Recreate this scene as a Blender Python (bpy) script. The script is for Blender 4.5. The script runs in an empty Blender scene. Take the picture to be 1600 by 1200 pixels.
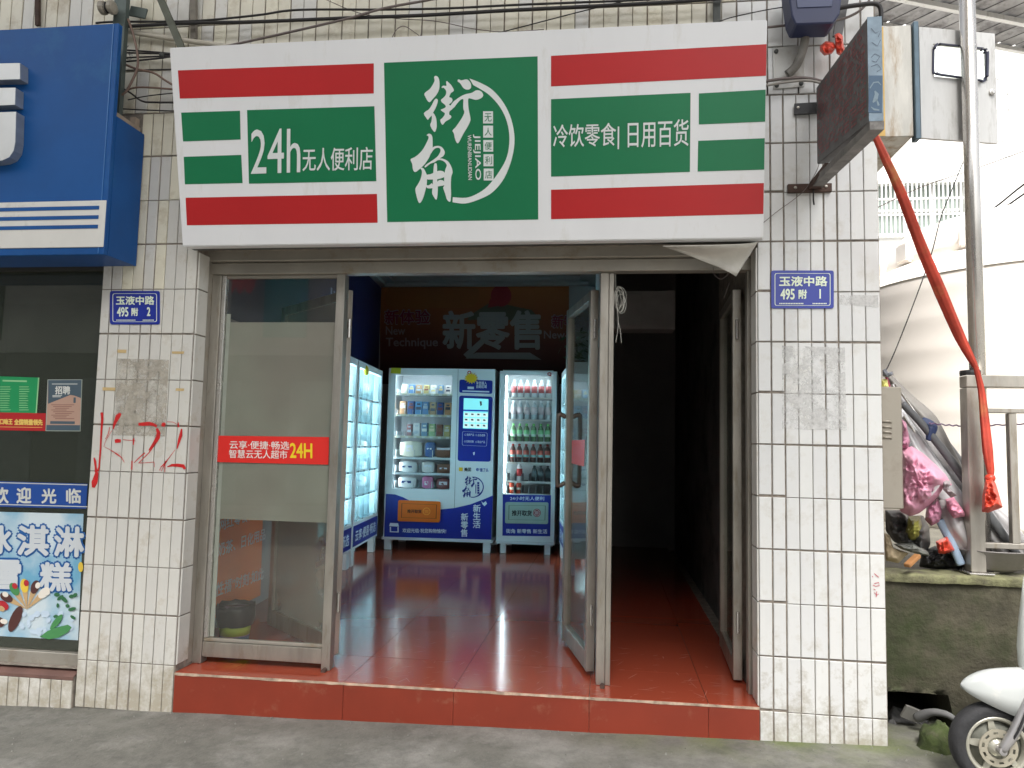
import bpy, bmesh, math, random
from mathutils import Vector as V, Matrix, noise as mnoise

random.seed(7)
SC = bpy.context.scene
COL = SC.collection

# ------------------------------------------------------------------ camera
CAM = V((2.0987, -3.4816, 1.129))
YAW, PIT, ROL, FPX = 0.1301, 0.0794, 0.0217, 1150.0
FW = V((-math.sin(YAW) * math.cos(PIT), math.cos(YAW) * math.cos(PIT), math.sin(PIT)))
_rt = V((math.cos(YAW), math.sin(YAW), 0))
_up = _rt.cross(FW)
RT = math.cos(ROL) * _rt + math.sin(ROL) * _up
UP = -math.sin(ROL) * _rt + math.cos(ROL) * _up
cd = bpy.data.cameras.new('camera')
cam = bpy.data.objects.new('camera', cd)
COL.objects.link(cam)
cd.sensor_fit = 'HORIZONTAL'
cd.sensor_width = 36.0
cd.lens = 36.0 * FPX / 1600.0
cd.clip_start = 0.02
cd.clip_end = 400.0
mw = Matrix((RT, UP, -FW)).transposed().to_4x4()
mw.translation = CAM
cam.matrix_world = mw
SC.camera = cam

# ------------------------------------------------------------------ sky, sun, exposure
SUN_EL, SUN_AZ = math.radians(57), math.radians(182)   # azimuth clockwise from +Y
world = bpy.data.worlds.new('World')
SC.world = world
world.use_nodes = True
nt = world.node_tree
sky = nt.nodes.new('ShaderNodeTexSky')
sky.sky_type = 'NISHITA'
sky.sun_disc = False
sky.sun_elevation = SUN_EL
sky.sun_rotation = SUN_AZ
sky.dust_density = 5.0
sky.air_density = 1.2
hs = nt.nodes.new('ShaderNodeHueSaturation')
hs.inputs['Saturation'].default_value = 0.22
nt.links.new(sky.outputs[0], hs.inputs['Color'])
nt.links.new(hs.outputs[0], nt.nodes['Background'].inputs[0])
nt.nodes['Background'].inputs[1].default_value = 0.15
sl = bpy.data.lights.new('sun', 'SUN')
sl.energy = 4.4
sl.angle = math.radians(22)
sl.color = (1.0, 0.965, 0.92)
sun = bpy.data.objects.new('sun', sl)
COL.objects.link(sun)
sdir = V((math.sin(SUN_AZ) * math.cos(SUN_EL), math.cos(SUN_AZ) * math.cos(SUN_EL), math.sin(SUN_EL)))
sun.rotation_euler = (-sdir).to_track_quat('-Z', 'Y').to_euler()
sun.location = (3, -8, 12)
SC.view_settings.view_transform = 'Standard'
SC.view_settings.look = 'None'
SC.view_settings.exposure = 1.08
SC.view_settings.gamma = 1.0
SC.view_settings.use_curve_mapping = False
SC.cycles.max_bounces = 10
SC.cycles.transparent_max_bounces = 16
SC.cycles.use_denoising = True


# ------------------------------------------------------------------ helpers
def ray(u, v):
    return FW + RT * ((u - 800) / FPX) + UP * ((600 - v) / FPX)


def PY(u, v, Y):
    d = ray(u, v)
    return CAM + d * ((Y - CAM.y) / d.y)


def PZ(u, v, Z):
    d = ray(u, v)
    return CAM + d * ((Z - CAM.z) / d.z)


def PX(u, v, X):
    d = ray(u, v)
    return CAM + d * ((X - CAM.x) / d.x)


class Fr:
    """A flat surface: a point, a normal towards the street, and pixel look-up on it."""
    def __init__(s, o, ex, ey):
        s.o, s.ex, s.ey = V(o), V(ex).normalized(), V(ey).normalized()
        s.n = s.ex.cross(s.ey).normalized()
        if s.n.dot(CAM - s.o) < 0:
            s.n = -s.n

    def px(s, u, v, off=0.0):
        d = ray(u, v)
        p = s.o + s.n * off
        return CAM + d * ((p - CAM).dot(s.n) / d.dot(s.n))

    def pt(s, a, b, c=0.0):
        return s.o + s.ex * a + s.ey * b + s.n * c


def lin(c):
    c = c / 255.0
    return c / 12.92 if c <= 0.04045 else ((c + 0.055) / 1.055) ** 2.4


def rgb(r, g, b):
    return (lin(r), lin(g), lin(b))


MATS = {}


def mat(name, col, rough=0.5, metal=0.0, var=0.08, scale=6.0, bump=0.0, bscale=60.0, dirt=None, damt=0.5, dscale=5.0,
        rnd=0.0, stretch=None, emis=None, estr=0.0, coat=0.0, alpha=None, rvar=0.0, spec=None, trans=0.0, splash=None):
    if name in MATS:
        return MATS[name]
    m = bpy.data.materials.new(name)
    m.use_nodes = True
    nt = m.node_tree
    N, L = nt.nodes, nt.links
    b = N['Principled BSDF']
    b.inputs['Roughness'].default_value = rough
    b.inputs['Metallic'].default_value = metal
    if spec is not None:
        b.inputs['Specular IOR Level'].default_value = spec
    b.inputs['Coat Weight'].default_value = coat
    b.inputs['Coat Roughness'].default_value = 0.08
    b.inputs['Base Color'].default_value = (*col, 1)
    b.inputs['Transmission Weight'].default_value = trans
    geo = N.new('ShaderNodeNewGeometry')
    pos = geo.outputs['Position']
    if stretch:
        mp = N.new('ShaderNodeMapping')
        mp.inputs['Scale'].default_value = stretch
        L.new(pos, mp.inputs['Vector'])
        pos = mp.outputs[0]

    def noise(sc, det=5, rgh=0.6):
        n = N.new('ShaderNodeTexNoise')
        n.inputs['Scale'].default_value = sc
        n.inputs['Detail'].default_value = det
        n.inputs['Roughness'].default_value = rgh
        L.new(pos, n.inputs['Vector'])
        return n.outputs['Fac']

    def ramp(fac, p0, p1, c0, c1):
        r = N.new('ShaderNodeValToRGB')
        r.color_ramp.elements[0].position = p0
        r.color_ramp.elements[1].position = p1
        r.color_ramp.elements[0].color = (*c0, 1)
        r.color_ramp.elements[1].color = (*c1, 1)
        L.new(fac, r.inputs[0])
        return r.outputs[0]

    def mixc(fac, a, c, mode='MIX'):
        x = N.new('ShaderNodeMix')
        x.data_type = 'RGBA'
        x.blend_type = mode
        for s, val in ((x.inputs[0], fac), (x.inputs[6], a), (x.inputs[7], c)):
            if hasattr(val, 'is_linked') or hasattr(val, 'links'):
                L.new(val, s)
            elif isinstance(val, (int, float)):
                s.default_value = val
            else:
                s.default_value = (*val, 1)
        return x.outputs[2]
    out = None
    if var > 0:
        lo = tuple(max(0, c * (1 - var)) for c in col)
        hi = tuple(min(1, c * (1 + var)) for c in col)
        out = ramp(noise(scale), 0.3, 0.7, lo, hi)
    if dirt is not None:
        f = ramp(noise(dscale, 8, 0.7), 0.62 - 0.3 * damt, 0.78 - 0.25 * damt, (0, 0, 0), (1, 1, 1))
        out = mixc(f, out if out else col, dirt)
    if rnd > 0:
        oi = N.new('ShaderNodeObjectInfo')
        f = ramp(oi.outputs['Random'], 0, 1, (1 - rnd,) * 3, (1, 1, 1 - rnd * 0.3))
        out = mixc(1.0, out if out else col, f, 'MULTIPLY')
    if out:
        L.new(out, b.inputs['Base Color'])
    if splash is not None:     # mud splashed up from the pavement, patchy
        sx = N.new('ShaderNodeSeparateXYZ')
        L.new(geo.outputs['Position'], sx.inputs[0])
        h = N.new('ShaderNodeMapRange')
        for k, val in zip(('From Min', 'From Max', 'To Min', 'To Max'), (-0.20, 0.40, 0.20, -0.16)):
            h.inputs[k].default_value = val
        L.new(sx.outputs[2], h.inputs['Value'])
        ad = N.new('ShaderNodeMath')
        ad.operation = 'ADD'
        L.new(noise(9.0, 9, 0.75), ad.inputs[0])
        L.new(h.outputs[0], ad.inputs[1])
        out = mixc(ramp(ad.outputs[0], 0.52, 0.74, (0, 0, 0), (0.8, 0.8, 0.8)), out if out else col, splash)
        L.new(out, b.inputs['Base Color'])
    if rvar > 0:
        mr = N.new('ShaderNodeMapRange')
        mr.inputs['To Min'].default_value = max(0.02, rough - rvar)
        mr.inputs['To Max'].default_value = rough + rvar
        L.new(noise(scale * 1.7), mr.inputs['Value'])
        L.new(mr.outputs[0], b.inputs['Roughness'])
    if bump > 0:
        bp = N.new('ShaderNodeBump')
        bp.inputs['Strength'].default_value = min(1.0, bump)
        bp.inputs['Distance'].default_value = 0.01
        L.new(noise(bscale, 4), bp.inputs['Height'])
        L.new(bp.outputs[0], b.inputs['Normal'])
    if emis is not None:
        b.inputs['Emission Color'].default_value = (*emis, 1)
        b.inputs['Emission Strength'].default_value = estr
    if alpha is not None:      # patchy cover: noise decides where the stuff is left
        th, w, sc = alpha[:3]
        top = alpha[3] if len(alpha) > 3 else 1.0
        f = ramp(noise(sc, 8, 0.75), th - w, th + w, (0, 0, 0), (top,) * 3)
        L.new(f, b.inputs['Alpha'])
    MATS[name] = m
    return m


def pm(r, g, b, rough=0.45):
    """Flat printed or painted colour, given as it would be picked in 8 bit."""
    return mat('print_%d_%d_%d_%d' % (r, g, b, int(rough * 100)), rgb(r, g, b), rough, var=0.03, scale=3)


def glass_mat(name, tint=(1, 1, 1), base_refl=0.04, haze=0.0, hazecol=(.5, .5, .5), rough=0.0, hazecol2=None):
    m = bpy.data.materials.new(name)
    m.use_nodes = True
    N, L = m.node_tree.nodes, m.node_tree.links
    N.remove(N['Principled BSDF'])
    tr = N.new('ShaderNodeBsdfTransparent')
    tr.inputs[0].default_value = (*tint, 1)
    gl = N.new('ShaderNodeBsdfGlossy')
    gl.inputs['Roughness'].default_value = rough
    fr = N.new('ShaderNodeLayerWeight')
    fr.inputs['Blend'].default_value = 0.25
    mr = N.new('ShaderNodeMapRange')
    mr.inputs['To Min'].default_value = base_refl
    mr.inputs['To Max'].default_value = 0.9
    pw = N.new('ShaderNodeMath')
    pw.operation = 'POWER'
    pw.inputs[1].default_value = 2.2
    L.new(fr.outputs['Facing'], pw.inputs[0])
    L.new(pw.outputs[0], mr.inputs['Value'])
    mx = N.new('ShaderNodeMixShader')
    L.new(mr.outputs[0], mx.inputs[0])
    src = tr.outputs[0]
    if haze > 0:
        df = N.new('ShaderNodeBsdfDiffuse')
        df.inputs[0].default_value = (*hazecol, 1)
        h = N.new('ShaderNodeMixShader')
        nz = N.new('ShaderNodeTexNoise')
        nz.inputs['Scale'].default_value = 2.5
        nz.inputs['Detail'].default_value = 6
        g = N.new('ShaderNodeNewGeometry')
        L.new(g.outputs['Position'], nz.inputs['Vector'])
        if hazecol2:
            n3 = N.new('ShaderNodeTexNoise')
            n3.inputs['Scale'].default_value = 1.6
            n3.inputs['Detail'].default_value = 3
            L.new(g.outputs['Position'], n3.inputs['Vector'])
            rp = N.new('ShaderNodeValToRGB')
            rp.color_ramp.elements[0].position = 0.38
            rp.color_ramp.elements[1].position = 0.62
            rp.color_ramp.elements[0].color = (*hazecol, 1)
            rp.color_ramp.elements[1].color = (*hazecol2, 1)
            L.new(n3.outputs['Fac'], rp.inputs[0])
            L.new(rp.outputs[0], df.inputs[0])
        r2 = N.new('ShaderNodeMapRange')
        r2.inputs['From Min'].default_value = 0.25
        r2.inputs['From Max'].default_value = 0.75
        r2.inputs['To Min'].default_value = haze * 0.85
        r2.inputs['To Max'].default_value = min(1.0, haze * 1.15)
        L.new(nz.outputs['Fac'], r2.inputs['Value'])
        L.new(r2.outputs[0], h.inputs[0])
        L.new(tr.outputs[0], h.inputs[1])
        L.new(df.outputs[0], h.inputs[2])
        src = h.outputs[0]
    L.new(src, mx.inputs[1])
    L.new(gl.outputs[0], mx.inputs[2])
    L.new(mx.outputs[0], N['Material Output'].inputs[0])
    return m


class M:
    """Collects faces for one mesh."""
    def __init__(s):
        s.v, s.f = [], []

    def poly(s, pts):
        n = len(s.v)
        s.v += [tuple(p) for p in pts]
        s.f.append(list(range(n, n + len(pts))))
        return s

    def prism(s, pts, vec):
        n, k, vec = len(s.v), len(pts), V(vec)
        s.v += [tuple(p) for p in pts] + [tuple(V(p) + vec) for p in pts]
        s.f.append(list(range(n, n + k)))
        s.f.append(list(range(n + 2 * k - 1, n + k - 1, -1)))
        for i in range(k):
            j = (i + 1) % k
            s.f.append([n + i, n + j, n + k + j, n + k + i])
        return s

    def obox(s, o, a, b, c):
        o, a, b, c = V(o), V(a), V(b), V(c)
        return s.prism([o, o + a, o + a + b, o + b], c)

    def box(s, x0, x1, y0, y1, z0, z1):
        return s.obox((x0, y0, z0), (x1 - x0, 0, 0), (0, y1 - y0, 0), (0, 0, z1 - z0))

    def bar(s, p, q, w, h, up=(0, 0, 1)):
        p, q = V(p), V(q)
        d = (q - p).normalized()
        a = d.cross(V(up))
        if a.length < 1e-4:
            a = d.cross(V((0, 1, 0)))
        a.normalize()
        b = a.cross(d)
        return s.prism([p - a * w / 2 - b * h / 2, p + a * w / 2 - b * h / 2, p + a * w / 2 + b * h / 2, p - a * w / 2 + b * h / 2], q - p)

    def tube(s, pts, r, n=8, cap=True, squash=1.0):
        pts = [V(p) for p in pts]
        rs = r if isinstance(r, (list, tuple)) else [r] * len(pts)
        base = len(s.v)
        prev = None
        for i, p in enumerate(pts):
            d = (pts[min(i + 1, len(pts) - 1)] - pts[max(i - 1, 0)]).normalized()
            if prev is None:
                a = d.cross(V((0, 0, 1)))
                if a.length < 1e-3:
                    a = d.cross(V((0, 1, 0)))
            else:
                a = prev - d * prev.dot(d)
            a.normalize()
            prev = a
            b = d.cross(a)
            for k in range(n):
                t = 2 * math.pi * k / n
                s.v.append(tuple(p + a * (math.cos(t) * rs[i]) + b * (math.sin(t) * rs[i] * squash)))
        for i in range(len(pts) - 1):
            for k in range(n):
                k2 = (k + 1) % n
                s.f.append([base + i * n + k, base + i * n + k2, base + (i + 1) * n + k2, base + (i + 1) * n + k])
        if cap:
            s.f.append([base + k for k in range(n - 1, -1, -1)])
            e = base + (len(pts) - 1) * n
            s.f.append([e + k for k in range(n)])
        return s

    def lathe(s, c, prof, n=14, axis=(0, 0, 1), cap=True):
        c, ax = V(c), V(axis).normalized()
        a = ax.cross(V((1, 0, 0))) if abs(ax.x) < 0.9 else ax.cross(V((0, 1, 0)))
        a.normalize()
        b = ax.cross(a)
        base = len(s.v)
        for r, h in prof:
            for k in range(n):
                t = 2 * math.pi * k / n
                s.v.append(tuple(c + ax * h + a * (math.cos(t) * r) + b * (math.sin(t) * r)))
        for i in range(len(prof) - 1):
            for k in range(n):
                k2 = (k + 1) % n
                s.f.append([base + i * n + k, base + i * n + k2, base + (i + 1) * n + k2, base + (i + 1) * n + k])
        if cap and prof[0][0] > 1e-5:
            s.f.append([base + k for k in range(n - 1, -1, -1)])
        if cap and prof[-1][0] > 1e-5:
            e = base + (len(prof) - 1) * n
            s.f.append([e + k for k in range(n)])
        return s

    def grid(s, rows, close=False):
        base, w = len(s.v), len(rows[0])
        for r in rows:
            s.v += [tuple(p) for p in r]
        for i in range(len(rows) - 1):
            for k in range(w if close else w - 1):
                k2 = (k + 1) % w
                s.f.append([base + i * w + k, base + i * w + k2, base + (i + 1) * w + k2, base + (i + 1) * w + k])
        return s

    def add(s, verts, faces):
        n = len(s.v)
        s.v += [tuple(p) for p in verts]
        s.f += [[i + n for i in f] for f in faces]
        return s


def mesh_of(name, m, mt, smooth=False, bevel=0.0, seg=1, fix=True):
    me = bpy.data.meshes.new(name)
    me.from_pydata(m.v, [], m.f)
    if fix or bevel > 0:
        bm = bmesh.new()
        bm.from_mesh(me)
        if fix:
            bmesh.ops.recalc_face_normals(bm, faces=bm.faces)
        if bevel > 0:
            es = [e for e in bm.edges if len(e.link_faces) == 2 and e.calc_face_angle(0) > 0.6]
            bmesh.ops.bevel(bm, geom=es, offset=bevel, segments=seg, affect='EDGES', clamp_overlap=True)
        bm.to_mesh(me)
        bm.free()
    if smooth:
        for p in me.polygons:
            p.use_smooth = True
    if mt is not None:
        me.materials.append(mt)
    return me


WL = {}


def wl(o):
    return WL.get(o.name, V((0, 0, 0))) if o is not None else V((0, 0, 0))


def tag(o, label=None, cat=None, group=None, kind=None):
    for k, val in (('label', label), ('category', cat), ('group', group), ('kind', kind)):
        if val:
            o[k] = val
    return o


def link(o, parent=None, world=None):
    COL.objects.link(o)
    world = V(world) if world is not None else wl(parent)
    if parent is not None:
        o.parent = parent
        o.location = world - wl(parent)
    else:
        o.location = world
    WL[o.name] = world
    return o


def thing(name, label, cat, loc, group=None):
    o = bpy.data.objects.new(name, None)
    o.empty_display_size = 0.1
    link(o, None, loc)
    return tag(o, label, cat, group, 'thing')


def obj(name, m, mt, parent=None, smooth=False, bevel=0.0, seg=1, label=None, cat=None, group=None, kind=None, fix=True):
    """One mesh object from world coordinates; a child keeps its own origin at its parent's."""
    if parent is None:
        n = max(1, len(m.v))
        c = V((sum(p[0] for p in m.v) / n, sum(p[1] for p in m.v) / n, min(p[2] for p in m.v)))
    else:
        c = wl(parent)
    m2 = M()
    m2.v = [(p[0] - c.x, p[1] - c.y, p[2] - c.z) for p in m.v]
    m2.f = m.f
    o = bpy.data.objects.new(name, mesh_of(name, m2, mt, smooth, bevel, seg, fix))
    link(o, parent, c)
    if parent is None and cat and not kind:
        kind = 'thing'
    return tag(o, label, cat, group, kind)


def copy_tree(o, world, parent=None):
    """A copy of a thing with its parts and sub-parts."""
    c = o.copy()
    COL.objects.link(c)
    shift = V(world) - wl(o)
    if parent is None:
        c.location = world
    else:
        c.parent = parent
    WL[c.name] = wl(o) + shift
    for ch in list(o.children):
        copy_tree(ch, wl(ch) + shift, c)
    return c


def spline(pts, k=6):
    """Catmull-Rom through the points."""
    pts = [V(p) for p in pts]
    if len(pts) < 3:
        return pts
    out = []
    for i in range(len(pts) - 1):
        p0, p1, p2, p3 = pts[max(i - 1, 0)], pts[i], pts[i + 1], pts[min(i + 2, len(pts) - 1)]
        for j in range(k):
            t = j / k
            out.append(0.5 * ((2 * p1) + (p2 - p0) * t + (2 * p0 - 5 * p1 + 4 * p2 - p3) * t * t + (3 * p1 - p0 - 3 * p2 + p3) * t ** 3))
    return out + [pts[-1]]


TXT = {}


def text2d(body):
    """A text as a flat mesh in the unit square, from the built-in font."""
    if body not in TXT:
        c = bpy.data.curves.new('t', 'FONT')
        c.body = body
        c.resolution_u = 3
        c.align_x = 'CENTER' if '\n' in body else 'LEFT'
        o = bpy.data.objects.new('t', c)
        COL.objects.link(o)
        bpy.context.view_layer.update()
        dg = bpy.context.evaluated_depsgraph_get()
        me = bpy.data.meshes.new_from_object(o.evaluated_get(dg))
        vs = [v.co.copy() for v in me.vertices]
        fs = [list(p.vertices) for p in me.polygons]
        x0, x1 = min(v.x for v in vs), max(v.x for v in vs)
        y0, y1 = min(v.y for v in vs), max(v.y for v in vs)
        TXT[body] = ([((v.x - x0) / (x1 - x0), (v.y - y0) / (y1 - y0)) for v in vs], fs, (x1 - x0) / (y1 - y0))
        bpy.data.objects.remove(o)
        bpy.data.curves.remove(c)
        bpy.data.meshes.remove(me)
    return TXT[body]


def text_box(m, body, o, ex, ey, n, bold=0.0, skew=0.0):
    """Put a text into the parallelogram o, ex, ey. bold is a share of the height."""
    vs, fs, asp = text2d(body)
    o, ex, ey, n = V(o), V(ex), V(ey), V(n)
    sh = [(0, 0)]
    if bold > 0:
        bx = bold * ey.length / max(ex.length, 1e-6)
        sh = [(0, 0), (bx, 0), (-bx, 0), (0, bold), (0, -bold), (bx * .7, bold * .7), (-bx * .7, -bold * .7), (bx * .7, -bold * .7), (-bx * .7, bold * .7)]
    for i, (dx, dy) in enumerate(sh):
        m.add([o + ex * (x + dx + skew * (y - .5)) + ey * (y + dy) + n * (0.00015 * i) for x, y in vs], fs)
    return m


def text_px(m, body, fr, u0, v0, u1, v1, off, bold=0.0, slope=0.0, lean=0.0, skew=0.0):
    """Text filling the pixel box u0..u1, v0..v1 as it lies on a surface; slope = pixel drop across it, lean = pixel shift of its foot."""
    o = fr.px(u0 + lean, v1, off)
    ex = fr.px(u1 + lean, v1 + slope, off) - o
    ey = fr.px(u0, v0, off) - o
    return text_box(m, body, o, ex, ey, fr.n, bold, skew)


def quad_px(m, fr, pts, off):
    return m.poly([fr.px(u, v, off) for u, v in pts])


def slab_px(m, fr, pts, off, thick):
    return m.prism([fr.px(u, v, off) for u, v in pts], -fr.n * thick)


def rrect(pts, r, k=4):
    """Round the corners of a pixel quadrilateral."""
    out = []
    n = len(pts)
    for i in range(n):
        a, b, c = V((*pts[i - 1], 0)), V((*pts[i], 0)), V((*pts[(i + 1) % n], 0))
        p, q = b + (a - b).normalized() * r, b + (c - b).normalized() * r
        for j in range(k + 1):
            t = j / k
            w = p * (1 - t) ** 2 + b * (2 * t * (1 - t)) + q * t * t
            out.append((w.x, w.y))
    return out


def ring_px(m, fr, pts, w, off):
    """An outline of width w (pixels) along a closed pixel polygon."""
    n = len(pts)
    cx, cy = sum(p[0] for p in pts) / n, sum(p[1] for p in pts) / n
    inner = []
    for x, y in pts:
        d = math.hypot(x - cx, y - cy)
        inner.append((x + (cx - x) / d * w, y + (cy - y) / d * w))
    for i in range(n):
        j = (i + 1) % n
        quad_px(m, fr, [pts[i], pts[j], inner[j], inner[i]], off)
    return m


def stroke_px(m, fr, pts, w, off):
    """A brush stroke: pixel polyline with a width per point."""
    ws = w if isinstance(w, (list, tuple)) else [w] * len(pts)
    L_, R_ = [], []
    for i, (x, y) in enumerate(pts):
        a, b = pts[max(i - 1, 0)], pts[min(i + 1, len(pts) - 1)]
        dx, dy = b[0] - a[0], b[1] - a[1]
        d = math.hypot(dx, dy) or 1
        L_.append((x - dy / d * ws[i] / 2, y + dx / d * ws[i] / 2))
        R_.append((x + dy / d * ws[i] / 2, y - dx / d * ws[i] / 2))
    for i in range(len(pts) - 1):
        quad_px(m, fr, [L_[i], L_[i + 1], R_[i + 1], R_[i]], off)
    return m


# ------------------------------------------------------------------ materials
R_TILE = 0.235
P_TILE = 0.0591
TILE = mat('glazed_tile', (0.665, 0.667, 0.66), 0.22, var=0.03, scale=9, dirt=(0.58, 0.565, 0.53), damt=0.34, dscale=9, rnd=0.06, splash=(0.36, 0.33, 0.27), bump=0.05, bscale=14)
TILE_OLD = mat('glazed_tile_old', (0.74, 0.70, 0.58), 0.3, var=0.06, scale=7, dirt=(0.50, 0.43, 0.31), damt=0.36, dscale=5, rnd=0.13, bump=0.05, bscale=14)
TILE_L = mat('glazed_tile_yellowed', (0.64, 0.625, 0.585), 0.26, var=0.04, scale=7, dirt=(0.50, 0.45, 0.37), damt=0.26, dscale=7, rnd=0.07, splash=(0.36, 0.32, 0.24), bump=0.05, bscale=14)
TILE_SPLASH = mat('glazed_tile_splashed', (0.66, 0.64, 0.58), 0.4, var=0.08, scale=9, dirt=(0.30, 0.27, 0.21), damt=0.62, dscale=9, rnd=0.1, bump=0.08, bscale=30)
GROUT = mat('grout', (0.25, 0.215, 0.18), 0.9, var=0.4, scale=20, bump=0.5, bscale=90)
STEEL = mat('brushed_steel', (0.40, 0.375, 0.33), 0.38, 0.7, var=0.2, scale=4, dirt=(0.30, 0.26, 0.20), damt=0.34, dscale=6, stretch=(3, 3, 0.7), bump=0.03, bscale=30, rvar=0.1)
STEEL_B = mat('bright_steel', (0.58, 0.56, 0.53), 0.26, 0.85, var=0.15, scale=5, stretch=(3, 3, 0.6), rvar=0.1)
LEAFFILM = glass_mat('leaf_film', (0.86, 0.9, 0.86), 0.03, haze=0.5, hazecol=(.42, .40, .36), rough=0.1)
ALU = mat('frame_alloy', (0.37, 0.345, 0.30), 0.45, 0.45, var=0.14, scale=3, dirt=(0.28, 0.23, 0.16), damt=0.3, dscale=5, rvar=0.1)
RED_TILE = mat('red_floor_tile', (0.32, 0.060, 0.031), 0.13, var=0.0, rnd=0.06, coat=0.0, spec=0.42)
RED_RISER = mat('red_riser_tile', (0.225, 0.033, 0.016), 0.42, var=0.12, scale=2.5, dirt=(0.28, 0.10, 0.06), damt=0.15, dscale=8, rnd=0.08)
BLACK = mat('black_rubber', (0.018, 0.018, 0.02), 0.55, var=0.2)
CABLE = mat('cable_black', (0.022, 0.02, 0.02), 0.6, var=0.2)
CABLE_G = mat('cable_grey', (0.16, 0.13, 0.12), 0.6, var=0.2)
WHITE_V = mat('white_vinyl', (0.76, 0.765, 0.775), 0.33, var=0.03, scale=1.5, dirt=(0.66, 0.65, 0.62), damt=0.2, dscale=3, stretch=(2.5, 1, 0.7), bump=0.03, bscale=2.5)
RED_V = mat('red_vinyl', (0.46, 0.016, 0.018), 0.35, var=0.06, bump=0.03, bscale=2.5, scale=2)
GREEN_V = mat('green_vinyl', (0.006, 0.17, 0.066), 0.35, var=0.06, bump=0.03, bscale=2.5, scale=2)
RUST = mat('rusty_iron', (0.075, 0.045, 0.035), 0.8, 0.2, var=0.4, scale=20, bump=0.3, bscale=80)
DARKIRON = mat('painted_iron', (0.06, 0.065, 0.06), 0.55, 0.2, var=0.3, scale=12, dirt=(.16, .14, .10), damt=.3, dscale=8)
PLASTER = mat('interior_plaster', (0.32, 0.32, 0.31), 0.85, var=0.06, scale=3, bump=0.1, bscale=20)
GLASS = glass_mat('clear_glass', (0.93, 0.96, 0.94), 0.05)
GLASS_SHOP = glass_mat('dusty_glass', (0.95, 0.955, 0.93), 0.05, haze=0.018, hazecol=(.5, .5, .46))
FILM = glass_mat('frosted_film', (0.80, 0.84, 0.80), 0.03, haze=0.80, hazecol=(.40, .41, .365), rough=0.2, hazecol2=(.36, .335, .305))
GLASS_DARK = glass_mat('tinted_glass', (0.50, 0.52, 0.48), 0.07, haze=0.11, hazecol=(.30, .34, .27))  # haze colour stands in for the grey street reflection on this window


def floorz(x):
    return -0.031 + 0.0065 * max(-1.0, min(3.5, x))


def groundz(x, y=0.0):
    return -0.222 + 0.0235 * max(-7.0, min(7.0, x)) + 0.004 * min(0.0, y)

# ------------------------------------------------------------------ ground
def concrete_mat():
    m = mat('worn_concrete', (0.138, 0.135, 0.120), 0.85, var=0.2, scale=1.6, dirt=(0.21, 0.205, 0.19), damt=0.45, dscale=3.5, bump=0.5, bscale=45)
    nt = m.node_tree
    N, L = nt.nodes, nt.links
    b = N['Principled BSDF']
    src = b.inputs['Base Color'].links[0].from_socket
    geo = N.new('ShaderNodeNewGeometry')
    sx = N.new('ShaderNodeSeparateXYZ')
    L.new(geo.outputs['Position'], sx.inputs[0])
    nz = N.new('ShaderNodeTexNoise')
    nz.inputs['Scale'].default_value = 5
    nz.inputs['Detail'].default_value = 8
    L.new(geo.outputs['Position'], nz.inputs['Vector'])

    def mr(sock, a, b_, c, d):
        r = N.new('ShaderNodeMapRange')
        for k, val in zip(('From Min', 'From Max', 'To Min', 'To Max'), (a, b_, c, d)):
            r.inputs[k].default_value = val
        L.new(sock, r.inputs['Value'])
        return r.outputs[0]

    def mth(op, a, b_):
        x = N.new('ShaderNodeMath')
        x.operation = op
        for i, val in enumerate((a, b_)):
            if isinstance(val, (int, float)):
                x.inputs[i].default_value = val
            else:
                L.new(val, x.inputs[i])
        return x.outputs[0]
    # moss growing along the foot of the right hand pillar and step
    near = mr(sx.outputs[1], -0.30, 0.0, 0.0, 1.0)
    side = mth('MULTIPLY', mr(sx.outputs[0], 1.9, 2.7, 0.0, 1.0), mr(sx.outputs[0], 3.1, 3.8, 1.0, 0.3))
    fac = mth('MULTIPLY', mth('MULTIPLY', near, side), mr(nz.outputs['Fac'], 0.36, 0.62, 0.0, 1.0))
    mx = N.new('ShaderNodeMix')
    mx.data_type = 'RGBA'
    L.new(fac, mx.inputs[0])
    L.new(src, mx.inputs[6])
    mx.inputs[7].default_value = (0.12, 0.145, 0.055, 1)
    # fine dark speckle
    n2 = N.new('ShaderNodeTexNoise')
    n2.inputs['Scale'].default_value = 9
    n2.inputs['Detail'].default_value = 12
    n2.inputs['Roughness'].default_value = 0.8
    L.new(geo.outputs['Position'], n2.inputs['Vector'])
    m2 = N.new('ShaderNodeMix')
    m2.data_type = 'RGBA'
    m2.blend_type = 'MULTIPLY'
    m2.inputs[0].default_value = 1.0
    L.new(mx.outputs[2], m2.inputs[6])
    rr = N.new('ShaderNodeValToRGB')
    rr.color_ramp.elements[0].position = 0.35
    rr.color_ramp.elements[0].color = (0.72, 0.72, 0.71, 1)
    rr.color_ramp.elements[1].position = 0.55
    rr.color_ramp.elements[1].color = (1.08, 1.07, 1.05, 1)
    L.new(n2.outputs['Fac'], rr.inputs[0])
    L.new(rr.outputs[0], m2.inputs[7])
    L.new(m2.outputs[2], b.inputs['Base Color'])
    return m


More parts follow.
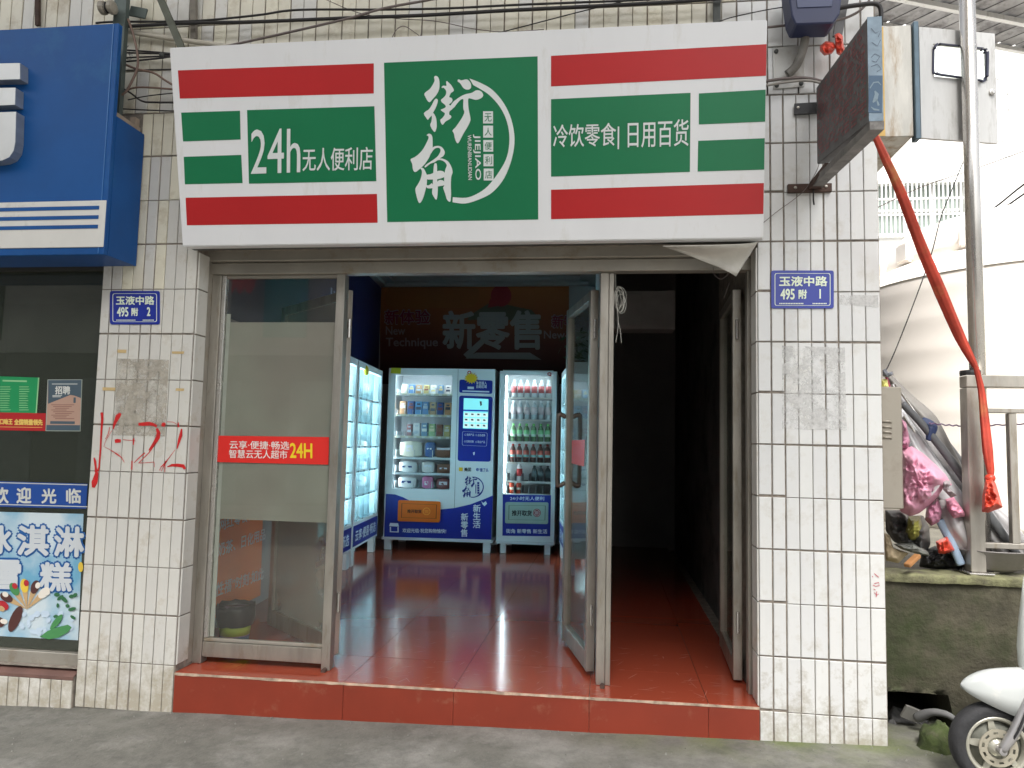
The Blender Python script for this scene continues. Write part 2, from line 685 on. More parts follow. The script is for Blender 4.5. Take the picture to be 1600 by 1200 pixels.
CONC = concrete_mat()
g = M()
xs = [-60, -30, -15, -8, -5] + [-3 + 0.12 * i for i in range(80)] + [7.2, 9, 15, 30, 60]
ys = [-60, -30, -16, -10, -7, -5] + [-3.5 + 0.12 * i for i in range(31)] + [1.0, 3, 8, 20, 60]
rows = []
for y in ys:
    row = []
    for x in xs:
        z = groundz(x, y)
        if -3.2 < x < 7 and -4 < y < 0.15:
            z += 0.004 * mnoise.noise((x * 2.3, y * 2.3, 0)) + 0.0025 * mnoise.noise((x * 8, y * 8, 4))
        if y > 0.1:
            z -= 0.02
        row.append((x, y, z))
    rows.append(row)
g.grid(rows)
obj('pavement', g, CONC, smooth=True, kind='structure')

obj('road', M().poly([(-60, -11.2, -.21 - .0448), (60, -11.2, .19 - .0448), (60, -5.6, .19 - .0225), (-60, -5.6, -.21 - .0225)]) if False else M().grid([[(x, y, groundz(x, y) + .004) for x in (-60, -7, -3, 0, 3, 7, 60)] for y in (-11.6, -8.5, -5.6)]), mat('asphalt', (.05, .05, .052), .9, var=.25, scale=3, bump=.4, bscale=60), kind='structure')
# grit lying on the pavement
g = M()
for i in range(230):
    x, y = random.uniform(-.9, 3.6), -abs(random.gauss(0, .28)) - .012
    r_ = random.uniform(.0015, .0045) * (1.6 if random.random() < .06 else 1)
    z = groundz(x, y) + .004
    a = random.random() * 6
    p = [V((x + r_ * math.cos(a + k * 1.57), y + r_ * math.sin(a + k * 1.57) * .8, z - .004)) for k in range(4)]
    t = V((x, y, z + r_ * .9))
    n = len(g.v)
    g.v += [tuple(q) for q in p] + [tuple(t)]
    g.f += [[n + k, n + (k + 1) % 4, n + 4] for k in range(4)]
obj('gravel', g, mat('grit', (.20, .195, .175), .9, var=.5, scale=40), kind='stuff', fix=False)

# ------------------------------------------------------------------ tiles
TM = {}


def tile_mesh(w, h, mt, th=0.007):
    k = (round(w, 4), round(h, 4), mt.name, th)
    if k not in TM:
        m = M()
        b, c = 0.0022, 0.0
        f = [(-w / 2, 0, -h / 2), (w / 2, 0, -h / 2), (w / 2, 0, h / 2), (-w / 2, 0, h / 2)]
        e = [(-w / 2 + b, -b, -h / 2 + b), (w / 2 - b, -b, -h / 2 + b), (w / 2 - b, -b, h / 2 - b), (-w / 2 + b, -b, h / 2 - b)]
        bk = [(x, th - b, z) for x, y, z in f]
        m.v = bk + f + e
        m.f = [[8, 9, 10, 11]]
        for i in range(4):
            j = (i + 1) % 4
            m.f += [[i, j, 4 + j, 4 + i], [4 + i, 4 + j, 8 + j, 8 + i]]
        me = mesh_of('tile', m, mt, fix=False)
        TM[k] = me
    return TM[k]


def put_tile(parent, x0, x1, z0, z1, mt, y=0.0, rot=None, at=None):
    o = bpy.data.objects.new('tile', tile_mesh(x1 - x0, z1 - z0, mt))
    p = V(((x0 + x1) / 2, y + random.uniform(-0.0007, 0.0007), (z0 + z1) / 2)) if at is None else V(at)
    link(o, parent, p)
    o.rotation_euler = (random.gauss(0, 0.0015), random.gauss(0, 0.002), (rot or 0) + random.gauss(0, 0.003))
    return o


def rowz(j, x):
    return j * R_TILE - 0.0277 * max(0.0, min(1.15, x / 2.78))


def tile_field(parent, xlist, thick, rowsj, pick, skip=None, zcut=None):
    """Columns between consecutive x; thick: indices of wide joints."""
    for j in rowsj:
        for i in range(len(xlist) - 1):
            a, b = xlist[i], xlist[i + 1]
            xm = (a + b) / 2
            if skip and skip(xm, j):
                continue
            ga = 0.0035 if i in thick else 0.0017
            gb = 0.0035 if i + 1 in thick else 0.0017
            z0, z1 = rowz(j, xm) + 0.0036, rowz(j + 1, xm) - 0.0036
            if zcut is not None:
                z0 = max(z0, zcut(xm))
                if z1 - z0 < 0.02:
                    continue
                z0 = round(z0, 2)
            put_tile(parent, a + ga, b - gb, z0, z1, pick(xm, j))


def core(name, parent, x0, x1, y0, y1, z0, z1, mt=GROUT):
    return obj(name, M().box(x0, x1, y0, y1, z0, z1), mt, parent)


# left pillar
lp = thing('tiled_pillar', 'left tiled pillar with red sprayed graffiti and a number plate ending in 2', 'pillar', (-0.26, 0.1, -0.23), 'white tiled pillars')
core('pillar_core', lp, -0.522, 0.0, 0.005, 0.30, -0.3, 2.83)
lx = [-9 * P_TILE + 0.0 + i * P_TILE for i in range(10)]
lx[0] = -0.524


def pick_left(x, j):
    if j >= 8:
        return TILE_OLD if random.random() < 0.55 else TILE_L
    if j <= 0:
        return TILE_L
    return TILE_L


tile_field(lp, lx, {1, 4, 5, 9}, range(-1, 12), pick_left, lambda x, j: x < -0.36 and j > 8, lambda x: groundz(x) - 0.012)
# the side of the pillar towards the door
for j in range(0, 9):
    z0, z1 = rowz(j, 0) + 0.003, rowz(j + 1, 0) - 0.003
    z0 = max(z0, floorz(0) + 0.002)
    z1 = min(z1, 2.07)
    put_tile(lp, 0, 0.095, z0, z1, TILE_L, rot=math.pi / 2, at=(0.0065, 0.052, (z0 + z1) / 2))
obj('jamb_strip', M().box(0.0, 0.004, 0.103, 0.15, -0.02, 2.07), ALU, lp)

# right pillar
WX = 2.7816
rp = thing('tiled_pillar', 'right tiled pillar with a number plate ending in 1, mossy at its foot', 'pillar', (3.05, 0.1, -0.16), 'white tiled pillars')
core('pillar_core', rp, WX + 0.001, WX + 9.1 * P_TILE, 0.005, 1.2, -0.3, 2.80)
rx = [WX + i * P_TILE for i in range(10)]
rx[9] += 0.004


def pick_right(x, j):
    return TILE


tile_field(rp, rx, {1, 2, 5, 6}, range(-1, 12), pick_right, None, lambda x: groundz(x) - 0.012)
for j in range(0, 9):
    z0, z1 = rowz(j, WX) + 0.003, rowz(j + 1, WX) - 0.003
    z0, z1 = max(z0, floorz(WX) + 0.002), min(z1, 2.06)
    put_tile(rp, 0, 0.12, z0, z1, TILE_L, rot=-math.pi / 2, at=(WX - 0.0055, 0.064, (z0 + z1) / 2))

# wall above the shop
uw = thing('upper_wall', 'yellowed tiled wall above the shop signs behind the cables', 'wall', (1.0, 0.1, 2.8))
core('wall_core', uw, -3.2, WX + 9.1 * P_TILE, 0.005, 0.30, 2.832, 8.49)
core('wall_core', uw, 0.001, WX, 0.02, 0.13, 2.10, 2.832)
ux = [-1.6 + i * P_TILE * 1.19 for i in range(71)]
ux = [x for x in ux if x < WX + 9 * P_TILE - 0.03] + [WX + 9 * P_TILE]


def pick_up(x, j):
    if x > 2.72:
        return TILE
    return TILE_OLD if random.random() < 0.8 else TILE_L


tile_field(uw, ux, set(range(1, 90, 2)), (12, 13, 14, 15), pick_up, lambda x, j: (j == 12 and 0.06 < x < 2.66) or (j == 12 and x < -0.62))

# added unseen slab above the frame, shaped to shade shopfront and pavement
ov = thing('shade_blocker', 'added unseen slab above the frame that shades the shopfront and pavement', 'light blocker', (0.2, -0.5, 8.5))
obj('slab', M().box(-5.0, 4.1, -7.0, 0.0, 8.5, 8.7), mat('blocker_concrete', (0.6, 0.59, 0.56), 0.9, var=0.15, scale=1.5), ov)
obj('blocker_upper', M().box(-5.0, 4.1, -7.0, 0.3, 8.7, 9.0), mat('blocker_top', (0.5, 0.49, 0.46), 0.6, var=0.1), ov)

# ------------------------------------------------------------------ step and floors
st = thing('entrance_step', 'red tiled entrance step with a chipped front edge', 'step', (1.4, 0.1, -0.2))
bx = [0.003, 0.30, 0.862, 1.416, 2.02, 2.555, 2.781]
bx = [0.003, 0.866, 1.40, 2.03, 2.56, 2.781]
for a, b in zip(bx[:-1], bx[1:]):
    m = M()
    za, zb = floorz(a) - 0.012, floorz(b) - 0.012
    m.prism([(a + 0.0007, -0.004, groundz(a) - 0.03), (b - 0.0007, -0.004, groundz(b) - 0.03), (b - 0.0007, -0.004, zb), (a + 0.0007, -0.004, za)], (0, 0.010, 0))
    obj('riser_tile', m, RED_RISER, st, bevel=0.0012)
m = M()
m.prism([(0.002, 0.007, groundz(0) - 0.05), (2.781, 0.007, groundz(2.78) - 0.05), (2.781, 0.007, floorz(2.78) - 0.012), (0.002, 0.007, floorz(0) - 0.012)], (0, 0.3, 0))
obj('step_core', m, GROUT, st)
# chipped mortar lip between tread and riser
m = M()
xs_ = [0.003 + 2.777 * i / 110 for i in range(111)]
up_, dn_ = [], []
for x in xs_:
    c = mnoise.noise((x * 7, 0, 0)) + 0.6 * mnoise.noise((x * 23, 1, 0))
    up_.append((x, -0.0048, floorz(x) - 0.002 + 0.001 * c))
    dn_.append((x, -0.0058, floorz(x) - 0.0125 - 0.005 * max(0, c)))
m.grid([up_, dn_])
m.grid([[(x, 0.01, z) for x, y, z in up_], up_])
obj('mortar_edge', m, mat('mortar', (0.40, 0.30, 0.22), 0.9, var=0.5, scale=18, bump=0.4), st)

fl = bpy.data.objects.new('interior_floor', mesh_of('interior_floor', M().poly([(-1.6, 0.008, -0.055), (3.0, 0.008, -0.04), (3.0, 9.5, -0.04), (-1.6, 9.5, -0.055)]), GROUT))
link(fl, None, (0, 0, 0))
tag(fl, kind='structure')
FT = 0.6
fx = [-0.93, -0.334, 0.266, 0.866, 1.40, 2.03, 2.56, 2.781]
fy = [0.0, 0.42] + [0.42 + FT * i for i in range(1, 11)]
for i in range(len(fx) - 1):
    for k in range(len(fy) - 1):
        if i == 0 and fy[k] < 1:
            continue
        a, b, c, d = fx[i], fx[i + 1], fy[k], fy[k + 1]
        if k == 0:
            c = -0.0045
            if b <= 0.0:
                continue
            a, b = max(a, 0.003), min(b, 2.781)
        q = 0.0013
        za, zb = floorz(a), floorz(b)
        m = M()
        t = [random.uniform(-0.0004, 0.0004) for _ in range(4)]
        m.prism([(a + q, c + q, za + t[0]), (b - q, c + q, zb + t[1]), (b - q, d - q, zb + t[2]), (a + q, d - q, za + t[3])], (0, 0, -0.012))
        obj('floor_tile', m, RED_TILE, fl)

# pale scuffs worn into the tiles by the door
g = M()
for i in range(150):
    x, y = random.uniform(.75, 2.7), abs(random.gauss(0, .38)) + .02
    if y > 1.4:
        continue
    a, l_, w_ = random.gauss(.3, .7), random.uniform(.008, .05), random.uniform(.0006, .0022)
    d_, n_ = V((math.cos(a), math.sin(a), 0)), V((-math.sin(a), math.cos(a), 0))
    p = V((x, y, floorz(x) + .0012))
    g.poly([p - d_ * l_ - n_ * w_ * .3, p + n_ * w_ * -1, p + d_ * l_ - n_ * w_ * .3, p + d_ * l_ + n_ * w_ * .3, p + n_ * w_, p - d_ * l_ + n_ * w_ * .3])
obj('floor_scuff', g, mat('scuff', (.36, .15, .11), .6, var=.3, scale=30), fl, kind='stuff', fix=False)

# ------------------------------------------------------------------ room
WALLIN = mat('room_wall', (0.34, 0.34, 0.34), 0.8, var=0.1, scale=2, bump=0.05)
BLUE_WALL = mat('blue_poster_wall', rgb(15, 28, 72), 0.5, var=0.12, scale=2)
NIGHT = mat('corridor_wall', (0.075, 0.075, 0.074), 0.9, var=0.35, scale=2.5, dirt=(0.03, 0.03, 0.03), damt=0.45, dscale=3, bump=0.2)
LW0, LW1 = V((-0.20, 0.30, 0)), V((-0.64, 5.05, 0))


def wall_between(name, p, q, th, z0, z1, mt, parent=None):
    p, q = V(p), V(q)
    d = (q - p).normalized()
    n = V((-d.y, d.x, 0)) * th
    return obj(name, M().prism([(p.x, p.y, z0), (q.x, q.y, z0), (q.x, q.y, z1), (p.x, p.y, z1)], n), mt, parent, kind=None if parent else 'structure')


wall_between('interior_wall', LW0, LW1, 0.12, -0.05, 3.25, WALLIN)
wall_between('interior_wall', (-0.9, 5.06, 0), (3.05, 5.06, 0), 0.12, -0.05, 3.25, WALLIN)
wall_between('interior_wall', (2.00, 5.06, 0), (2.115, 0.21, 0), -0.06, -0.05, 3.25, WALLIN)
wall_between('interior_wall', (2.86, 0.17, 0), (2.86, 9.4, 0), -0.12, -0.05, 3.25, mat('bay_wall_lit', (0.17, 0.168, 0.16), 0.9, var=0.3, scale=2.5, dirt=(0.05, 0.05, 0.05), damt=0.42, dscale=3, bump=0.2))  # lighter copy of the corridor wall, its faint light put into the colour
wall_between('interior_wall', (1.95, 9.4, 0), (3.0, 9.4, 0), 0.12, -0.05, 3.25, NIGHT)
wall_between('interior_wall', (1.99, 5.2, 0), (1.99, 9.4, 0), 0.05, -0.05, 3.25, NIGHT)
wall_between('interior_wall', (-0.32, 0.18, 0), (0.0, 0.18, 0), 0.12, -0.05, 3.25, WALLIN)
obj('ceiling', M().box(-1.6, 3.0, 0.14, 9.6, 3.12, 3.24), PLASTER, kind='structure')
m = M()
for z0, z1, w in ((3.06, 3.12, 0.30), (3.01, 3.06, 0.18), (2.97, 3.01, 0.08)):
    m.box(-0.66, 2.02, 5.05 - w, 5.058, z0, z1)
    a, b = V((-0.20, 0.31, z0)), V((-0.655, 5.05, z0))
    d = (b - a).normalized()
    n = V((d.y, -d.x, 0))
    m.obox(a, b - a, n * w, (0, 0, z1 - z0))
    a, b = V((2.05, 0.31, z0)), V((1.94, 5.05, z0))
    d = (b - a).normalized()
    n = V((-d.y, d.x, 0))
    m.obox(a, b - a, n * w, (0, 0, z1 - z0))
obj('cornice', m, PLASTER, kind='structure')

# blue print on the left wall, above the machines
FL = Fr(LW0 + V((0.006, 0, 0)), LW1 - LW0, (0, 0, 1))
m = M()
m.prism([FL.pt(a, b, 0.002) for a, b in ((0.1, 1.86), (4.7, 1.86), (4.7, 2.95), (0.1, 2.95))], FL.n * 0.004)
bp_ = obj('wall_poster', m, BLUE_WALL, label='dark blue printed board on the left wall above the glowing lockers', cat='poster')
m = M()
for i in range(4):
    for k in range(5):
        m.poly([FL.pt(2.6 + a, 2.45 - 0.1 * k + b - 0.01 * i, 0.008) for a, b in ((i * .1, 0), (i * .1 + .05, 0), (i * .1 + .05, .06), (i * .1, .06))])
obj('print_mark', m, pm(150, 170, 205), bp_)

# banner on the back wall
FB = Fr((0, 5.05, 0), (1, 0, 0), (0, 0, 1))
bn = thing('wall_banner', 'printed retail banner in orange and maroon on the back wall above the machines', 'banner', (0.7, 5.05, 1.4))


def banner_mat():
    m = mat('banner_print', rgb(150, 62, 30), 0.5, var=0)
    N, L = m.node_tree.nodes, m.node_tree.links
    g = N.new('ShaderNodeNewGeometry')
    sx = N.new('ShaderNodeSeparateXYZ')
    L.new(g.outputs['Position'], sx.inputs[0])
    mr = N.new('ShaderNodeMapRange')
    mr.inputs['From Min'].default_value = 1.6
    mr.inputs['From Max'].default_value = 2.95
    L.new(sx.outputs[2], mr.inputs['Value'])
    r = N.new('ShaderNodeValToRGB')
    r.color_ramp.elements[0].color = (*rgb(40, 14, 14), 1)
    r.color_ramp.elements[1].color = (*rgb(158, 92, 42), 1)
    e = r.color_ramp.elements.new(0.5)
    e.color = (*rgb(96, 36, 24), 1)
    L.new(mr.outputs[0], r.inputs[0])
    L.new(r.outputs[0], N['Principled BSDF'].inputs['Base Color'])
    return m


m = M()
m.prism([FB.px(u, v, 0.003) for u, v in ((594, 439), (889, 444), (889, 600), (594, 600))], FB.n * 0.005)
obj('banner_sheet', m, banner_mat(), bn)
m = M()
quad_px(m, FB, rrect([(603, 447), (752, 449), (742, 482), (601, 480)], 14), 0.0095)
obj('print_patch', m, pm(140, 84, 38), bn)
m = M()
c = (783, 462)
quad_px(m, FB, [(c[0] + 16 * math.cos(t * .26), c[1] + 17 * math.sin(t * .26)) for t in range(24)], 0.011)
quad_px(m, FB, [(766, 466), (778, 478), (762, 481)], 0.0112)
obj('print_dot', m, pm(140, 36, 42), bn)
m = M()
quad_px(m, FB, [(735, 492), (770, 470), (800, 478), (830, 484), (846, 500), (730, 500)], 0.0098)
obj('print_shape', m, pm(84, 84, 66), bn)
m = M()
text_px(m, '新零售', FB, 693, 487, 845, 545, 0.0125, bold=0.03)
quad_px(m, FB, [(744, 551), (828, 551), (846, 562), (727, 560)], 0.0125)
quad_px(m, FB, [(724, 554), (762, 520), (768, 526), (731, 561)], 0.0126)
obj('lettering', m, pm(152, 146, 142), bn)
m = M()
text_px(m, '新体验', FB, 601, 484, 672, 507, 0.0125, bold=0.045)
obj('lettering', m, pm(140, 124, 126), bn)
m = M()
text_px(m, '新零', FB, 862, 492, 900, 513, 0.0125, bold=0.045)
obj('lettering', m, pm(140, 124, 126), bn)
m = M()
text_px(m, '新体验', FB, 602, 485, 671, 506, 0.015, bold=0.02)
obj('lettering', m, pm(120, 16, 42), bn)
m = M()
text_px(m, '新零', FB, 863, 493, 899, 512, 0.015, bold=0.02)
obj('lettering', m, pm(120, 16, 42), bn)
m = M()
text_px(m, 'New', FB, 603, 510, 633, 523, 0.0125, bold=0.02)
obj('lettering', m, pm(140, 120, 120), bn)
m = M()
text_px(m, 'Technique', FB, 603, 528, 684, 545, 0.0125, bold=0.02)
obj('lettering', m, pm(140, 120, 120), bn)
m = M()
text_px(m, 'New-', FB, 850, 517, 887, 529, 0.0125, bold=0.02)
obj('lettering', m, pm(140, 120, 120), bn)

# ------------------------------------------------------------------ shop front frame
sf = thing('storefront', 'dull metal storefront with lintel, posts, glass doors and a fixed pane', 'storefront', (1.4, 0.16, -0.02))
m = M()
m.box(-0.02, 2.79, 0.13, 0.20, 1.985, 2.045)
obj('lintel', m, ALU, sf, bevel=0.003)
obj('lintel', M().box(-0.02, 2.79, 0.10, 0.20, 2.048, 2.11), ALU, sf, bevel=0.003)
m = M()
for u, v in ((577, 405), (727, 402), (828, 402), (925, 401)):
    p = PY(u, v, 0.13)
    m.lathe((p.x, 0.1295, p.z), [(0.0, -0.003), (0.005, -0.0025), (0.007, 0.0)], 10, (0, 1, 0))
obj('screw', m, RUST, sf)


def post(x0, x1, y0, y1, seam=None):
    fz = floorz((x0 + x1) / 2)
    o = obj('post', M().box(x0, x1, y0, y1, fz + 0.001, 1.984), STEEL, sf, bevel=0.002)
    if seam:
        obj('bead', M().box(seam, seam + 0.003, y0 - 0.0025, y0 + 0.001, fz + 0.02, 1.98), STEEL_B, o)
    return o


post(0.692, 0.737, 0.145, 0.205)
post(2.057, 2.098, 0.162, 0.215)
post(2.0995, 2.124, 0.165, 0.215)
post(2.762, 2.779, 0.150, 0.21)
post(0.004, 0.052, 0.145, 0.205)
m = M()
for x in (0.715, 2.088):
    m.lathe((x, 0.135, floorz(x) + 0.006), [(0.012, -0.02), (0.012, 0.012)], 10, (0, 1, 0))
obj('floor_bolt', m, RUST, sf)

# left glazed panel
gp = link(bpy.data.objects.new('fixed_pane', None), sf, (0.37, 0.16, 0.0))
tag(gp, 'fixed glass panel with a red sticker band left of the open door')
X0, X1, GY = 0.053, 0.691, 0.168
obj('bottom_rail', M().box(X0, X1, 0.150, 0.190, 0.004, 0.078), STEEL, gp, bevel=0.002)
obj('bottom_rail', M().box(X0, X1, 0.158, 0.182, 0.080, 0.096), ALU, gp, bevel=0.002)
obj('side_rail', M().box(X0, X0 + 0.022, 0.156, 0.184, 0.098, 1.984), STEEL_B, gp, bevel=0.002)
obj('top_rail', M().box(X0 + 0.023, X1, 0.158, 0.182, 1.968, 1.984), ALU, gp, bevel=0.002)
obj('glass_pane', M().box(X0 + 0.023, X1, GY, GY + 0.005, 0.097, 1.967), GLASS_SHOP, gp)
FG = Fr((0, GY, 0), (1, 0, 0), (0, 0, 1))
obj('seal_strip', M().box(X0 + 0.024, X0 + 0.046, 0.176, 0.181, 0.10, 1.78), mat('foam_seal', (0.42, 0.45, 0.42), 0.7, var=0.1), gp)
fm = obj('frosted_sheet', M().box(X0 + 0.047, X1 - 0.001, GY + 0.0055, GY + 0.0065, 0.70, 1.735), FILM, gp)
m = M()
slab_px(m, FG, [(322.5, 680.5), (514, 683), (513, 726), (320, 721.5)], 0.0022, 0.001)
sb = obj('sticker_band', m, mat('red_sticker', rgb(226, 42, 34), 0.45, var=0.03), gp)
m = M()
text_px(m, '云享·便捷·畅选', FG, 359, 688.5, 452, 701, 0.003, bold=0.008, slope=1.5)
obj('lettering', m, pm(240, 236, 230), gp)
m = M()
text_px(m, '智慧云无人超市', FG, 358, 702.5, 449, 715.5, 0.003, bold=0.008, slope=1.5)
obj('lettering', m, pm(240, 236, 230), gp)
m = M()
text_px(m, '24H', FG, 453.5, 692.5, 487.5, 715, 0.003, bold=0.025, slope=0.7)
obj('lettering', m, pm(246, 214, 40), gp)


def door_leaf(label, hinge, far, z0, z1, stile_w, near_w, handle=None, film=None):
    """A framed glass leaf standing between two floor points."""
    h, f = V((*hinge, 0)), V((*far, 0))
    d = (f - h).normalized()
    n = V((-d.y, d.x, 0))
    th = 0.042
    L_ = (f - h).length
    root = link(bpy.data.objects.new('glass_door', None), sf, (h.x, h.y, z0))
    tag(root, label)

    def bx(a0, a1, b0, b1, t=th, c=0.0):
        return M().obox(h + d * a0 + n * (c - t / 2) + V((0, 0, b0)), d * (a1 - a0), n * t, (0, 0, b1 - b0))
    obj('stile', bx(0, near_w, z0, z1), STEEL, root, bevel=0.002)
    obj('stile', bx(L_ - stile_w, L_, z0, z1), STEEL, root, bevel=0.002)
    obj('top_rail', bx(near_w, L_ - stile_w, z1 - 0.05, z1, th * .9), STEEL, root, bevel=0.002)
    obj('bottom_rail', bx(near_w, L_ - stile_w, z0, z0 + 0.09, th * .9), STEEL, root, bevel=0.002)
    obj('glass_pane', bx(near_w, L_ - stile_w, z0 + 0.091, z1 - 0.051, 0.005), film or GLASS, root)
    for zz in (0.28, 1.72):
        mm = M()
        p = h + V((0, 0, zz)) - d * 0.012 - n * 0.0
        mm.lathe(p, [(0.008, -0.05), (0.008, 0.05)], 8)
        obj('hinge', mm, STEEL_B, root, smooth=False)
    return root, h, d, n, L_


# left leaf, folded back behind the glazed panel
lf = door_leaf('glass door leaf folded inward behind the fixed left glass panel', (0.712, 0.29), (0.105, 0.82), 0.012, 1.93, 0.05, 0.045, film=LEAFFILM)[0]
# the leaf beside the middle post
rl, h, d, n, L_ = door_leaf('glass door leaf with a bar handle, opened inward beside the middle post', (2.026, 0.297), (1.868, 0.90), 0.004, 1.925, 0.048, 0.040)
for sgn in (-1, 1):
    mm = M()
    base = h + d * (L_ - 0.024)
    pts = [base + n * sgn * 0.021 + V((0, 0, 0.90)), base + n * sgn * 0.055 + V((0, 0, 0.885)), base + n * sgn * 0.066 + V((0, 0, 0.92)),
           base + n * sgn * 0.066 + V((0, 0, 1.26)), base + n * sgn * 0.055 + V((0, 0, 1.30)), base + n * sgn * 0.021 + V((0, 0, 1.285))]
    mm.tube(spline(pts, 5), 0.0135, 8)
    obj('handle', mm, mat('bronze_bar', (0.17, 0.14, 0.12), 0.35, 0.7, var=0.2), rl, smooth=True)
FD = Fr(h, d, (0, 0, 1))
m = M()
quad_px(m, FD, [(893.5, 688), (914.0, 687), (912.5, 729), (893, 724)], 0.004)
s2 = obj('sticker_band', m, mat('red_sticker', rgb(226, 42, 34), 0.45, var=0.03), rl)
# leaf of the dark right hand bay
dl = door_leaf('narrow glass door leaf opened inward along the right side of the dark bay', (2.739, 0.302), (2.768, 0.95), 0.004, 1.925, 0.045, 0.042)[0]

# ------------------------------------------------------------------ main shop sign
A_, B_, C_, D_ = PY(285, 385, -0.12), PY(1193, 372, -0.12), PY(1199, 30, -0.30), PY(264.5, 74, -0.30)
zb = (A_.z + B_.z) / 2
FS = Fr((A_ + B_) / 2, (B_ - A_), ((C_ + D_) / 2 - (A_ + B_) / 2))
sg = thing('shop_sign', 'white shop sign with red and green blocks and a calligraphy logo above the doorway', 'sign', (1.38, -0.1, 2.07))
m = M()
m.prism([FS.px(u, v) for u, v in ((285, 385), (1193, 372), (1199, 30), (264.5, 74))], V((0, 0.055, 0.0)))
obj('panel', m, WHITE_V, sg, bevel=0.004, seg=2)
m = M()
for xx in (0.05, 0.7, 1.4, 2.1, 2.72):
    m.bar((xx, -0.06, 2.11), (xx, 0.0, 2.11), 0.03, 0.03)
    m.bar((xx, -0.235, 2.93), (xx, 0.0, 2.93), 0.03, 0.03)
m.bar((0.0, -0.05, 2.085), (2.77, -0.05, 2.085), 0.035, 0.03)
m.bar((0.0, -0.235, 2.93), (2.77, -0.235, 2.93), 0.03, 0.03)
obj('bracket', m, DARKIRON, sg)
OFF = 0.0012
RED_Q = [[(278, 110), (584, 99), (584, 146), (281, 154)], [(290, 309), (589, 303), (590, 348), (292, 352)],
         [(861, 87.3), (1197.8, 69), (1197, 118.3), (861, 135)], [(861, 296.5), (1193.6, 286), (1192.8, 334.3), (861, 342.5)]]
GREEN_Q = [[(283, 176), (375, 173), (376, 218), (286, 221)], [(287, 245), (377, 242), (379, 286), (289, 288)],
           [(386, 172), (585, 166), (588, 283), (389, 287)], [(600, 98), (840, 88), (841, 343), (605, 347)],
           [(861, 155), (1079, 145), (1078, 268.5), (861, 276)], [(1092, 146), (1196.4, 140), (1195.6, 190), (1092, 194.5)],
           [(1091, 220), (1195, 216), (1194.2, 265), (1090, 268)]]
for q in RED_Q:
    obj('red_block', quad_px(M(), FS, q, OFF), RED_V, sg)
for q in GREEN_Q:
    obj('green_block', quad_px(M(), FS, q, OFF), GREEN_V, sg)
WHT = mat('white_print', (0.70, 0.73, 0.72), 0.35, var=0.02)
m = M()
text_px(m, '24h', FS, 392.5, 203, 469, 271.5, 2 * OFF, bold=0.004, slope=-2.5)
obj('lettering', m, WHT, sg)
m = M()
text_px(m, '无人便利店', FS, 473, 232, 582, 267.5, 2 * OFF, bold=0.006, slope=-2)
obj('lettering', m, WHT, sg)
m = M()
text_px(m, '冷饮零食|', FS, 864.5, 195, 967, 236, 2 * OFF, bold=0.006, slope=-3)
obj('lettering', m, WHT, sg)
m = M()
text_px(m, '日用百货', FS, 981, 189.5, 1075.5, 231, 2 * OFF, bold=0.006, slope=-3)
obj('lettering', m, WHT, sg)

# calligraphy logo, brush outlines (pixels of the photograph)
Z1 = [[(300, 85), (335, 95), (360, 140), (368, 220), (360, 300), (320, 380), (260, 450), (215, 497), (180, 475), (150, 420), (130, 375), (150, 340), (210, 295), (255, 235), (290, 160), (282, 110)],
      [(315, 440), (340, 460), (338, 500), (310, 580), (265, 665), (245, 705), (215, 735), (185, 772), (155, 735), (122, 675), (160, 635), (200, 610), (245, 545), (285, 465)],
      [(268, 668), (295, 700), (318, 760), (325, 860), (318, 910), (295, 962), (265, 940), (240, 900), (222, 850), (240, 800), (248, 740), (246, 704)],
      [(483, 165), (510, 190), (550, 230), (590, 300), (580, 330), (545, 355), (520, 415), (555, 430), (570, 465), (555, 500), (515, 535), (555, 555), (575, 595), (525, 640), (520, 690), (545, 705), (550, 735), (520, 765), (460, 800), (420, 848), (395, 830), (378, 775), (410, 745), (440, 705), (450, 670), (410, 640), (385, 615), (430, 595), (465, 570), (450, 535), (405, 500), (390, 460), (430, 425), (465, 380), (470, 320), (440, 280), (420, 270), (405, 280), (402, 255), (430, 237), (475, 240), (470, 185)],
      [(650, 150), (670, 140), (710, 155), (780, 140), (820, 155), (855, 205), (860, 265), (835, 295), (790, 300), (740, 275), (700, 215), (670, 185), (655, 180)],
      [(545, 548), (580, 495), (620, 460), (700, 405), (780, 370), (870, 350), (930, 315), (975, 310), (1020, 330), (1050, 380), (1035, 420), (985, 450), (930, 460), (870, 445), (820, 440), (815, 510), (825, 620), (850, 740), (845, 800), (800, 890), (740, 990), (700, 1070), (660, 1137), (630, 1120), (605, 1050), (590, 980), (570, 940), (620, 885), (680, 800), (730, 720), (755, 650), (740, 600), (738, 520), (738, 450), (690, 465), (640, 520), (582, 590)]]
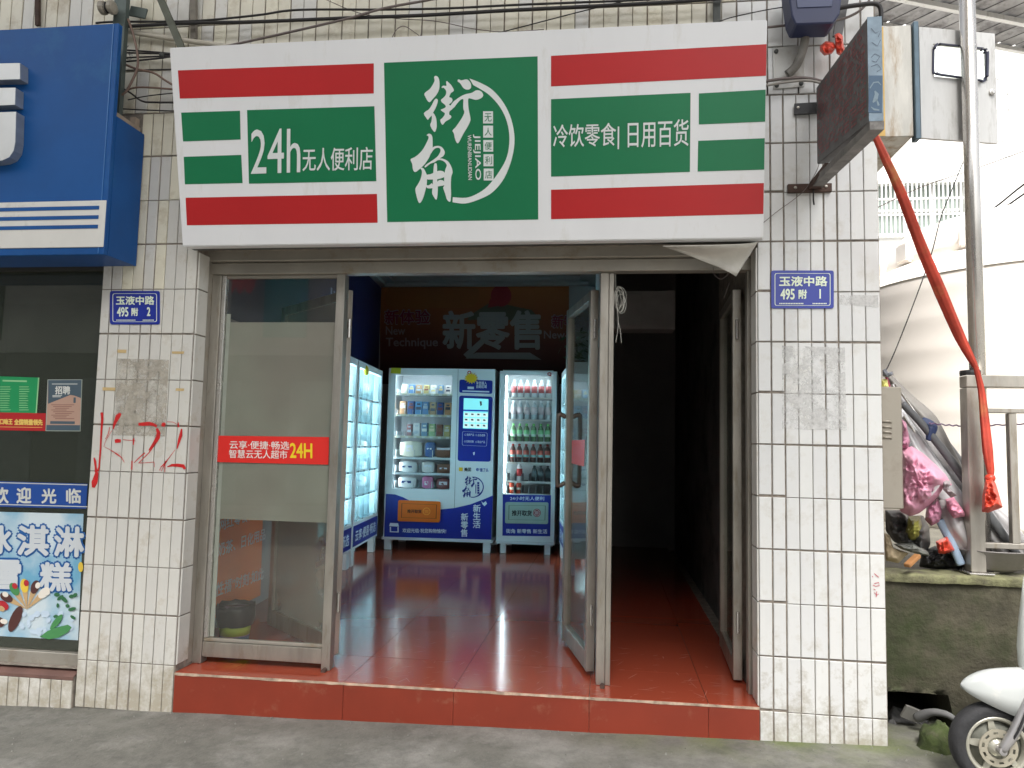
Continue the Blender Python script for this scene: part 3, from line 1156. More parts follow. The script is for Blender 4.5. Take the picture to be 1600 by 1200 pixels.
Z2 = [[(365, 115), (400, 88), (440, 105), (458, 160), (460, 300), (450, 340), (430, 400), (400, 470), (340, 560), (270, 630), (200, 685), (170, 680), (150, 640), (140, 560), (115, 490), (180, 455), (250, 400), (310, 330), (360, 240), (395, 160), (390, 125)],
      [(462, 305), (500, 285), (560, 280), (610, 305), (648, 365), (645, 410), (620, 445), (585, 465), (540, 500), (490, 535), (420, 560), (350, 615), (335, 600), (360, 570), (420, 530), (480, 490), (540, 440), (575, 380), (583, 340), (560, 312), (510, 315), (470, 345), (430, 405), (447, 350)],
      [(470, 540), (490, 505), (560, 478), (620, 480), (700, 520), (750, 600), (772, 680), (765, 720), (750, 770), (745, 900), (748, 1030), (740, 1140), (715, 1150), (680, 1110), (660, 1040), (625, 935), (640, 900), (640, 780), (655, 660), (680, 590), (670, 560), (640, 525), (580, 500), (520, 510)],
      [(270, 635), (290, 620), (325, 640), (365, 720), (375, 760), (372, 800), (368, 880), (350, 960), (320, 1070), (290, 1140), (260, 1172), (235, 1150), (205, 1050), (190, 950), (230, 880), (270, 800), (290, 720), (290, 665)],
      [(500, 550), (525, 565), (530, 660), (530, 800), (540, 900), (540, 1000), (525, 1110), (500, 1110), (470, 1060), (450, 1010), (462, 900), (465, 800), (470, 700), (480, 580)],
      [(365, 735), (430, 720), (530, 675), (590, 668), (640, 690), (650, 760), (540, 800), (460, 805), (370, 800)],
      [(355, 895), (400, 895), (450, 860), (460, 880), (530, 840), (570, 812), (630, 825), (645, 890), (560, 910), (535, 915), (460, 940), (380, 940)]]
LOGO = [[(650 + x / 10, 110 + y / 10) for x, y in p] for p in Z1] + [[(630 + x / 10, 200 + y / 10) for x, y in p] for p in Z2]
ARC_O = [(733.5, 122.5), (752, 130), (770, 141), (787, 161), (799, 187), (804, 217), (800, 247), (788, 278), (770, 300), (750, 311), (727, 318), (707, 316)]
ARC_I = [(739.5, 133), (752, 140), (765, 149), (781, 167), (792, 190), (796, 217), (792, 245), (780, 268), (762, 291), (745, 303), (728, 309), (707.5, 308)]
ARC_O = [(p.x, p.y) for p in spline([(*p, 0) for p in ARC_O], 4)]
ARC_I = [(p.x, p.y) for p in spline([(*p, 0) for p in ARC_I], 4)]


def smooth_poly(p, k=3):
    """Round a closed outline."""
    n = len(p)
    out = []
    for i in range(n):
        p0, p1, p2, p3 = (V((*p[(i + j) % n], 0)) for j in (-1, 0, 1, 2))
        for q in range(k):
            t = q / k
            w = 0.5 * ((2 * p1) + (p2 - p0) * t + (2 * p0 - 5 * p1 + 4 * p2 - p3) * t * t + (3 * p1 - p0 - 3 * p2 + p3) * t ** 3)
            out.append((w.x, w.y))
    return out


def draw_logo(m, put, off=0.0):
    for i, p in enumerate(LOGO):
        m.poly([put(u, v, off + 0.00012 * i) for u, v in smooth_poly(p)])
    for i in range(len(ARC_O) - 1):
        m.poly([put(u, v, off) for u, v in (ARC_O[i], ARC_O[i + 1], ARC_I[i + 1], ARC_I[i])])


m = M()
draw_logo(m, lambda u, v, o: FS.px(u, v, o), 2 * OFF)
obj('logo', m, WHT, sg)
m = M()
text_box(m, 'JIEJIAO', FS.px(739.3, 210, 2 * OFF), FS.px(740.5, 281, 2 * OFF) - FS.px(739.3, 210, 2 * OFF), FS.px(750.5, 210, 2 * OFF) - FS.px(739.3, 210, 2 * OFF), FS.n, 0.02)
obj('lettering', m, WHT, sg)
m = M()
text_box(m, 'WURENBIANLIDIAN', FS.px(730.5, 211, 2 * OFF), FS.px(731.8, 281, 2 * OFF) - FS.px(730.5, 211, 2 * OFF), FS.px(736.3, 211, 2 * OFF) - FS.px(730.5, 211, 2 * OFF), FS.n, 0.015)
obj('lettering', m, WHT, sg)
SQ = [(754.8, 173.8, 770.3, 192.9), (755, 196.3, 770.4, 215), (755.2, 218.8, 770.6, 237), (755.5, 240.9, 770.9, 259.8), (755.8, 263.4, 771.2, 282)]
m, t = M(), M()
for (a, b, c, d_), ch in zip(SQ, '无人便利店'):
    quad_px(m, FS, [(a, b), (c, b), (c, d_), (a, d_)], 2 * OFF)
    text_px(t, ch, FS, a + 2.2, b + 3.2, c - 2.2, d_ - 3, 3 * OFF)
s_ = obj('letter_square', m, WHT, sg)
obj('lettering', t, GREEN_V, s_)
# curled vinyl hanging under the right end
m = M()
rows = []
top = [(1036, 384), (1060, 383.5), (1090, 383), (1120, 382.5), (1150, 381.5), (1172, 380), (1184, 378)]
bot = [(1036, 385.2), (1068, 396), (1098, 408), (1120, 416.5), (1140, 426), (1150, 432), (1158, 418)]
for i in range(7):
    t = i / 6
    row = []
    for k, ((a, b), (c, d_)) in enumerate(zip(top, bot)):
        y = -0.10 + 0.10 * t + 0.035 * math.sin(math.pi * t) + 0.012 * math.sin(k * 1.7 + t * 3)
        row.append(PY(a + (c - a) * t, b + (d_ - b) * t, y))
    rows.append(row)
m.grid(rows)
fl_ = obj('loose_vinyl', m, mat('old_vinyl', (0.60, 0.58, 0.53), 0.45, var=0.1, scale=9), sg, smooth=True)
sm = fl_.modifiers.new('thick', 'SOLIDIFY')
sm.thickness = 0.003

# ------------------------------------------------------------------ number plates
PLATE = mat('plate_blue', rgb(28, 48, 150), 0.3, var=0.05, coat=0.3)
PLATE_W = mat('plate_white', rgb(226, 236, 214), 0.4, var=0.03)


def number_plate(box, digit, label):
    (x0, y0, x1, y1) = box
    F_ = Fr((0, -0.0022, 0), (1, 0, 0), (0, 0, 1))

    def q(a, b):
        return (x0 + (x1 - x0) * a, y0 + (y1 - y0) * b)
    root = thing('number_plate', label, 'sign', F_.px(*q(.5, 1)), 'blue street number plates')
    m = M()
    m.prism([F_.px(u, v, 0.0055) for u, v in rrect([q(0, 0), q(1, 0), q(1, 1), q(0, 1)], 4)], -F_.n * 0.0035)
    obj('plate', m, PLATE, root, bevel=0.001)
    m = M()
    ring_px(m, F_, rrect([q(.055, .075), q(.945, .075), q(.945, .925), q(.055, .925)], 3.5), 1.1, 0.0062)
    text_px(m, '玉液中路', F_, *q(.13, .16), *q(.89, .41), 0.0062, bold=0.035)
    text_px(m, '495', F_, *q(.15, .49), *q(.37, .76), 0.0062, bold=0.03)
    text_px(m, '附', F_, *q(.44, .51), *q(.565, .74), 0.0062, bold=0.035)
    dx = .012 if digit == '1' else .03
    text_px(m, digit, F_, *q(.78 - dx, .49), *q(.78 + dx, .74), 0.0062, bold=0.035 if digit != '1' else 0.0)
    for a, b in ((.13, .52), (.66, .89)):
        k = 15 if a < .5 else 9
        for i in range(k):
            t0 = a + (b - a) * i / k
            quad_px(m, F_, [q(t0, .855), q(t0 + (b - a) / k * .72, .855), q(t0 + (b - a) / k * .72, .885), q(t0, .885)], 0.0062)
    obj('lettering', m, PLATE_W, root)


number_plate((171.5, 454.5, 249.5, 507), '2', 'small blue street number plate ending in 2 on the left pillar')
number_plate((1205, 422.5, 1303, 482), '1', 'small blue street number plate ending in 1 on the right pillar')

# ------------------------------------------------------------------ marks on the pillars
FW0 = Fr((0, -0.0024, 0), (1, 0, 0), (0, 0, 1))


def gz(pts):
    return [(120 + x / 8, 630 + y / 8) for x, y in pts]


gr = M()
for pts, w in (([(312, 115), (318, 200), (310, 300), (302, 420), (298, 560), (288, 680), (278, 800), (262, 850)], [3.6, 3.2, 2.6, 2.2, 2.0, 1.9, 1.9, 2.2]),
               ([(252, 860), (238, 930), (220, 990), (205, 1055)], [4.0, 6.0, 7.5, 3.5]),
               ([(215, 680), (228, 730), (236, 800), (242, 860)], [1.6, 3, 2.6, 4]),
               ([(545, 125), (515, 165), (490, 215), (468, 265), (455, 325)], [3, 6, 4.2, 3, 1.2]),
               ([(410, 300), (395, 380), (355, 450)], [.8, .7, .6]), ([(440, 340), (360, 470), (335, 545)], [.5, .5, .4]),
               ([(345, 545), (420, 585), (500, 635), (560, 680), (595, 740)], [.5, .6, 1.8, 1.0, .6]),
               ([(475, 475), (510, 470), (550, 472)], [4, 5, 4]), ([(575, 455), (640, 462), (735, 470)], [.8, .7, .6]), ([(712, 440), (706, 520)], [2, 1.2]),
               ([(770, 262), (830, 262), (900, 255), (960, 268), (1000, 290)], [3.4, 4.4, 4.8, 3.8, 3]),
               ([(1000, 315), (1022, 370), (1012, 430), (970, 500), (900, 590)], [3, 4.8, 5.2, 4.2, 1.4]),
               ([(990, 500), (900, 620), (770, 750)], [1.2, 1, .8]), ([(850, 620), (780, 680), (715, 745)], [1.4, 1.2, .8]),
               ([(690, 720), (688, 830)], [1.4, 1.4]), ([(775, 748), (860, 745), (965, 735)], [.7, .6, .7]), ([(965, 735), (970, 800)], [.7, .5]),
               ([(1060, 265), (1085, 270), (1105, 250)], [4, 5.5, 3]), ([(1130, 232), (1200, 235), (1265, 270)], [.7, .6, .6]), ([(1268, 240), (1270, 300)], [1.2, 2.4]),
               ([(1310, 320), (1300, 400), (1275, 480), (1252, 570)], [1.6, 4, 3.2, 1.0]), ([(1230, 580), (1170, 660), (1110, 740), (1050, 800), (1035, 840)], [.5, .7, 1.4, 1.2, .8]),
               ([(1130, 720), (1080, 800), (1055, 850)], [.9, .7, .6]), ([(1105, 720), (1100, 860)], [.9, .8]),
               ([(1130, 795), (1190, 775), (1260, 775), (1330, 785), (1352, 825)], [1, 3.2, 4, 4.4, 3.4])):
    stroke_px(gr, FW0, gz(pts), [x * 1.25 for x in (w if isinstance(w, list) else [w])], 0.0022)
obj('graffiti', gr, mat('red_spray', rgb(196, 24, 26), 0.5, var=0.2, scale=40, alpha=(0.37, 0.05, 55)), kind='thing',
    label='red spray painted K and two 2s on the left pillar', cat='graffiti')
m = M()
for pts in ([(1366, 896), (1373, 902)], [(1363, 900), (1364, 902)], [(1366, 912), (1373, 910), (1374, 915), (1368, 916), (1364, 914)], [(1365, 920), (1368, 922)], [(1366, 926), (1370, 930), (1373, 928)], [(1370, 924), (1369, 933)]):
    stroke_px(m, FW0, pts, 1.0, 0.0022)
obj('graffiti', m, mat('red_pen', rgb(190, 70, 84), 0.6, var=0.1), label='tiny red pen scribble low on the right pillar near its outer edge', cat='graffiti')


def residue(pts, mt, label):
    m = M()
    quad_px(m, FW0, pts, 0.0020)
    obj('glue_residue', m, mt, label=label, cat='glue mark')


GLUE_L = mat('old_glue', (0.44, 0.40, 0.33), 0.85, var=0.35, scale=25, alpha=(0.47, 0.12, 8, 0.75))
GLUE_R = mat('paper_scraps', (0.64, 0.635, 0.62), 0.85, var=0.12, scale=25, alpha=(0.50, 0.10, 8, 0.75))
residue([(184, 560), (264, 562), (258, 682), (176, 680)], GLUE_L, 'brown patch of torn poster glue on the left pillar above the graffiti')
residue([(1222, 540), (1320, 543), (1323, 672), (1222, 670)], GLUE_R, 'grey scraps of a torn poster on the right pillar under the number plate')
residue([(1312, 461), (1372, 461), (1373, 480), (1312, 476)], GLUE_R, 'thin grey strip of torn paper beside the right number plate')
TAPE = mat('old_tape', rgb(196, 170, 120), 0.6, var=0.1)
for pts, lb in (([(183.5, 546), (197.5, 546.5), (197, 551.5), (183.5, 551)], 'short yellowed tape scrap under the left number plate'),
                ([(268.5, 549), (288, 549), (287, 553), (268.5, 552.5)], 'yellowed tape scrap near the inner edge of the left pillar, uppermost of two there'),
                ([(160, 605), (180.5, 605.5), (180, 610.5), (160, 610)], 'wide yellowed tape scrap on the outer side of the left pillar'),
                ([(275, 606.5), (288, 607), (287, 611), (274, 610.5)], 'yellowed tape scrap near the inner edge of the left pillar, lower of two there')):
    obj('tape_scrap', quad_px(M(), FW0, pts, 0.0024), TAPE, label=lb, cat='tape', group='tape scraps on the left pillar')

# ------------------------------------------------------------------ vending machines
VM_W = mat('machine_white', (0.72, 0.75, 0.77), 0.35, var=0.03, scale=2)
VM_IN = mat('machine_inside', (0.42, 0.45, 0.47), 0.6, var=0.05)
VM_BLUE = mat('machine_blue', rgb(22, 44, 150), 0.35, var=0.04)
LED_COOL = mat('led_cool', (0.9, 1, 1), 0.5, var=0, emis=(0.72, 0.95, 1.0), estr=9.0)
LED_SOFT = mat('led_soft', (0.9, 1, 1), 0.5, var=0, emis=(0.80, 0.95, 1.0), estr=15.0)
LETT_W = pm(224, 232, 240)
LETT_K = pm(24, 26, 40)
VGLASS = glass_mat('machine_glass', (0.93, 0.95, 0.96), 0.03)


def zm(pts, u0=580, v0=560, k=4.0):
    return [(u0 + x / k, v0 + y / k) for x, y in pts]


def shelf_box(root, name, fr, p0, p1, z, dz, c0, c1, mt):
    """A slab between two pixel columns on a machine's front, from depth c0 to c1 behind it."""
    a, b = fr.px(*p0), fr.px(*p1)
    a, b = V((a.x, a.y, z)), V((b.x, b.y, z))
    return obj(name, M().obox(a - fr.n * c0, b - a, -fr.n * (c1 - c0), (0, 0, dz)), mt, root)


def machine_body(root, fr, xa, xb, z0, z1, dep, wx0, wx1, wz0, wz1, inner=None):
    """Hollow cabinet: front in pieces round the window, sides, back, inner lining. a along, b up (absolute z)."""
    def bx(a0, a1, b0, b1, c0, c1):
        return M().obox(fr.pt(a0, b0, -c0), fr.ex * (a1 - a0), fr.ey * (b1 - b0), -fr.n * (c1 - c0))
    t = 0.03
    m = M()
    for args in ((xa, wx0, z0, z1), (wx1, xb, z0, z1), (wx0, wx1, z0, wz0), (wx0, wx1, wz1, z1)):
        m.obox(fr.pt(args[0], args[2], 0), fr.ex * (args[1] - args[0]), fr.ey * (args[3] - args[2]), -fr.n * t)
    obj('front_panel', m, VM_W, root)
    m = M()
    m.obox(fr.pt(xa, z0, -t), fr.ex * 0.012, fr.ey * (z1 - z0), -fr.n * (dep - t))
    m.obox(fr.pt(xb - 0.012, z0, -t), fr.ex * 0.012, fr.ey * (z1 - z0), -fr.n * (dep - t))
    m.obox(fr.pt(xa + .012, z1 - 0.012, -t), fr.ex * (xb - xa - .024), fr.ey * 0.012, -fr.n * (dep - t))
    m.obox(fr.pt(xa + .012, z0, -t), fr.ex * (xb - xa - .024), fr.ey * 0.012, -fr.n * (dep - t))
    m.obox(fr.pt(xa + .012, z0 + .012, -dep + 0.012), fr.ex * (xb - xa - .024), fr.ey * (z1 - z0 - .024), -fr.n * 0.012)
    obj('cabinet', m, VM_W, root)
    m = M()
    d2 = min(dep - 0.05, 0.42)
    m.obox(fr.pt(wx0 - .04, wz0 - .01, -d2), fr.ex * (wx1 - wx0 + .06), fr.ey * (wz1 - wz0 + .07), -fr.n * 0.008)
    m.obox(fr.pt(wx0 - .034, wz0 - .01, -t - .001), fr.ex * 0.008, fr.ey * (wz1 - wz0 + .07), -fr.n * (d2 - t))
    m.obox(fr.pt(wx1 + .002, wz0 - .01, -t), fr.ex * 0.01, fr.ey * (wz1 - wz0 + .02), -fr.n * (d2 - t))
    m.obox(fr.pt(wx0 - .026, wz1 + .05, -t - .001), fr.ex * (wx1 - wx0 + .028), fr.ey * 0.008, -fr.n * (d2 - t))
    m.obox(fr.pt(wx0, wz0 - .012, -t), fr.ex * (wx1 - wx0), fr.ey * 0.008, -fr.n * (d2 - t))
    obj('lining', m, inner or VM_IN, root)
    obj('glass_pane', bx(wx0 + .001, wx1 - .001, wz0 + .001, wz1 - .001, 0.008, 0.012), VGLASS, root)
    return bx


def ab(fr, u, v):
    p = fr.px(u, v) - fr.o
    return p.dot(fr.ex), p.dot(fr.ey)


# --- wide goods machine
FV = Fr((-0.235, 4.19, 0.0), (1.0, 0.03, 0), (0, 0, 1))
v1 = thing('vending_machine', 'wide white vending machine with an orange hatch and a touch screen', 'vending machine', FV.pt(0.56, -0.02), 'vending machines in the shop')
xa, zt = ab(FV, 609, 574)
xa = ab(FV, 603.5, 700)[0]
xb = ab(FV, 770.8, 700)[0]
z0 = ab(FV, 690, 841.5)[1]
z1 = ab(FV, 690, 576)[1]
wx0, wx1 = ab(FV, 615.3, 680)[0], ab(FV, 704.5, 680)[0]
wz0, wz1 = ab(FV, 660, 764.5)[1], ab(FV, 660, 586.3)[1]
bx = machine_body(v1, FV, xa, xb, z0, z1, 0.72, wx0, wx1, wz0, wz1)
m = M()
m.obox(FV.pt(xa - .015, z0 - 0.028, 0.01), FV.ex * (xb - xa + .03), FV.ey * 0.026, -FV.n * 0.74)
obj('base_rail', m, VM_W, v1)
for a in (xa + 0.01, xb - 0.085):
    for c in (0.01, 0.62):
        obj('foot', M().obox(FV.pt(a, floorz(0.3) + 0.001, -c), FV.ex * 0.075, FV.ey * (z0 - 0.029 - floorz(0.3)), -FV.n * 0.06), VM_W, v1)
m = M()
sx = ab(FV, 712.3, 700)[0]
m.obox(FV.pt(sx, z0 + .004, 0.0008), FV.ex * 0.003, FV.ey * (z1 - z0 - .008), -FV.n * 0.001)
obj('door_gap', m, LETT_K, v1)
m = M()
quad_px(m, FV, zm([(92, 846), (150, 850), (200, 868), (250, 893), (330, 932), (430, 944), (520, 935), (620, 912), (700, 882), (762, 856), (750, 1133), (80, 1114)]), 0.0014)
obj('blue_wave', m, VM_BLUE, v1)
ORANGE = mat('hatch_orange', rgb(226, 108, 20), 0.4, var=0.05)
m = M()
q = zm([(168, 885), (433, 895), (429, 1026), (164, 1018)])
slab_px(m, FV, rrect(q, 3), 0.02, 0.018)
ht = obj('hatch', m, ORANGE, v1, bevel=0.003)
m = M()
ring_px(m, FV, zm([(190, 906), (411, 914), (407, 1002), (187, 995)]), 1.0, 0.0206)
text_px(m, '推开取货', FV, 636.5, 796, 658.5, 801.5, 0.0206, bold=0.03, slope=.5)
obj('lettering', m, pm(60, 26, 14), ht)
m = M()
ring_px(m, FV, [(666.5 + 6 * math.cos(t * .35), 799 + 6 * math.sin(t * .35)) for t in range(18)], 1.2, 0.0206)
for k in range(4):
    stroke_px(m, FV, [(664.4 + k * 1.5, 802), (664 + k * 1.6, 796.5)], 0.8, 0.0206)
obj('hand_print', m, pm(246, 150, 50), ht)
m = M()
text_px(m, '欢迎光临·祝您购物愉快!', FV, 629, 825.5, 697, 832, 0.002, bold=0.02, slope=1.2)
obj('lettering', m, LETT_W, v1)
m = M()
text_px(m, '新\n生\n活', FV, 739.5, 788.5, 751, 825, 0.002, bold=0.007, lean=-.6)
obj('lettering', m, LETT_W, v1)
m = M()
text_px(m, '新\n零\n售', FV, 720.5, 802, 731.5, 838.5, 0.002, bold=0.007, lean=-.6)
obj('lettering', m, LETT_W, v1)
m = M()
for pts in ([(608, 822), (609.5, 817), (622, 817.5), (623.5, 823)], [(609, 823), (609, 831), (611, 831), (611, 823)], [(621, 823.5), (621, 831.5), (623, 831.5), (623, 823.5)], [(609, 830), (609, 831.5), (623, 832), (623, 830.6)]):
    quad_px(m, FV, pts, 0.002)
quad_px(m, FV, [(752, 783), (755, 786), (759, 783), (761, 787), (757, 791), (754, 788)], 0.002)
obj('shop_emblem', m, LETT_W, v1)
m = M()
slab_px(m, FV, rrect(zm([(552, 132), (759, 138), (756, 222), (550, 214)]), 3), 0.004, 0.004)
p1_ = obj('info_panel', m, VM_BLUE, v1)
m = M()
text_px(m, '享您插入\n自助区域', FV, 744, 596, 760.5, 606.5, 0.0046, bold=0.01)
quad_px(m, FV, zm([(570, 200), (738, 204), (738, 213), (570, 208)]), 0.0046)
quad_px(m, FV, zm([(602, 176), (642, 177), (642, 192), (602, 191)]), 0.0046)
obj('lettering', m, LETT_W, p1_)
m = M()
slab_px(m, FV, rrect(zm([(550, 232), (758, 239), (746, 646), (540, 641)]), 4), 0.006, 0.006)
p2_ = obj('control_panel', m, VM_BLUE, v1)
m = M()
ring_px(m, FV, rrect(zm([(570, 455), (727, 465), (722, 550), (568, 543)]), 2.5), 0.5, 0.0066)
for w, (x, y) in zip(('选择产品', '点击选择', '扫码付款', '取出产品'), ((597, 469), (666, 472), (595, 511), (665, 514))):
    text_px(m, w, FV, *zm([(x, y), (x + 46, y + 15)])[0], *zm([(x, y), (x + 46, y + 15)])[1], 0.0066, bold=0.01, slope=.3)
    ring_px(m, FV, [(580 + (x - 9 + 5 * math.cos(t)) / 4, 560 + (y + 8 + 6 * math.sin(t)) / 4) for t in [i * 0.628 for i in range(10)]], 0.35, 0.0066)
quad_px(m, FV, zm([(636, 588), (648, 584), (645, 604), (639, 604)]), 0.0066)
obj('lettering', m, LETT_W, p2_)
SCREEN = mat('touch_screen', (0.1, 0.3, 0.35), 0.2, var=0, emis=rgb(112, 200, 205), estr=0.6)
m = M()
slab_px(m, FV, zm([(579, 248), (733, 254), (728, 443), (573, 437)]), 0.0085, 0.003)
scr = obj('screen', m, SCREEN, v1)
m, m2, m3 = M(), M(), M()
slab_px(m, FV, zm([(577, 319), (730, 323), (730, 333), (576, 329)]), 0.0092, 0.0005)
for r in range(3):
    for c in range(4):
        x, y = 584 + c * 38 - r * 1.2, 341 + r * 34 + c * 1.2
        slab_px(m2, FV, zm([(x - 3, y - 3), (x + 31, y - 2), (x + 30, y + 24), (x - 4, y + 23)]), 0.0092, 0.0004)
        slab_px(m3, FV, zm([(x + 3, y + 2), (x + 19 - c, y + 3), (x + 18, y + 12 + r), (x + 3, y + 12)]), 0.0097, 0.0004)
slab_px(m3, FV, zm([(678, 268), (690, 268), (692, 292), (682, 298)]), 0.0092, 0.0004)
obj('screen_bar', m, mat('screen_blue', (0, 0, 0), 0.3, var=0, emis=rgb(30, 70, 190), estr=.4), scr)
obj('screen_tile', m2, mat('screen_pale', (0, 0, 0), 0.3, var=0, emis=rgb(190, 232, 232), estr=.6), scr)
obj('screen_picture', m3, mat('screen_dark', (0, 0, 0), 0.3, var=0, emis=rgb(60, 50, 60), estr=.4), scr)
m = M()
text_px(m, '美团', FV, 725.2, 730.6, 735.8, 736.3, 0.002, bold=0.03)
obj('lettering', m, LETT_K, v1)
obj('print_patch', quad_px(M(), FV, zm([(549, 681), (573, 682), (572, 705), (548, 704)]), 0.002), pm(240, 190, 40), v1)
m = M()
text_px(m, '饿了么', FV, 749.5, 731.5, 763.5, 737, 0.002, bold=0.02)
obj('lettering', m, pm(24, 84, 180), v1)
m = M()
text_px(m, 'e', FV, 744, 731.5, 748, 736, 0.002, bold=0.03)
obj('lettering', m, pm(24, 84, 180), v1)
m = M()
LX0, LY0 = 580 + 568 / 4, 560 + 735 / 4
draw_logo(m, lambda u, v, o: FV.px(LX0 + (u - 642) / 162 * 34, LY0 + (v - 118) / 200 * 34, o), 0.002)
for (a, b, c, d_) in SQ:
    k = 34 / 162
    quad_px(m, FV, [(LX0 + (x - 642) * k, LY0 + (y - 118) * .17) for x, y in ((a, b), (c, b), (c, d_), (a, d_))], 0.002)
stroke_px(m, FV, [(743.5, 757), (743.3, 771)], 1.2, 0.002)
obj('logo', m, pm(24, 44, 130), v1)
m = M()
text_px(m, 'Q', FV, 730.5, 579.6, 736, 586, 0.002, bold=0.05)
obj('logo', m, pm(200, 30, 40), v1)
m = M()
cx, cy = 736.3, 591
quad_px(m, FV, [(cx + (11.5 if i % 2 else 7.6) * math.cos(i * math.pi / 15), cy + (9.5 if i % 2 else 6.0) * math.sin(i * math.pi / 15)) for i in range(30)], 0.0075)
bs = obj('burst_sticker', m, pm(226, 186, 34), v1)
obj('sticker', quad_px(M(), FV, zm([(125, 58), (187, 60), (184, 96), (122, 93)]), 0.002), pm(206, 206, 40), v1)
# shelves with price strips and lamps
SHV1 = [(215, 8), (347, 8), (483, 9), (617, 9), (715, 9), (815, 9)]
strip = mat('price_strip', (0.62, 0.60, 0.45), 0.5, var=0.1)
paper = mat('price_tag', (0.75, 0.75, 0.72), 0.6, var=0.05)
shelf_z1 = []
for i, (y, _d) in enumerate(SHV1[:6]):
    z = ab(FV, 660, 560 + (y + 4) / 4)[1]
    shelf_z1.append(z)
    m = M().obox(FV.pt(wx0 + .004, z - 0.012, -0.06), FV.ex * (wx1 - wx0 - .008), FV.ey * 0.012, -FV.n * 0.34)
    s_ = obj('shelf', m, VM_IN, v1)
    m = M().obox(FV.pt(wx0 + .004, z - 0.018, -0.045), FV.ex * (wx1 - wx0 - .008), FV.ey * 0.022, -FV.n * 0.012)
    obj('price_strip', m, strip if i < 3 else VM_W, s_)
    m = M()
    n_ = 7 if i < 3 else 3
    for k in range(n_):
        a = wx0 + (wx1 - wx0) * (k + .5) / n_
        m.obox(FV.pt(a - .016, z - 0.020, -0.043), FV.ex * 0.032, FV.ey * 0.018, -FV.n * 0.001)
    obj('price_tag', m, paper, s_, kind='stuff')
    m = M()
    for k in range(n_ + 1):
        a = wx0 + .008 + (wx1 - wx0 - .016) * k / n_
        m.obox(FV.pt(a - .0015, z, -0.07), FV.ex * 0.003, FV.ey * (0.05 if i < 3 else 0.08), -FV.n * 0.28)
    obj('divider', m, VM_W, s_)
LED_DIM = mat('led_dim', (0.9, 1, 1), 0.5, var=0, emis=(0.80, 0.95, 1.0), estr=11.0)
obj('lamp_strip', M().obox(FV.pt(wx0 + .01, wz1 + 0.03, -0.036), FV.ex * (wx1 - wx0 - .02), FV.ey * 0.01, -FV.n * 0.05), LED_DIM, v1)
obj('lamp_strip', M().obox(FV.pt(wx0 - .024, wz0 + .02, -0.036), FV.ex * 0.006, FV.ey * (wz1 - wz0 - .04), -FV.n * 0.05), LED_DIM, v1)

# goods on its shelves
ORD = ['first', 'second', 'third', 'fourth', 'fifth', 'sixth', 'seventh']
COLS = {'cream': (232, 226, 206), 'blue': (96, 140, 190), 'tan': (186, 150, 110), 'yellow': (206, 190, 130), 'white': (220, 222, 222), 'navy': (66, 96, 160), 'pale': (232, 222, 216),
        'orange': (200, 150, 110), 'brown': (150, 108, 88), 'green': (150, 176, 110), 'maroon': (150, 96, 98), 'steel': (120, 150, 180), 'pink': (226, 120, 170), 'dark': (50, 50, 60), 'sky': (96, 160, 210)}
ROWS1 = [[('cream', 172, 208, 158), ('blue', 217, 256, 160), ('tan', 262, 299, 163), ('yellow', 311, 349, 163), ('white', 356, 391, 164), ('steel', 403, 438, 163), ('pale', 449, 486, 166)],
         [('orange', 164, 207, 264), ('navy', 213, 259, 264), ('sky', 261, 308, 266), ('blue', 308, 348, 268), ('tan', 354, 395, 270), ('navy', 400, 442, 272), ('orange', 448, 492, 274)],
         [('maroon', 212, 246, 410), ('white', 254, 298, 402), ('steel', 304, 346, 402), ('green', 350, 394, 408), ('brown', 398, 440, 412), ('yellow', 447, 487, 416)]]
for r, row in enumerate(ROWS1):
    z = shelf_z1[r] + 0.0015
    for k, (cn, x0, x1, y0) in enumerate(row):
        u0, u1 = 580 + x0 / 4, 580 + x1 / 4
        a0, a1 = ab(FV, u0, 660)[0], ab(FV, u1, 660)[0]
        hgt = ab(FV, (u0 + u1) / 2, 560 + y0 / 4)[1] - z
        root = thing('snack_packet', '%s snack packet standing %s from the left on the %s shelf of the wide machine' % (cn, ORD[k], ['top', 'second', 'third'][r]), 'packet',
                     FV.pt((a0 + a1) / 2, z, -0.1), 'small packets on the wide machine\'s upper shelves')
        lean = 0.012
        w = (a1 - a0) * .9
        o_ = FV.pt(a0, z, -0.075)
        mm = M()
        mm.obox(o_, FV.ex * w, FV.ey * hgt - FV.n * lean, -FV.n * 0.055)
        obj('box', mm, pm(*COLS[cn]), root, bevel=0.003)
        mm = M()
        alt = random.choice([(230, 228, 220), (70, 72, 90), (150, 84, 76), (224, 206, 150), (190, 200, 210)])
        f0 = 0.18 + 0.3 * random.random()
        e = FV.n * 0.0008
        mm.poly([o_ + e + FV.ex * w * s + (FV.ey * hgt - FV.n * lean) * t for s, t in ((.12, f0), (.88, f0), (.88, f0 + .22), (.12, f0 + .22))])
        mm.poly([o_ + e + FV.ex * w * s + (FV.ey * hgt - FV.n * lean) * t for s, t in ((.25, .72), (.75, .72), (.75, .85), (.25, .85))])
        obj('print_patch', mm, pm(*alt), root)


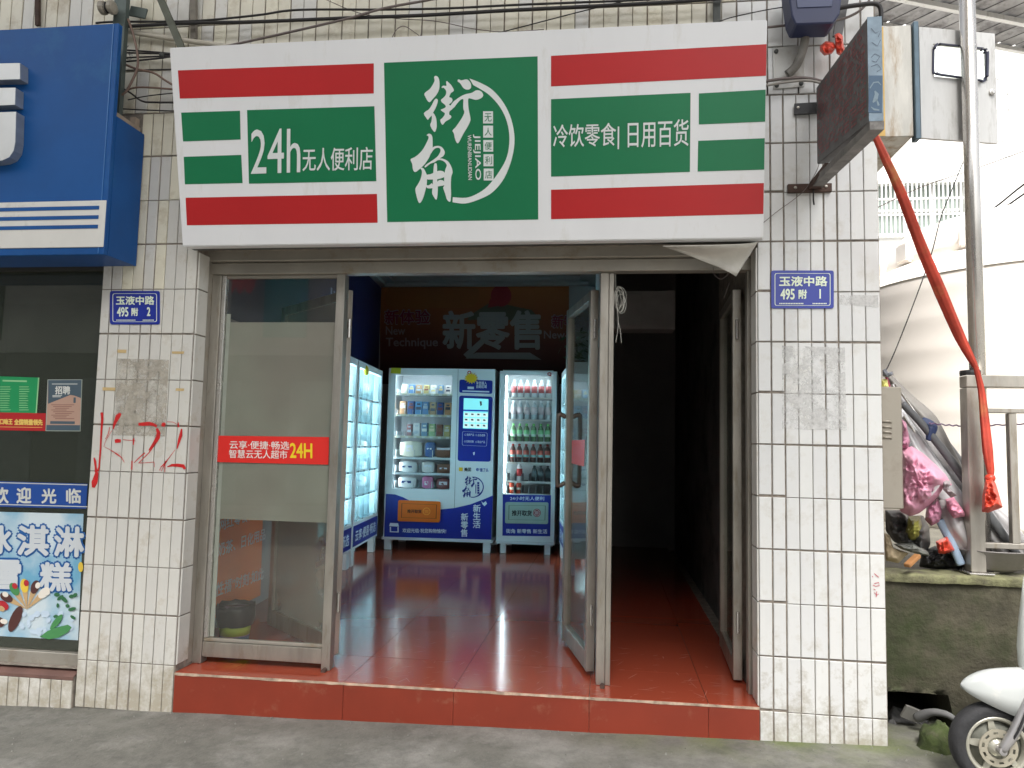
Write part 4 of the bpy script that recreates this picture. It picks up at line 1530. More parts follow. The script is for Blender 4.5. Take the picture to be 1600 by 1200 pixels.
def soft_pack(name, label, cn, r, x0, x1, y0, patch, group=None, squash=1.0):
    z = shelf_z1[r] + 0.0015
    u0, u1 = 580 + x0 / 4, 580 + x1 / 4
    a0, a1 = ab(FV, u0, 715)[0], ab(FV, u1, 715)[0]
    hgt = ab(FV, (u0 + u1) / 2, 560 + y0 / 4)[1] - z
    root = thing(name, label, 'packet', FV.pt((a0 + a1) / 2, z, -0.1), 'large packets on the wide machine\'s lower shelves')
    mm = M()
    rows = []
    dep = 0.11
    for i in range(7):
        t = i / 6
        row = []
        for k in range(12):
            th = 2 * math.pi * k / 12
            ca, sa = math.cos(th), math.sin(th)
            ca, sa = math.copysign(abs(ca) ** .3, ca), math.copysign(abs(sa) ** .3, sa)
            pin = 0.55 + 0.45 * math.sin(math.pi * (0.05 + 0.90 * t)) ** .35
            row.append(FV.pt(a0 + (a1 - a0) * t, z + hgt / 2 + hgt / 2 * ca * pin, -0.08 - dep / 2 + dep / 2 * sa * pin + 0.004 * math.sin(k * 3 + i * 2)))
        rows.append(row)
    mm.grid(rows, True)
    mm.f.append(list(range(11, -1, -1)))
    mm.f.append([6 * 12 + k for k in range(12)])
    obj('pack', mm, pm(*COLS[cn]), root, smooth=True)
    mm = M()
    for (s0, t0, s1, t1) in patch:
        mm.prism([FV.pt(a0 + (a1 - a0) * s, z + hgt * t, -0.0795) for s, t in ((s0, t0), (s1, t0), (s1, t1), (s0, t1))], -FV.n * 0.004)
    obj('print_patch', mm, pm(40, 60, 120) if cn == 'white' else pm(235, 230, 235), root)


soft_pack('tissue_pack', 'cream cushion shaped pack with a brown print at the left of the fourth shelf', 'cream', 3, 165, 300, 516, [(.3, .35, .6, .75)])
soft_pack('snack_bag', 'dark blue bag in the middle of the fourth shelf', 'navy', 3, 325, 382, 520, [(.2, .5, .7, .6)])
soft_pack('snack_bag', 'brown bag with an orange top at the right of the fourth shelf', 'brown', 3, 388, 492, 556, [(.1, .75, .9, .95)])
soft_pack('wipes_pack', 'white wipes pack with blue print at the left of the fifth shelf', 'white', 4, 163, 272, 645, [(.2, .45, .75, .6)])
soft_pack('wipes_pack', 'white pack with pink print in the middle of the fifth shelf', 'pale', 4, 308, 384, 645, [(.2, .5, .8, .7)])
soft_pack('wipes_pack', 'brown pack at the right of the fifth shelf', 'brown', 4, 402, 488, 660, [(.2, .45, .75, .6)])
soft_pack('wipes_pack', 'white wipes pack with blue print at the left of the lowest shelf', 'white', 5, 162, 270, 742, [(.2, .45, .75, .65)])
soft_pack('tissue_pack', 'bright pink pack in the middle of the lowest shelf', 'pink', 5, 312, 376, 738, [(.25, .3, .6, .6)])
soft_pack('wipes_pack', 'dull pink pack at the right of the lowest shelf', 'maroon', 5, 402, 487, 752, [(.2, .4, .8, .7)])

# --- slim drinks machine
FW2 = Fr(FV.pt(0, 0), FV.ex, (0, 0, 1))
v2 = thing('vending_machine', 'slim white drinks machine with a grey green hatch, beside the wide machine', 'vending machine', FW2.pt(1.55, -0.02), 'vending machines in the shop')
xa2, xb2 = ab(FW2, 778.3, 710)[0], ab(FW2, 868.2, 710)[0]
z02, z12 = ab(FW2, 820, 846.5)[1], ab(FW2, 820, 580)[1]
wa0, wa1 = ab(FW2, 788, 680)[0], ab(FW2, 862, 680)[0]
wb0, wb1 = ab(FW2, 825, 772.6)[1], ab(FW2, 825, 586.5)[1]
VM_IN2 = mat('cooler_inside', (.62, .66, .66), .5, var=.05)
machine_body(v2, FW2, xa2, xb2, z02, z12, 0.72, wa0, wa1, wb0, wb1, VM_IN2)
obj('lamp_strip', M().obox(FW2.pt(wa1 + .003, wb0 + .01, -0.036), FW2.ex * 0.004, FW2.ey * (wb1 - wb0 - .02), -FW2.n * 0.04), LED_SOFT, v2)
obj('base_rail', M().obox(FW2.pt(xa2 - .005, z02 - 0.026, 0.012), FW2.ex * (xb2 - xa2 + .01), FW2.ey * 0.024, -FW2.n * 0.73), VM_W, v2)
for a in (xa2 + 0.045, xb2 - 0.10):
    for c in (0.005, 0.6):
        obj('foot', M().obox(FW2.pt(a, floorz(1.3) + 0.001, -c), FW2.ex * 0.058, FW2.ey * (z02 - 0.027 - floorz(1.3)), -FW2.n * 0.05), VM_W, v2)
m = M()
quad_px(m, FW2, zm([(822, 851), (1124, 855), (1119, 1112), (820, 1108)]), 0.0014)
obj('blue_panel', m, VM_BLUE, v2)
m = M()
slab_px(m, FW2, rrect(zm([(838, 898), (1108, 900), (1105, 1036), (836, 1031)]), 3), 0.02, 0.018)
h2 = obj('hatch', m, mat('hatch_grey', rgb(150, 168, 160), 0.4, var=0.05), v2, bevel=0.003)
m = M()
ring_px(m, FW2, zm([(860, 918), (1090, 920), (1087, 1012), (858, 1008)]), 0.8, 0.0206)
text_px(m, '推开取货', FW2, 800, 797.3, 830.8, 805.7, 0.0206, bold=0.035, slope=.4)
obj('lettering', m, pm(14, 18, 20), h2)
m = M()
quad_px(m, FW2, [(838.8 + 6.2 * math.cos(t * .35), 801.3 + 6.4 * math.sin(t * .35)) for t in range(18)], 0.0206)
rd = obj('round_mark', m, pm(130, 24, 36), h2)
m = M()
for k in range(4):
    stroke_px(m, FW2, [(836.6 + k * 1.4, 804), (836.4 + k * 1.5, 798.5)], 0.5, 0.0212)
ring_px(m, FW2, [(838.8 + 5.0 * math.cos(t * .35), 801.3 + 5.2 * math.sin(t * .35)) for t in range(18)], 0.5, 0.0212)
obj('hand_print', m, pm(225, 215, 215), rd)
m = M()
text_px(m, '24小时无人便利', FW2, 797, 775.8, 850.2, 781.6, 0.002, bold=0.012, slope=.3)
obj('lettering', m, LETT_W, v2)
m = M()
text_px(m, '街角 新零售 新生活', FW2, 790.7, 826.3, 855, 833, 0.002, bold=0.015, slope=.8)
obj('lettering', m, LETT_W, v2)
m = M()
text_px(m, 'Q', FW2, 855.5, 582, 861.5, 587.6, 0.002, bold=0.06)
obj('logo', m, pm(190, 30, 40), v2)
shelf_z2 = []
for i, y in enumerate((243, 381, 520, 652, 770, 849)):
    z = ab(FW2, 825, 560 + y / 4)[1]
    shelf_z2.append(z)
    s_ = obj('shelf', M().obox(FW2.pt(wa0 + .03, z - 0.010, -0.05), FW2.ex * (wa1 - wa0 - .034), FW2.ey * 0.008, -FW2.n * 0.34), VM_IN, v2)
    obj('price_strip', M().obox(FW2.pt(wa0 + .03, z - 0.018, -0.04), FW2.ex * (wa1 - wa0 - .034), FW2.ey * 0.02, -FW2.n * 0.008), mat('strip_white', (.66, .62, .56), .5, var=.05), s_)
    m = M()
    for k in range(7):
        a = wa0 + .032 + (wa1 - wa0 - .04) * k / 6
        m.obox(FW2.pt(a - .002, z, -0.05), FW2.ex * 0.004, FW2.ey * 0.075, -FW2.n * 0.30)
    obj('divider', m, VM_IN, s_)
obj('lamp_strip', M().obox(FW2.pt(wa0 + .004, wb0 + .01, -0.034), FW2.ex * 0.012, FW2.ey * (wb1 - wb0 - .02), -FW2.n * 0.012), LED_SOFT, v2)
obj('lamp_strip', M().obox(FW2.pt(wa0 + .03, wb1 + 0.02, -0.036), FW2.ex * (wa1 - wa0 - .06), FW2.ey * 0.008, -FW2.n * 0.02), LED_SOFT, v2)

PET = mat('bottle_clear', (0.66, 0.70, 0.70), 0.15, var=0.03)
PROTO = {}


def bottle(kind, at, label, group):
    KINDS = {'red_label': (PET, pm(206, 104, 104), pm(235, 235, 235), .19), 'water': (PET, pm(225, 205, 205), pm(238, 238, 238), .205),
             'green': (pm(110, 140, 100), pm(150, 216, 156), pm(140, 220, 130), .19), 'cola': (pm(86, 56, 48), pm(208, 96, 80), pm(150, 40, 36), .195),
             'milk': (pm(235, 225, 222), pm(190, 40, 44), pm(235, 235, 235), .2), 'dark': (pm(52, 60, 62), pm(96, 110, 112), pm(70, 78, 80), .165)}
    if kind in PROTO:
        c = copy_tree(PROTO[kind], at)
        tag(c, label, 'bottle', group, 'thing')
        return c
    body, lab, cap, h = KINDS[kind]
    root = thing('drink_bottle', label, 'bottle', at, group)
    p = V(at)
    k = h / .2
    mm = M().lathe(p, [(0.027, 0), (0.0305, .006 * k), (0.0305, .04 * k), (0.029, .045 * k), (0.0305, .05 * k), (0.0305, .132 * k), (0.023, .158 * k), (0.012, .177 * k), (0.0115, .182 * k)], 12)
    obj('bottle_body', mm, body, root, smooth=True)
    mm = M().lathe(p, [(0.0311, .052 * k), (0.0311, .130 * k)], 12)
    obj('label_sleeve', mm, lab, root, smooth=True)
    mm = M().lathe(p, [(0.0138, .178 * k), (0.0138, .199 * k), (0.0, .202 * k)], 10)
    obj('cap', mm, cap, root)
    if kind in ('cola', 'green'):
        mm = M().lathe(p, [(0.0315, .058 * k), (0.0315, .084 * k)], 12)
        obj('label_stripe', mm, pm(150, 205, 200) if kind == 'cola' else pm(230, 240, 225), root, smooth=True)
    PROTO[kind] = root
    return root


BX = [882, 922, 965, 1010, 1055, 1100]
for r, kind, lb in ((0, 'red_label', 'red labelled clear bottle on the slim machine\'s top shelf'), (1, 'water', 'white capped water bottle on the slim machine\'s second shelf'),
                    (2, 'green', 'green labelled bottle on the slim machine\'s third shelf'), (3, 'cola', 'dark red labelled cola bottle on the slim machine\'s fourth shelf')):
    for k, x in enumerate(BX):
        a = ab(FW2, 580 + x / 4, 690)[0]
        bottle(kind, FW2.pt(a, shelf_z2[r], -0.09), lb + ', %s from the left' % ORD[k], lb.split(' on the')[0].replace('bottle', 'bottles') + ' in a row')
bottle('milk', FW2.pt(ab(FW2, 580 + 922 / 4, 740)[0], shelf_z2[4], -0.09), 'white and red bottle on the fifth shelf of the slim drinks machine', None)
for k, x in enumerate((1015, 1055, 1100)):
    bottle('dark', FW2.pt(ab(FW2, 580 + x / 4, 740)[0], shelf_z2[4], -0.1), 'dim grey bottle on the fifth shelf of the slim machine, %s of three' % ORD[k], 'grey bottles on the fifth shelf')
c0 = None
for x in (872, 917):
    p = FW2.pt(ab(FW2, 580 + x / 4, 765)[0], shelf_z2[5], -0.09)
    if c0 is None:
        c0 = thing('drink_can', 'red can at the left end of the slim machine\'s lowest shelf', 'can', p, 'red cans on the lowest shelf')
        obj('can_body', M().lathe(p, [(0.022, 0), (0.026, .006), (0.026, .104), (0.022, .112)], 12), pm(196, 70, 40), c0, smooth=True)
        obj('can_lid', M().lathe(p, [(0.0215, .1125), (0.0215, .1145)], 12), STEEL_B, c0)
        obj('label_stripe', M().lathe(p, [(0.0264, .04), (0.0264, .062)], 12), pm(240, 225, 200), c0, smooth=True)
    else:
        tag(copy_tree(c0, p), 'red can beside another can on the slim machine\'s lowest shelf, the right one')

# --- glowing locker machines
CELL_BACK = mat('locker_glow_panel', (0.8, .95, 1), 0.5, var=0, emis=(0.62, 0.88, 0.94), estr=5.2)
CELLGLASS = glass_mat('cell_glass', (0.90, 0.96, 0.97), 0.05, haze=0.12, hazecol=(.7, .85, .88))


def locker(fr, a0, a1, label, text, flip=False):
    """Front along fr.ex from a0 to a1, lit cells behind clear doors, blue band below."""
    zb_, zt_ = 0.125, 1.86
    root = thing('locker_machine', label, 'vending machine', fr.pt((a0 + a1) / 2, -0.025), 'glowing locker machines along the side walls')
    W_ = a1 - a0
    dep = 0.32

    def bx(x0, x1, b0, b1, c0, c1):
        return M().obox(fr.pt(a0 + x0, b0, -c0), fr.ex * (x1 - x0), fr.ey * (b1 - b0), -fr.n * (c1 - c0))
    m = M()
    for x0, x1, b0, b1 in ((0, .05, zb_, zt_), (W_ - .05, W_, zb_, zt_), (.05, W_ - .05, 1.80, zt_), (.05, W_ - .05, zb_, .365)):
        m.obox(fr.pt(a0 + x0, b0, 0), fr.ex * (x1 - x0), fr.ey * (b1 - b0), -fr.n * 0.03)
    obj('front_frame', m, VM_W, root)
    m = M()
    m.obox(fr.pt(a0, zb_, -.031), fr.ex * .01, fr.ey * (zt_ - zb_), -fr.n * (dep - .031))
    m.obox(fr.pt(a1 - .01, zb_, -.031), fr.ex * .01, fr.ey * (zt_ - zb_), -fr.n * (dep - .031))
    m.obox(fr.pt(a0 + .01, zt_ - .01, -.031), fr.ex * (W_ - .02), fr.ey * .01, -fr.n * (dep - .031))
    m.obox(fr.pt(a0 + .01, zb_, -dep + .01), fr.ex * (W_ - .02), fr.ey * (zt_ - zb_ - .011), -fr.n * .01)
    obj('cabinet', m, VM_W, root)
    obj('light_panel', bx(.03, W_ - .03, .36, 1.80, .20, .204), CELL_BACK, root)
    rows_ = [.37, .60, .83, 1.06, 1.29, 1.52, 1.80]
    nc = 4
    cw = (W_ - .10) / nc
    m = M()
    for k in range(1, nc):
        m.obox(fr.pt(a0 + .05 + cw * k - .006, .366, -.03), fr.ex * .012, fr.ey * 1.433, -fr.n * .165)
    obj('divider', m, mat('cell_divider', (.55, .66, .70), .4, var=.05), root)
    for j, z in enumerate(rows_[:-1]):
        obj('shelf', bx(.051, W_ - .051, z - .014, z + .004, .012, .195), mat('cell_divider', (.55, .66, .70), .4, var=.05), root)
        for k in range(nc):
            obj('cell_door', bx(.053 + cw * k, .047 + cw * (k + 1), z + .006, rows_[j + 1] - .016, .004, .009), CELLGLASS, root)
    m = M()
    for j, z in enumerate(rows_[:-1]):
        for k in range(nc):
            x = .05 + cw * (k + .5)
            m.obox(fr.pt(a0 + x - .022, z - .013, -.0105), fr.ex * .044, fr.ey * .018, -fr.n * .001)
    obj('number_tag', m, pm(60, 60, 70), root, kind='stuff')
    # pale goods standing in the cells, seen as soft shapes
    m = M()
    for j, z in enumerate(rows_[:-1]):
        for k in range(nc):
            x = .05 + cw * k + cw * .18
            hh = random.uniform(.10, .17)
            m.obox(fr.pt(a0 + x, z + .005, -.07), fr.ex * cw * .62, fr.ey * hh, -fr.n * .07)
    obj('goods', m, mat('pale_goods', (.66, .78, .80), .5, var=.15, scale=9), root, kind='stuff')
    bd = obj('blue_band', bx(.02, W_ - .02, .145, .335, -.001, .004), VM_BLUE, root)
    m = M()
    o_ = fr.pt(a0 + .10, .185, .0022)
    text_box(m, text, o_, fr.ex * (W_ - .2), fr.ey * .10, fr.n, 0.025)
    obj('lettering', m, LETT_W, bd)
    for x in (.02, W_ - .12):
        obj('foot', bx(x, x + .10, floorz(0) + .001, zb_ - .001, .01, .07), VM_W, root)
        obj('foot', bx(x, x + .10, floorz(0) + .001, zb_ - .001, .22, .30), VM_W, root)
    return root


PL, QL = V((-0.287, 4.10, 0)), V((-0.190, 3.06, 0))
FLK = Fr(QL, PL - QL, (0, 0, 1))
wL = (PL - QL).length
la = locker(FLK, 0.0, wL, 'glowing locker machine on the left wall, next to the wide vending machine', '云享·便易·畅选')
m = M()
lp_ = FLK.pt(0.28, 1.79, .004)
m.lathe(lp_, [(0.0, -.05), (.022, -.035), (.026, 0), (.018, .03), (.006, .05)], 10)
obj('yellow_tag', m, pm(205, 190, 40), la, smooth=True)
lb_ = locker(FLK, -1.12, -0.03, 'glowing locker machine on the left wall, nearest the door', '云享·便易·畅选')
PR_, QR_ = V((1.62, 4.16, 0)), V((1.80, 2.78, 0))
FRK = Fr(PR_, QR_ - PR_, (0, 0, 1))
locker(FRK, 0.0, 1.10, 'glowing locker machine on the right, half hidden by the open door leaf', '云享·便易·畅选')
# leafy pot on top of the right machine
pt_ = thing('potted_plant', 'small dark potted plant on top of the right locker machine', 'plant', FRK.pt(.25, 1.862, -.15))
obj('pot', M().lathe(FRK.pt(.25, 1.8615, -.15), [(.05, 0), (.07, .1), (.062, .1), (.05, .02), (0, .02)], 12), pm(90, 70, 60), pt_)
m = M()
for i in range(70):
    p = FRK.pt(.25 + random.gauss(0, .09), 1.99 + abs(random.gauss(0, .14)), -.15 + random.gauss(0, .08))
    a = V((random.gauss(0, 1), random.gauss(0, 1), random.gauss(0, .6))).normalized() * .05
    b = a.cross(V((random.gauss(0, 1), random.gauss(0, 1), 1))).normalized() * .016
    m.poly([p - a, p + b, p + a, p - b])
obj('foliage', m, mat('pot_leaf', (0.05, 0.09, 0.035), .6, var=.3), pt_, kind='stuff')

# ------------------------------------------------------------------ behind the left glass
FO = Fr((-0.16, 0.45, 0), LW1 - LW0, (0, 0, 1))
ob = thing('orange_board', 'orange board with snack lettering behind the left glass panel', 'notice board', FO.pt(.35, 0))
m = M()
m.prism([FO.px(u, v, 0.0) for u, v in ((322, 800), (412, 770), (407, 930), (318, 975))], -FO.n * 0.012)
obj('board', m, mat('board_orange', rgb(252, 128, 42), 0.5, var=0.1, scale=3), ob)
m = M()


def ob_text(body, a, b, c, d_):
    """a lower left, b lower right, c upper left in pixels."""
    o_ = FO.px(*a, .002)
    text_box(m, body, o_, FO.px(*b, .002) - o_, FO.px(*c, .002) - o_, FO.n, 0.02)


ob_text('网红零食、酒水', (343, 830), (416, 805), (342, 809), 0)
obj('lettering', m, pm(228, 224, 224), ob)
m = M()
ob_text('奶茶、日化用品', (340, 870), (414, 843), (341, 849), 0)
obj('lettering', m, pm(228, 224, 224), ob)
m = M()
ob_text('“性福”时刻·如此', (331, 935), (411, 905), (333, 913), 0)
obj('lettering', m, pm(228, 224, 224), ob)
tb = thing('waste_bin', 'small pastel waste bin with a black liner behind the left glass panel', 'bin', (0.06, 0.42, -0.028))
bc = V((0.045, 0.50, -0.028))
obj('bin_base', M().lathe(bc, [(.074, 0), (.079, .055)], 16), pm(46, 92, 130), tb, smooth=False)
obj('bin_body', M().lathe(bc, [(.0795, .0555), (.092, .20)], 16), pm(196, 170, 200), tb, smooth=True)
obj('bin_stripe', M().lathe(bc, [(.0803, .06), (.0865, .12)], 16), pm(170, 196, 60), tb, smooth=True)
m = M()
rows = []
for j in range(6):
    row = []
    for k in range(24):
        t = 2 * math.pi * k / 24
        r_ = [.095, .101, .108, .10, .09, .075][j] * (1 + .10 * mnoise.noise((math.cos(t) * 2, math.sin(t) * 2, j * .7)))
        row.append(bc + V((math.cos(t) * r_, math.sin(t) * r_, [.11, .15, .20, .225, .205, .14][j] + .012 * mnoise.noise((k * .7, j, 3)))))
    rows.append(row)
m.grid(rows, True)
obj('bin_liner', m, mat('black_liner', (.02, .02, .022), .35, var=.2), tb, smooth=True)

# ------------------------------------------------------------------ things in the dark bay
m = M()
for k in range(7):
    c = PY(968.5, 467, 0.19) + V((random.gauss(0, .004), -0.01 + random.gauss(0, .004), random.gauss(0, .012)))
    rx_, rz_ = .026 * random.uniform(.6, 1.15), .055 * random.uniform(.85, 1.15)
    tl = random.gauss(0, .18)
    m.tube([c + V((rx_ * math.cos(t * .4 + tl), .006 * math.sin(t * .8), rz_ * math.sin(t * .4))) for t in range(17)], .0014, 5)
tail = spline([PY(961, 402, .19), PY(962, 440, .185), PY(963, 470, .18), PY(966, 505, .18), PY(962, 535, .185)], 5)
m.tube(tail, .0014, 5)
m.tube(spline([PY(965, 500, .18), PY(969, 515, .18), PY(971, 536, .18)], 4), .0012, 5)
obj('wire_coil', m, pm(200, 198, 190), smooth=True, label='coil of thin white wire hanging from the top of the middle post', cat='wire')
m = M()
m.tube(spline([PY(1114, 417, .12), PY(1117, 430, .12), PY(1127, 436, .12), PY(1136, 430, .12), PY(1140, 424, .12)], 5), .0016, 5)
m.tube(spline([PY(1140, 441, .14), PY(1135, 455, .16), PY(1131, 466, .18)], 4), .001, 5)
obj('wire_loop', m, CABLE_G, smooth=True, label='thin wire loop sagging under the loose vinyl flap of the shop sign', cat='wire')
pp = thing('drain_pipe', 'thin grey pipe running up the right wall of the dark bay', 'pipe', (2.80, 1.2, -.02))
obj('pipe_run', M().tube([(2.835, 1.25, -.02), (2.835, 1.25, 3.1)], .014, 8), mat('pvc_grey', (.30, .30, .30), .5, var=.1), pp, smooth=True)
obj('pipe_collar', M().lathe((2.835, 1.25, .70), [(.019, -.03), (.019, .03)], 10), mat('pvc_grey', (.30, .30, .30), .5), pp)
cb = thing('wall_cabinet', 'pale box unit mounted high up inside the dark bay', 'cabinet', (2.38, 2.5, 2.05))
obj('cabinet_box', M().box(2.135, 2.62, 2.40, 2.62, 2.05, 2.36), mat('cabinet_pale', (.50, .50, .49), .6, var=.1), cb, bevel=.004)
obj('cabinet_door', M().box(2.15, 2.36, 2.387, 2.399, 2.08, 2.33), mat('cabinet_pale', (.30, .30, .29), .6), cb, bevel=.003)

# ------------------------------------------------------------------ neighbouring shop on the left
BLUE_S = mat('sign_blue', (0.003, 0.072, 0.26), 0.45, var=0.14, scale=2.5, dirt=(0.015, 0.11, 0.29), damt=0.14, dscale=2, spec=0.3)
ls = thing('shop_sign', 'big blue neighbouring shop sign with silver block letters and a white striped foot', 'sign', (-1.5, -0.13, 1.99))
SX, SYF = -0.331, -0.262
obj('front_panel', M().box(-3.2, SX, SYF, SYF + 0.03, 1.995, 3.165), BLUE_S, ls, bevel=0.003)
obj('edge_trim', M().box(SX - 0.030, SX - 0.026, SYF - 0.003, SYF - 0.0005, 2.0, 3.16), mat('sign_trim', (.05, .17, .42), .3, var=.05), ls)
obj('side_panel', M().box(SX - 0.02, SX - 0.001, SYF + 0.031, -0.012, 1.998, 2.70), BLUE_S, ls)
obj('bottom_panel', M().box(-3.2, SX - 0.021, SYF + 0.031, -0.012, 1.998, 2.012), mat('sign_blue_under', (0.016, 0.075, 0.25), 0.5, var=0.1), ls)
m = M()
m.box(SX - 0.06, SX - 0.024, SYF + 0.032, -0.015, 2.70, 2.735)
m.box(SX - 0.06, SX - 0.03, -0.05, -0.016, 2.735, 2.78)
obj('frame_rail', m, mat('pale_timber', (.34, .27, .21), .8, var=.2, scale=14), ls)
FBL = Fr((0, SYF, 0), (1, 0, 0), (0, 0, 1))
m = M()
p0, p1 = FBL.px(0, 314), FBL.px(164, 387)
m.box(-3.2, SX - 0.001, SYF - 0.006, SYF - 0.001, 2.03, 2.262)
bd = obj('white_band', m, mat('band_white', (.66, .65, .61), .5, var=.06, scale=4, dirt=(.4, .38, .33), damt=.2), ls, bevel=.002)
for z in (2.225, 2.178, 2.131):
    obj('blue_stripe', M().box(-3.2, SX - 0.035, SYF - 0.0085, SYF - 0.0062, z - 0.009, z + 0.009), BLUE_S, bd)
SILV = mat('silver_letter', (.62, .63, .62), .35, .4, var=.06)
SILV_S = mat('silver_side', (.45, .46, .46), .3, .7, var=.15, stretch=(1, 1, 3))
FLT = Fr((0, SYF - 0.05, 0), (1, 0, 0), (0, 0, 1))
for q in ([(-60, 101), (32, 99), (32, 124), (-60, 127)], [(-60, 139), (25, 137.5), (24, 164), (-60, 168)],
          [(-60, 178), (26, 175), (24.5, 222), (22, 236), (15, 246), (4, 251), (-10, 253), (-60, 256)]):
    pts = [FLT.px(u, v) for u, v in q]
    lt = obj('letter_side', M().prism(pts, (0, 0.0495, 0)), SILV_S, ls)
    obj('letter_face', M().prism([p + V((0, -0.0005, 0)) for p in pts], (0, -0.003, 0)), SILV, lt)

lw = thing('shop_window', 'dark shop window with posters under the blue sign', 'window', (-1.6, 0.08, -0.05))
obj('glass_pane', M().box(-3.2, -0.535, 0.08, 0.086, 0.012, 1.995), GLASS_DARK, lw)
obj('bottom_rail', M().box(-3.2, -0.53, 0.05, 0.11, -0.055, 0.008), ALU, lw, bevel=.003)
obj('side_rail', M().box(-0.534, -0.5245, 0.06, 0.11, 0.009, 1.99), mat('dark_frame', (.05, .05, .048), .5, var=.2), lw)
lb2 = thing('low_wall', 'low tiled wall under the neighbouring shop window', 'wall', (-1.2, 0.05, -0.25))
obj('wall_core', M().box(-3.2, -0.5275, -0.012, 0.3, -0.35, -0.085), GROUT, lb2)
obj('sill', M().prism([(-3.2, -0.018, -0.100), (-3.2, -0.018, -0.084), (-3.2, 0.049, -0.058), (-3.2, 0.049, -0.075)], (2.671, 0, 0)), mat('sill_brown', (.155, .085, .07), .6, var=.25, scale=5, bump=.15), lb2)
for i in range(16):
    b = -0.529 - i * P_TILE
    z0 = groundz(b) - 0.01
    put_tile(lb2, b - P_TILE + 0.002, b - 0.002, round(z0, 2), -0.102, TILE_L, y=-0.0165)
obj('shop_floor', M().box(-3.4, -0.53, 0.3, 3.0, -0.1, -0.05), WALLIN, kind='structure')
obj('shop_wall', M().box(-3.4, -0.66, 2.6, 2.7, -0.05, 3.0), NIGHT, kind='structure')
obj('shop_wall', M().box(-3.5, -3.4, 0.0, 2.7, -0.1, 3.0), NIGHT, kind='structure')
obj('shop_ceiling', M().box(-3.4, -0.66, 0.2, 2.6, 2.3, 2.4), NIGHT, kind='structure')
obj('gap_filler', M().box(-3.2, -0.53, 0.05, 0.2, 1.996, 2.6), mat('gap_shade', (.03, .03, .028), .7, var=.2), lw)  # near-black filler, shade of the gap under the blue sign put into its colour
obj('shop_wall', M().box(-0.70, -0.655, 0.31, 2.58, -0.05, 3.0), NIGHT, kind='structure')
FP = Fr((0, 0.0875, 0), (1, 0, 0), (0, 0, 1))
FPF = Fr((0, 0.0788, 0), (1, 0, 0), (0, 0, 1))
# green menu board
mn = thing('menu_board', 'green printed menu sheet behind the dark window of the neighbouring shop', 'poster', FP.px(20, 646))
m = M()
m.prism([FPF.px(u, v, .001) for u, v in ((-60, 586), (61, 590), (57, 645.5), (-60, 643))], -FPF.n * .002)
obj('sheet', m, pm(22, 146, 86), mn)
m = M()
quad_px(m, FPF, [(59.5, 590), (61.5, 590), (57.5, 645.5), (55.5, 645.5)], .0018)
for k in range(11):
    y = 604 + k * 3.6
    for x0, w in ((-28, 20), (0, 20), (30, 18)):
        quad_px(m, FPF, [(x0, y), (x0 + w * random.uniform(.5, 1), y), (x0 + w * .8, y + 1.0), (x0, y + 1.0)], .0018)
quad_px(m, FPF, [(4, 593.5), (42, 594.5), (42, 597), (4, 596)], .0018)
obj('print_line', m, pm(150, 206, 150), mn)
# red strip
rs = thing('sticker_strip', 'red strip with yellow lettering under the green menu sheet', 'sticker', FPF.px(30, 673))
m = M()
m.prism([FPF.px(u, v, .001) for u, v in ((-60, 643), (71.5, 645.8), (70.5, 673.5), (-60, 671))], -FPF.n * .001)
obj('strip', m, pm(180, 30, 36), rs)
m = M()
text_px(m, '口味王', FPF, 0.5, 654.5, 19.5, 663, .0018, bold=.05, slope=.3)
obj('lettering', m, pm(240, 205, 110), rs)
m = M()
text_px(m, '全国销量领先', FPF, 22.5, 655, 66.5, 663.8, .0018, bold=.05, slope=.6)
quad_px(m, FPF, [(-10, 666.5), (66, 667.5), (66, 668.2), (-10, 667.2)], .0018)
obj('lettering', m, pm(240, 205, 110), rs)
# recruitment poster
rc = thing('job_poster', 'framed grey and pink job poster beside the green menu sheet', 'poster', FPF.px(100, 673))
m = M()
m.prism([FPF.px(u, v, .001) for u, v in ((74.3, 593), (128.3, 592.8), (125.6, 674), (71, 673.5))], -FPF.n * .003)
obj('frame', m, pm(168, 176, 166), rc)
obj('sheet', quad_px(M(), FPF, [(75.3, 594), (127.2, 593.8), (124.7, 672.8), (72.2, 672.3)], .0014), pm(186, 152, 134), rc)
m = M()
quad_px(m, FPF, [(75.3, 594), (127.2, 593.8), (126.3, 622), (116, 618), (110, 617), (75, 631)], .0020)
quad_px(m, FPF, [(72.7, 664), (125, 664.3), (124.7, 672.8), (72.2, 672.3)], .0020)
quad_px(m, FPF, [(78.5, 658), (117, 658.4), (116.8, 662.6), (78.3, 662.2)], .0020)
quad_px(m, FPF, [(115, 621), (118.5, 621), (118.2, 629.5), (114.7, 629.5)], .0020)
obj('print_shape', m, pm(74, 92, 104), rc)
m = M()
obj_later = None
text_px(m, '招聘', FPF, 86.5, 603.5, 109.5, 616, .0026, bold=.03)
for y, a, b in ((599.5, 81, 121), (617.6, 82, 97), (619.5, 82, 95)):
    quad_px(m, FPF, [(a, y), (b, y), (b, y + 1), (a, y + 1)], .0026)
obj('lettering', m, pm(220, 222, 216), rc)
m = M()
for k in range(9):
    quad_px(m, FPF, [(80 + (k % 3) * 3, 632 + k * 2.7), (116 - (k % 4) * 4, 632 + k * 2.7), (116 - (k % 4) * 4, 633 + k * 2.7), (80 + (k % 3) * 3, 633 + k * 2.7)], .0020)
obj('print_line', m, pm(140, 96, 86), rc)
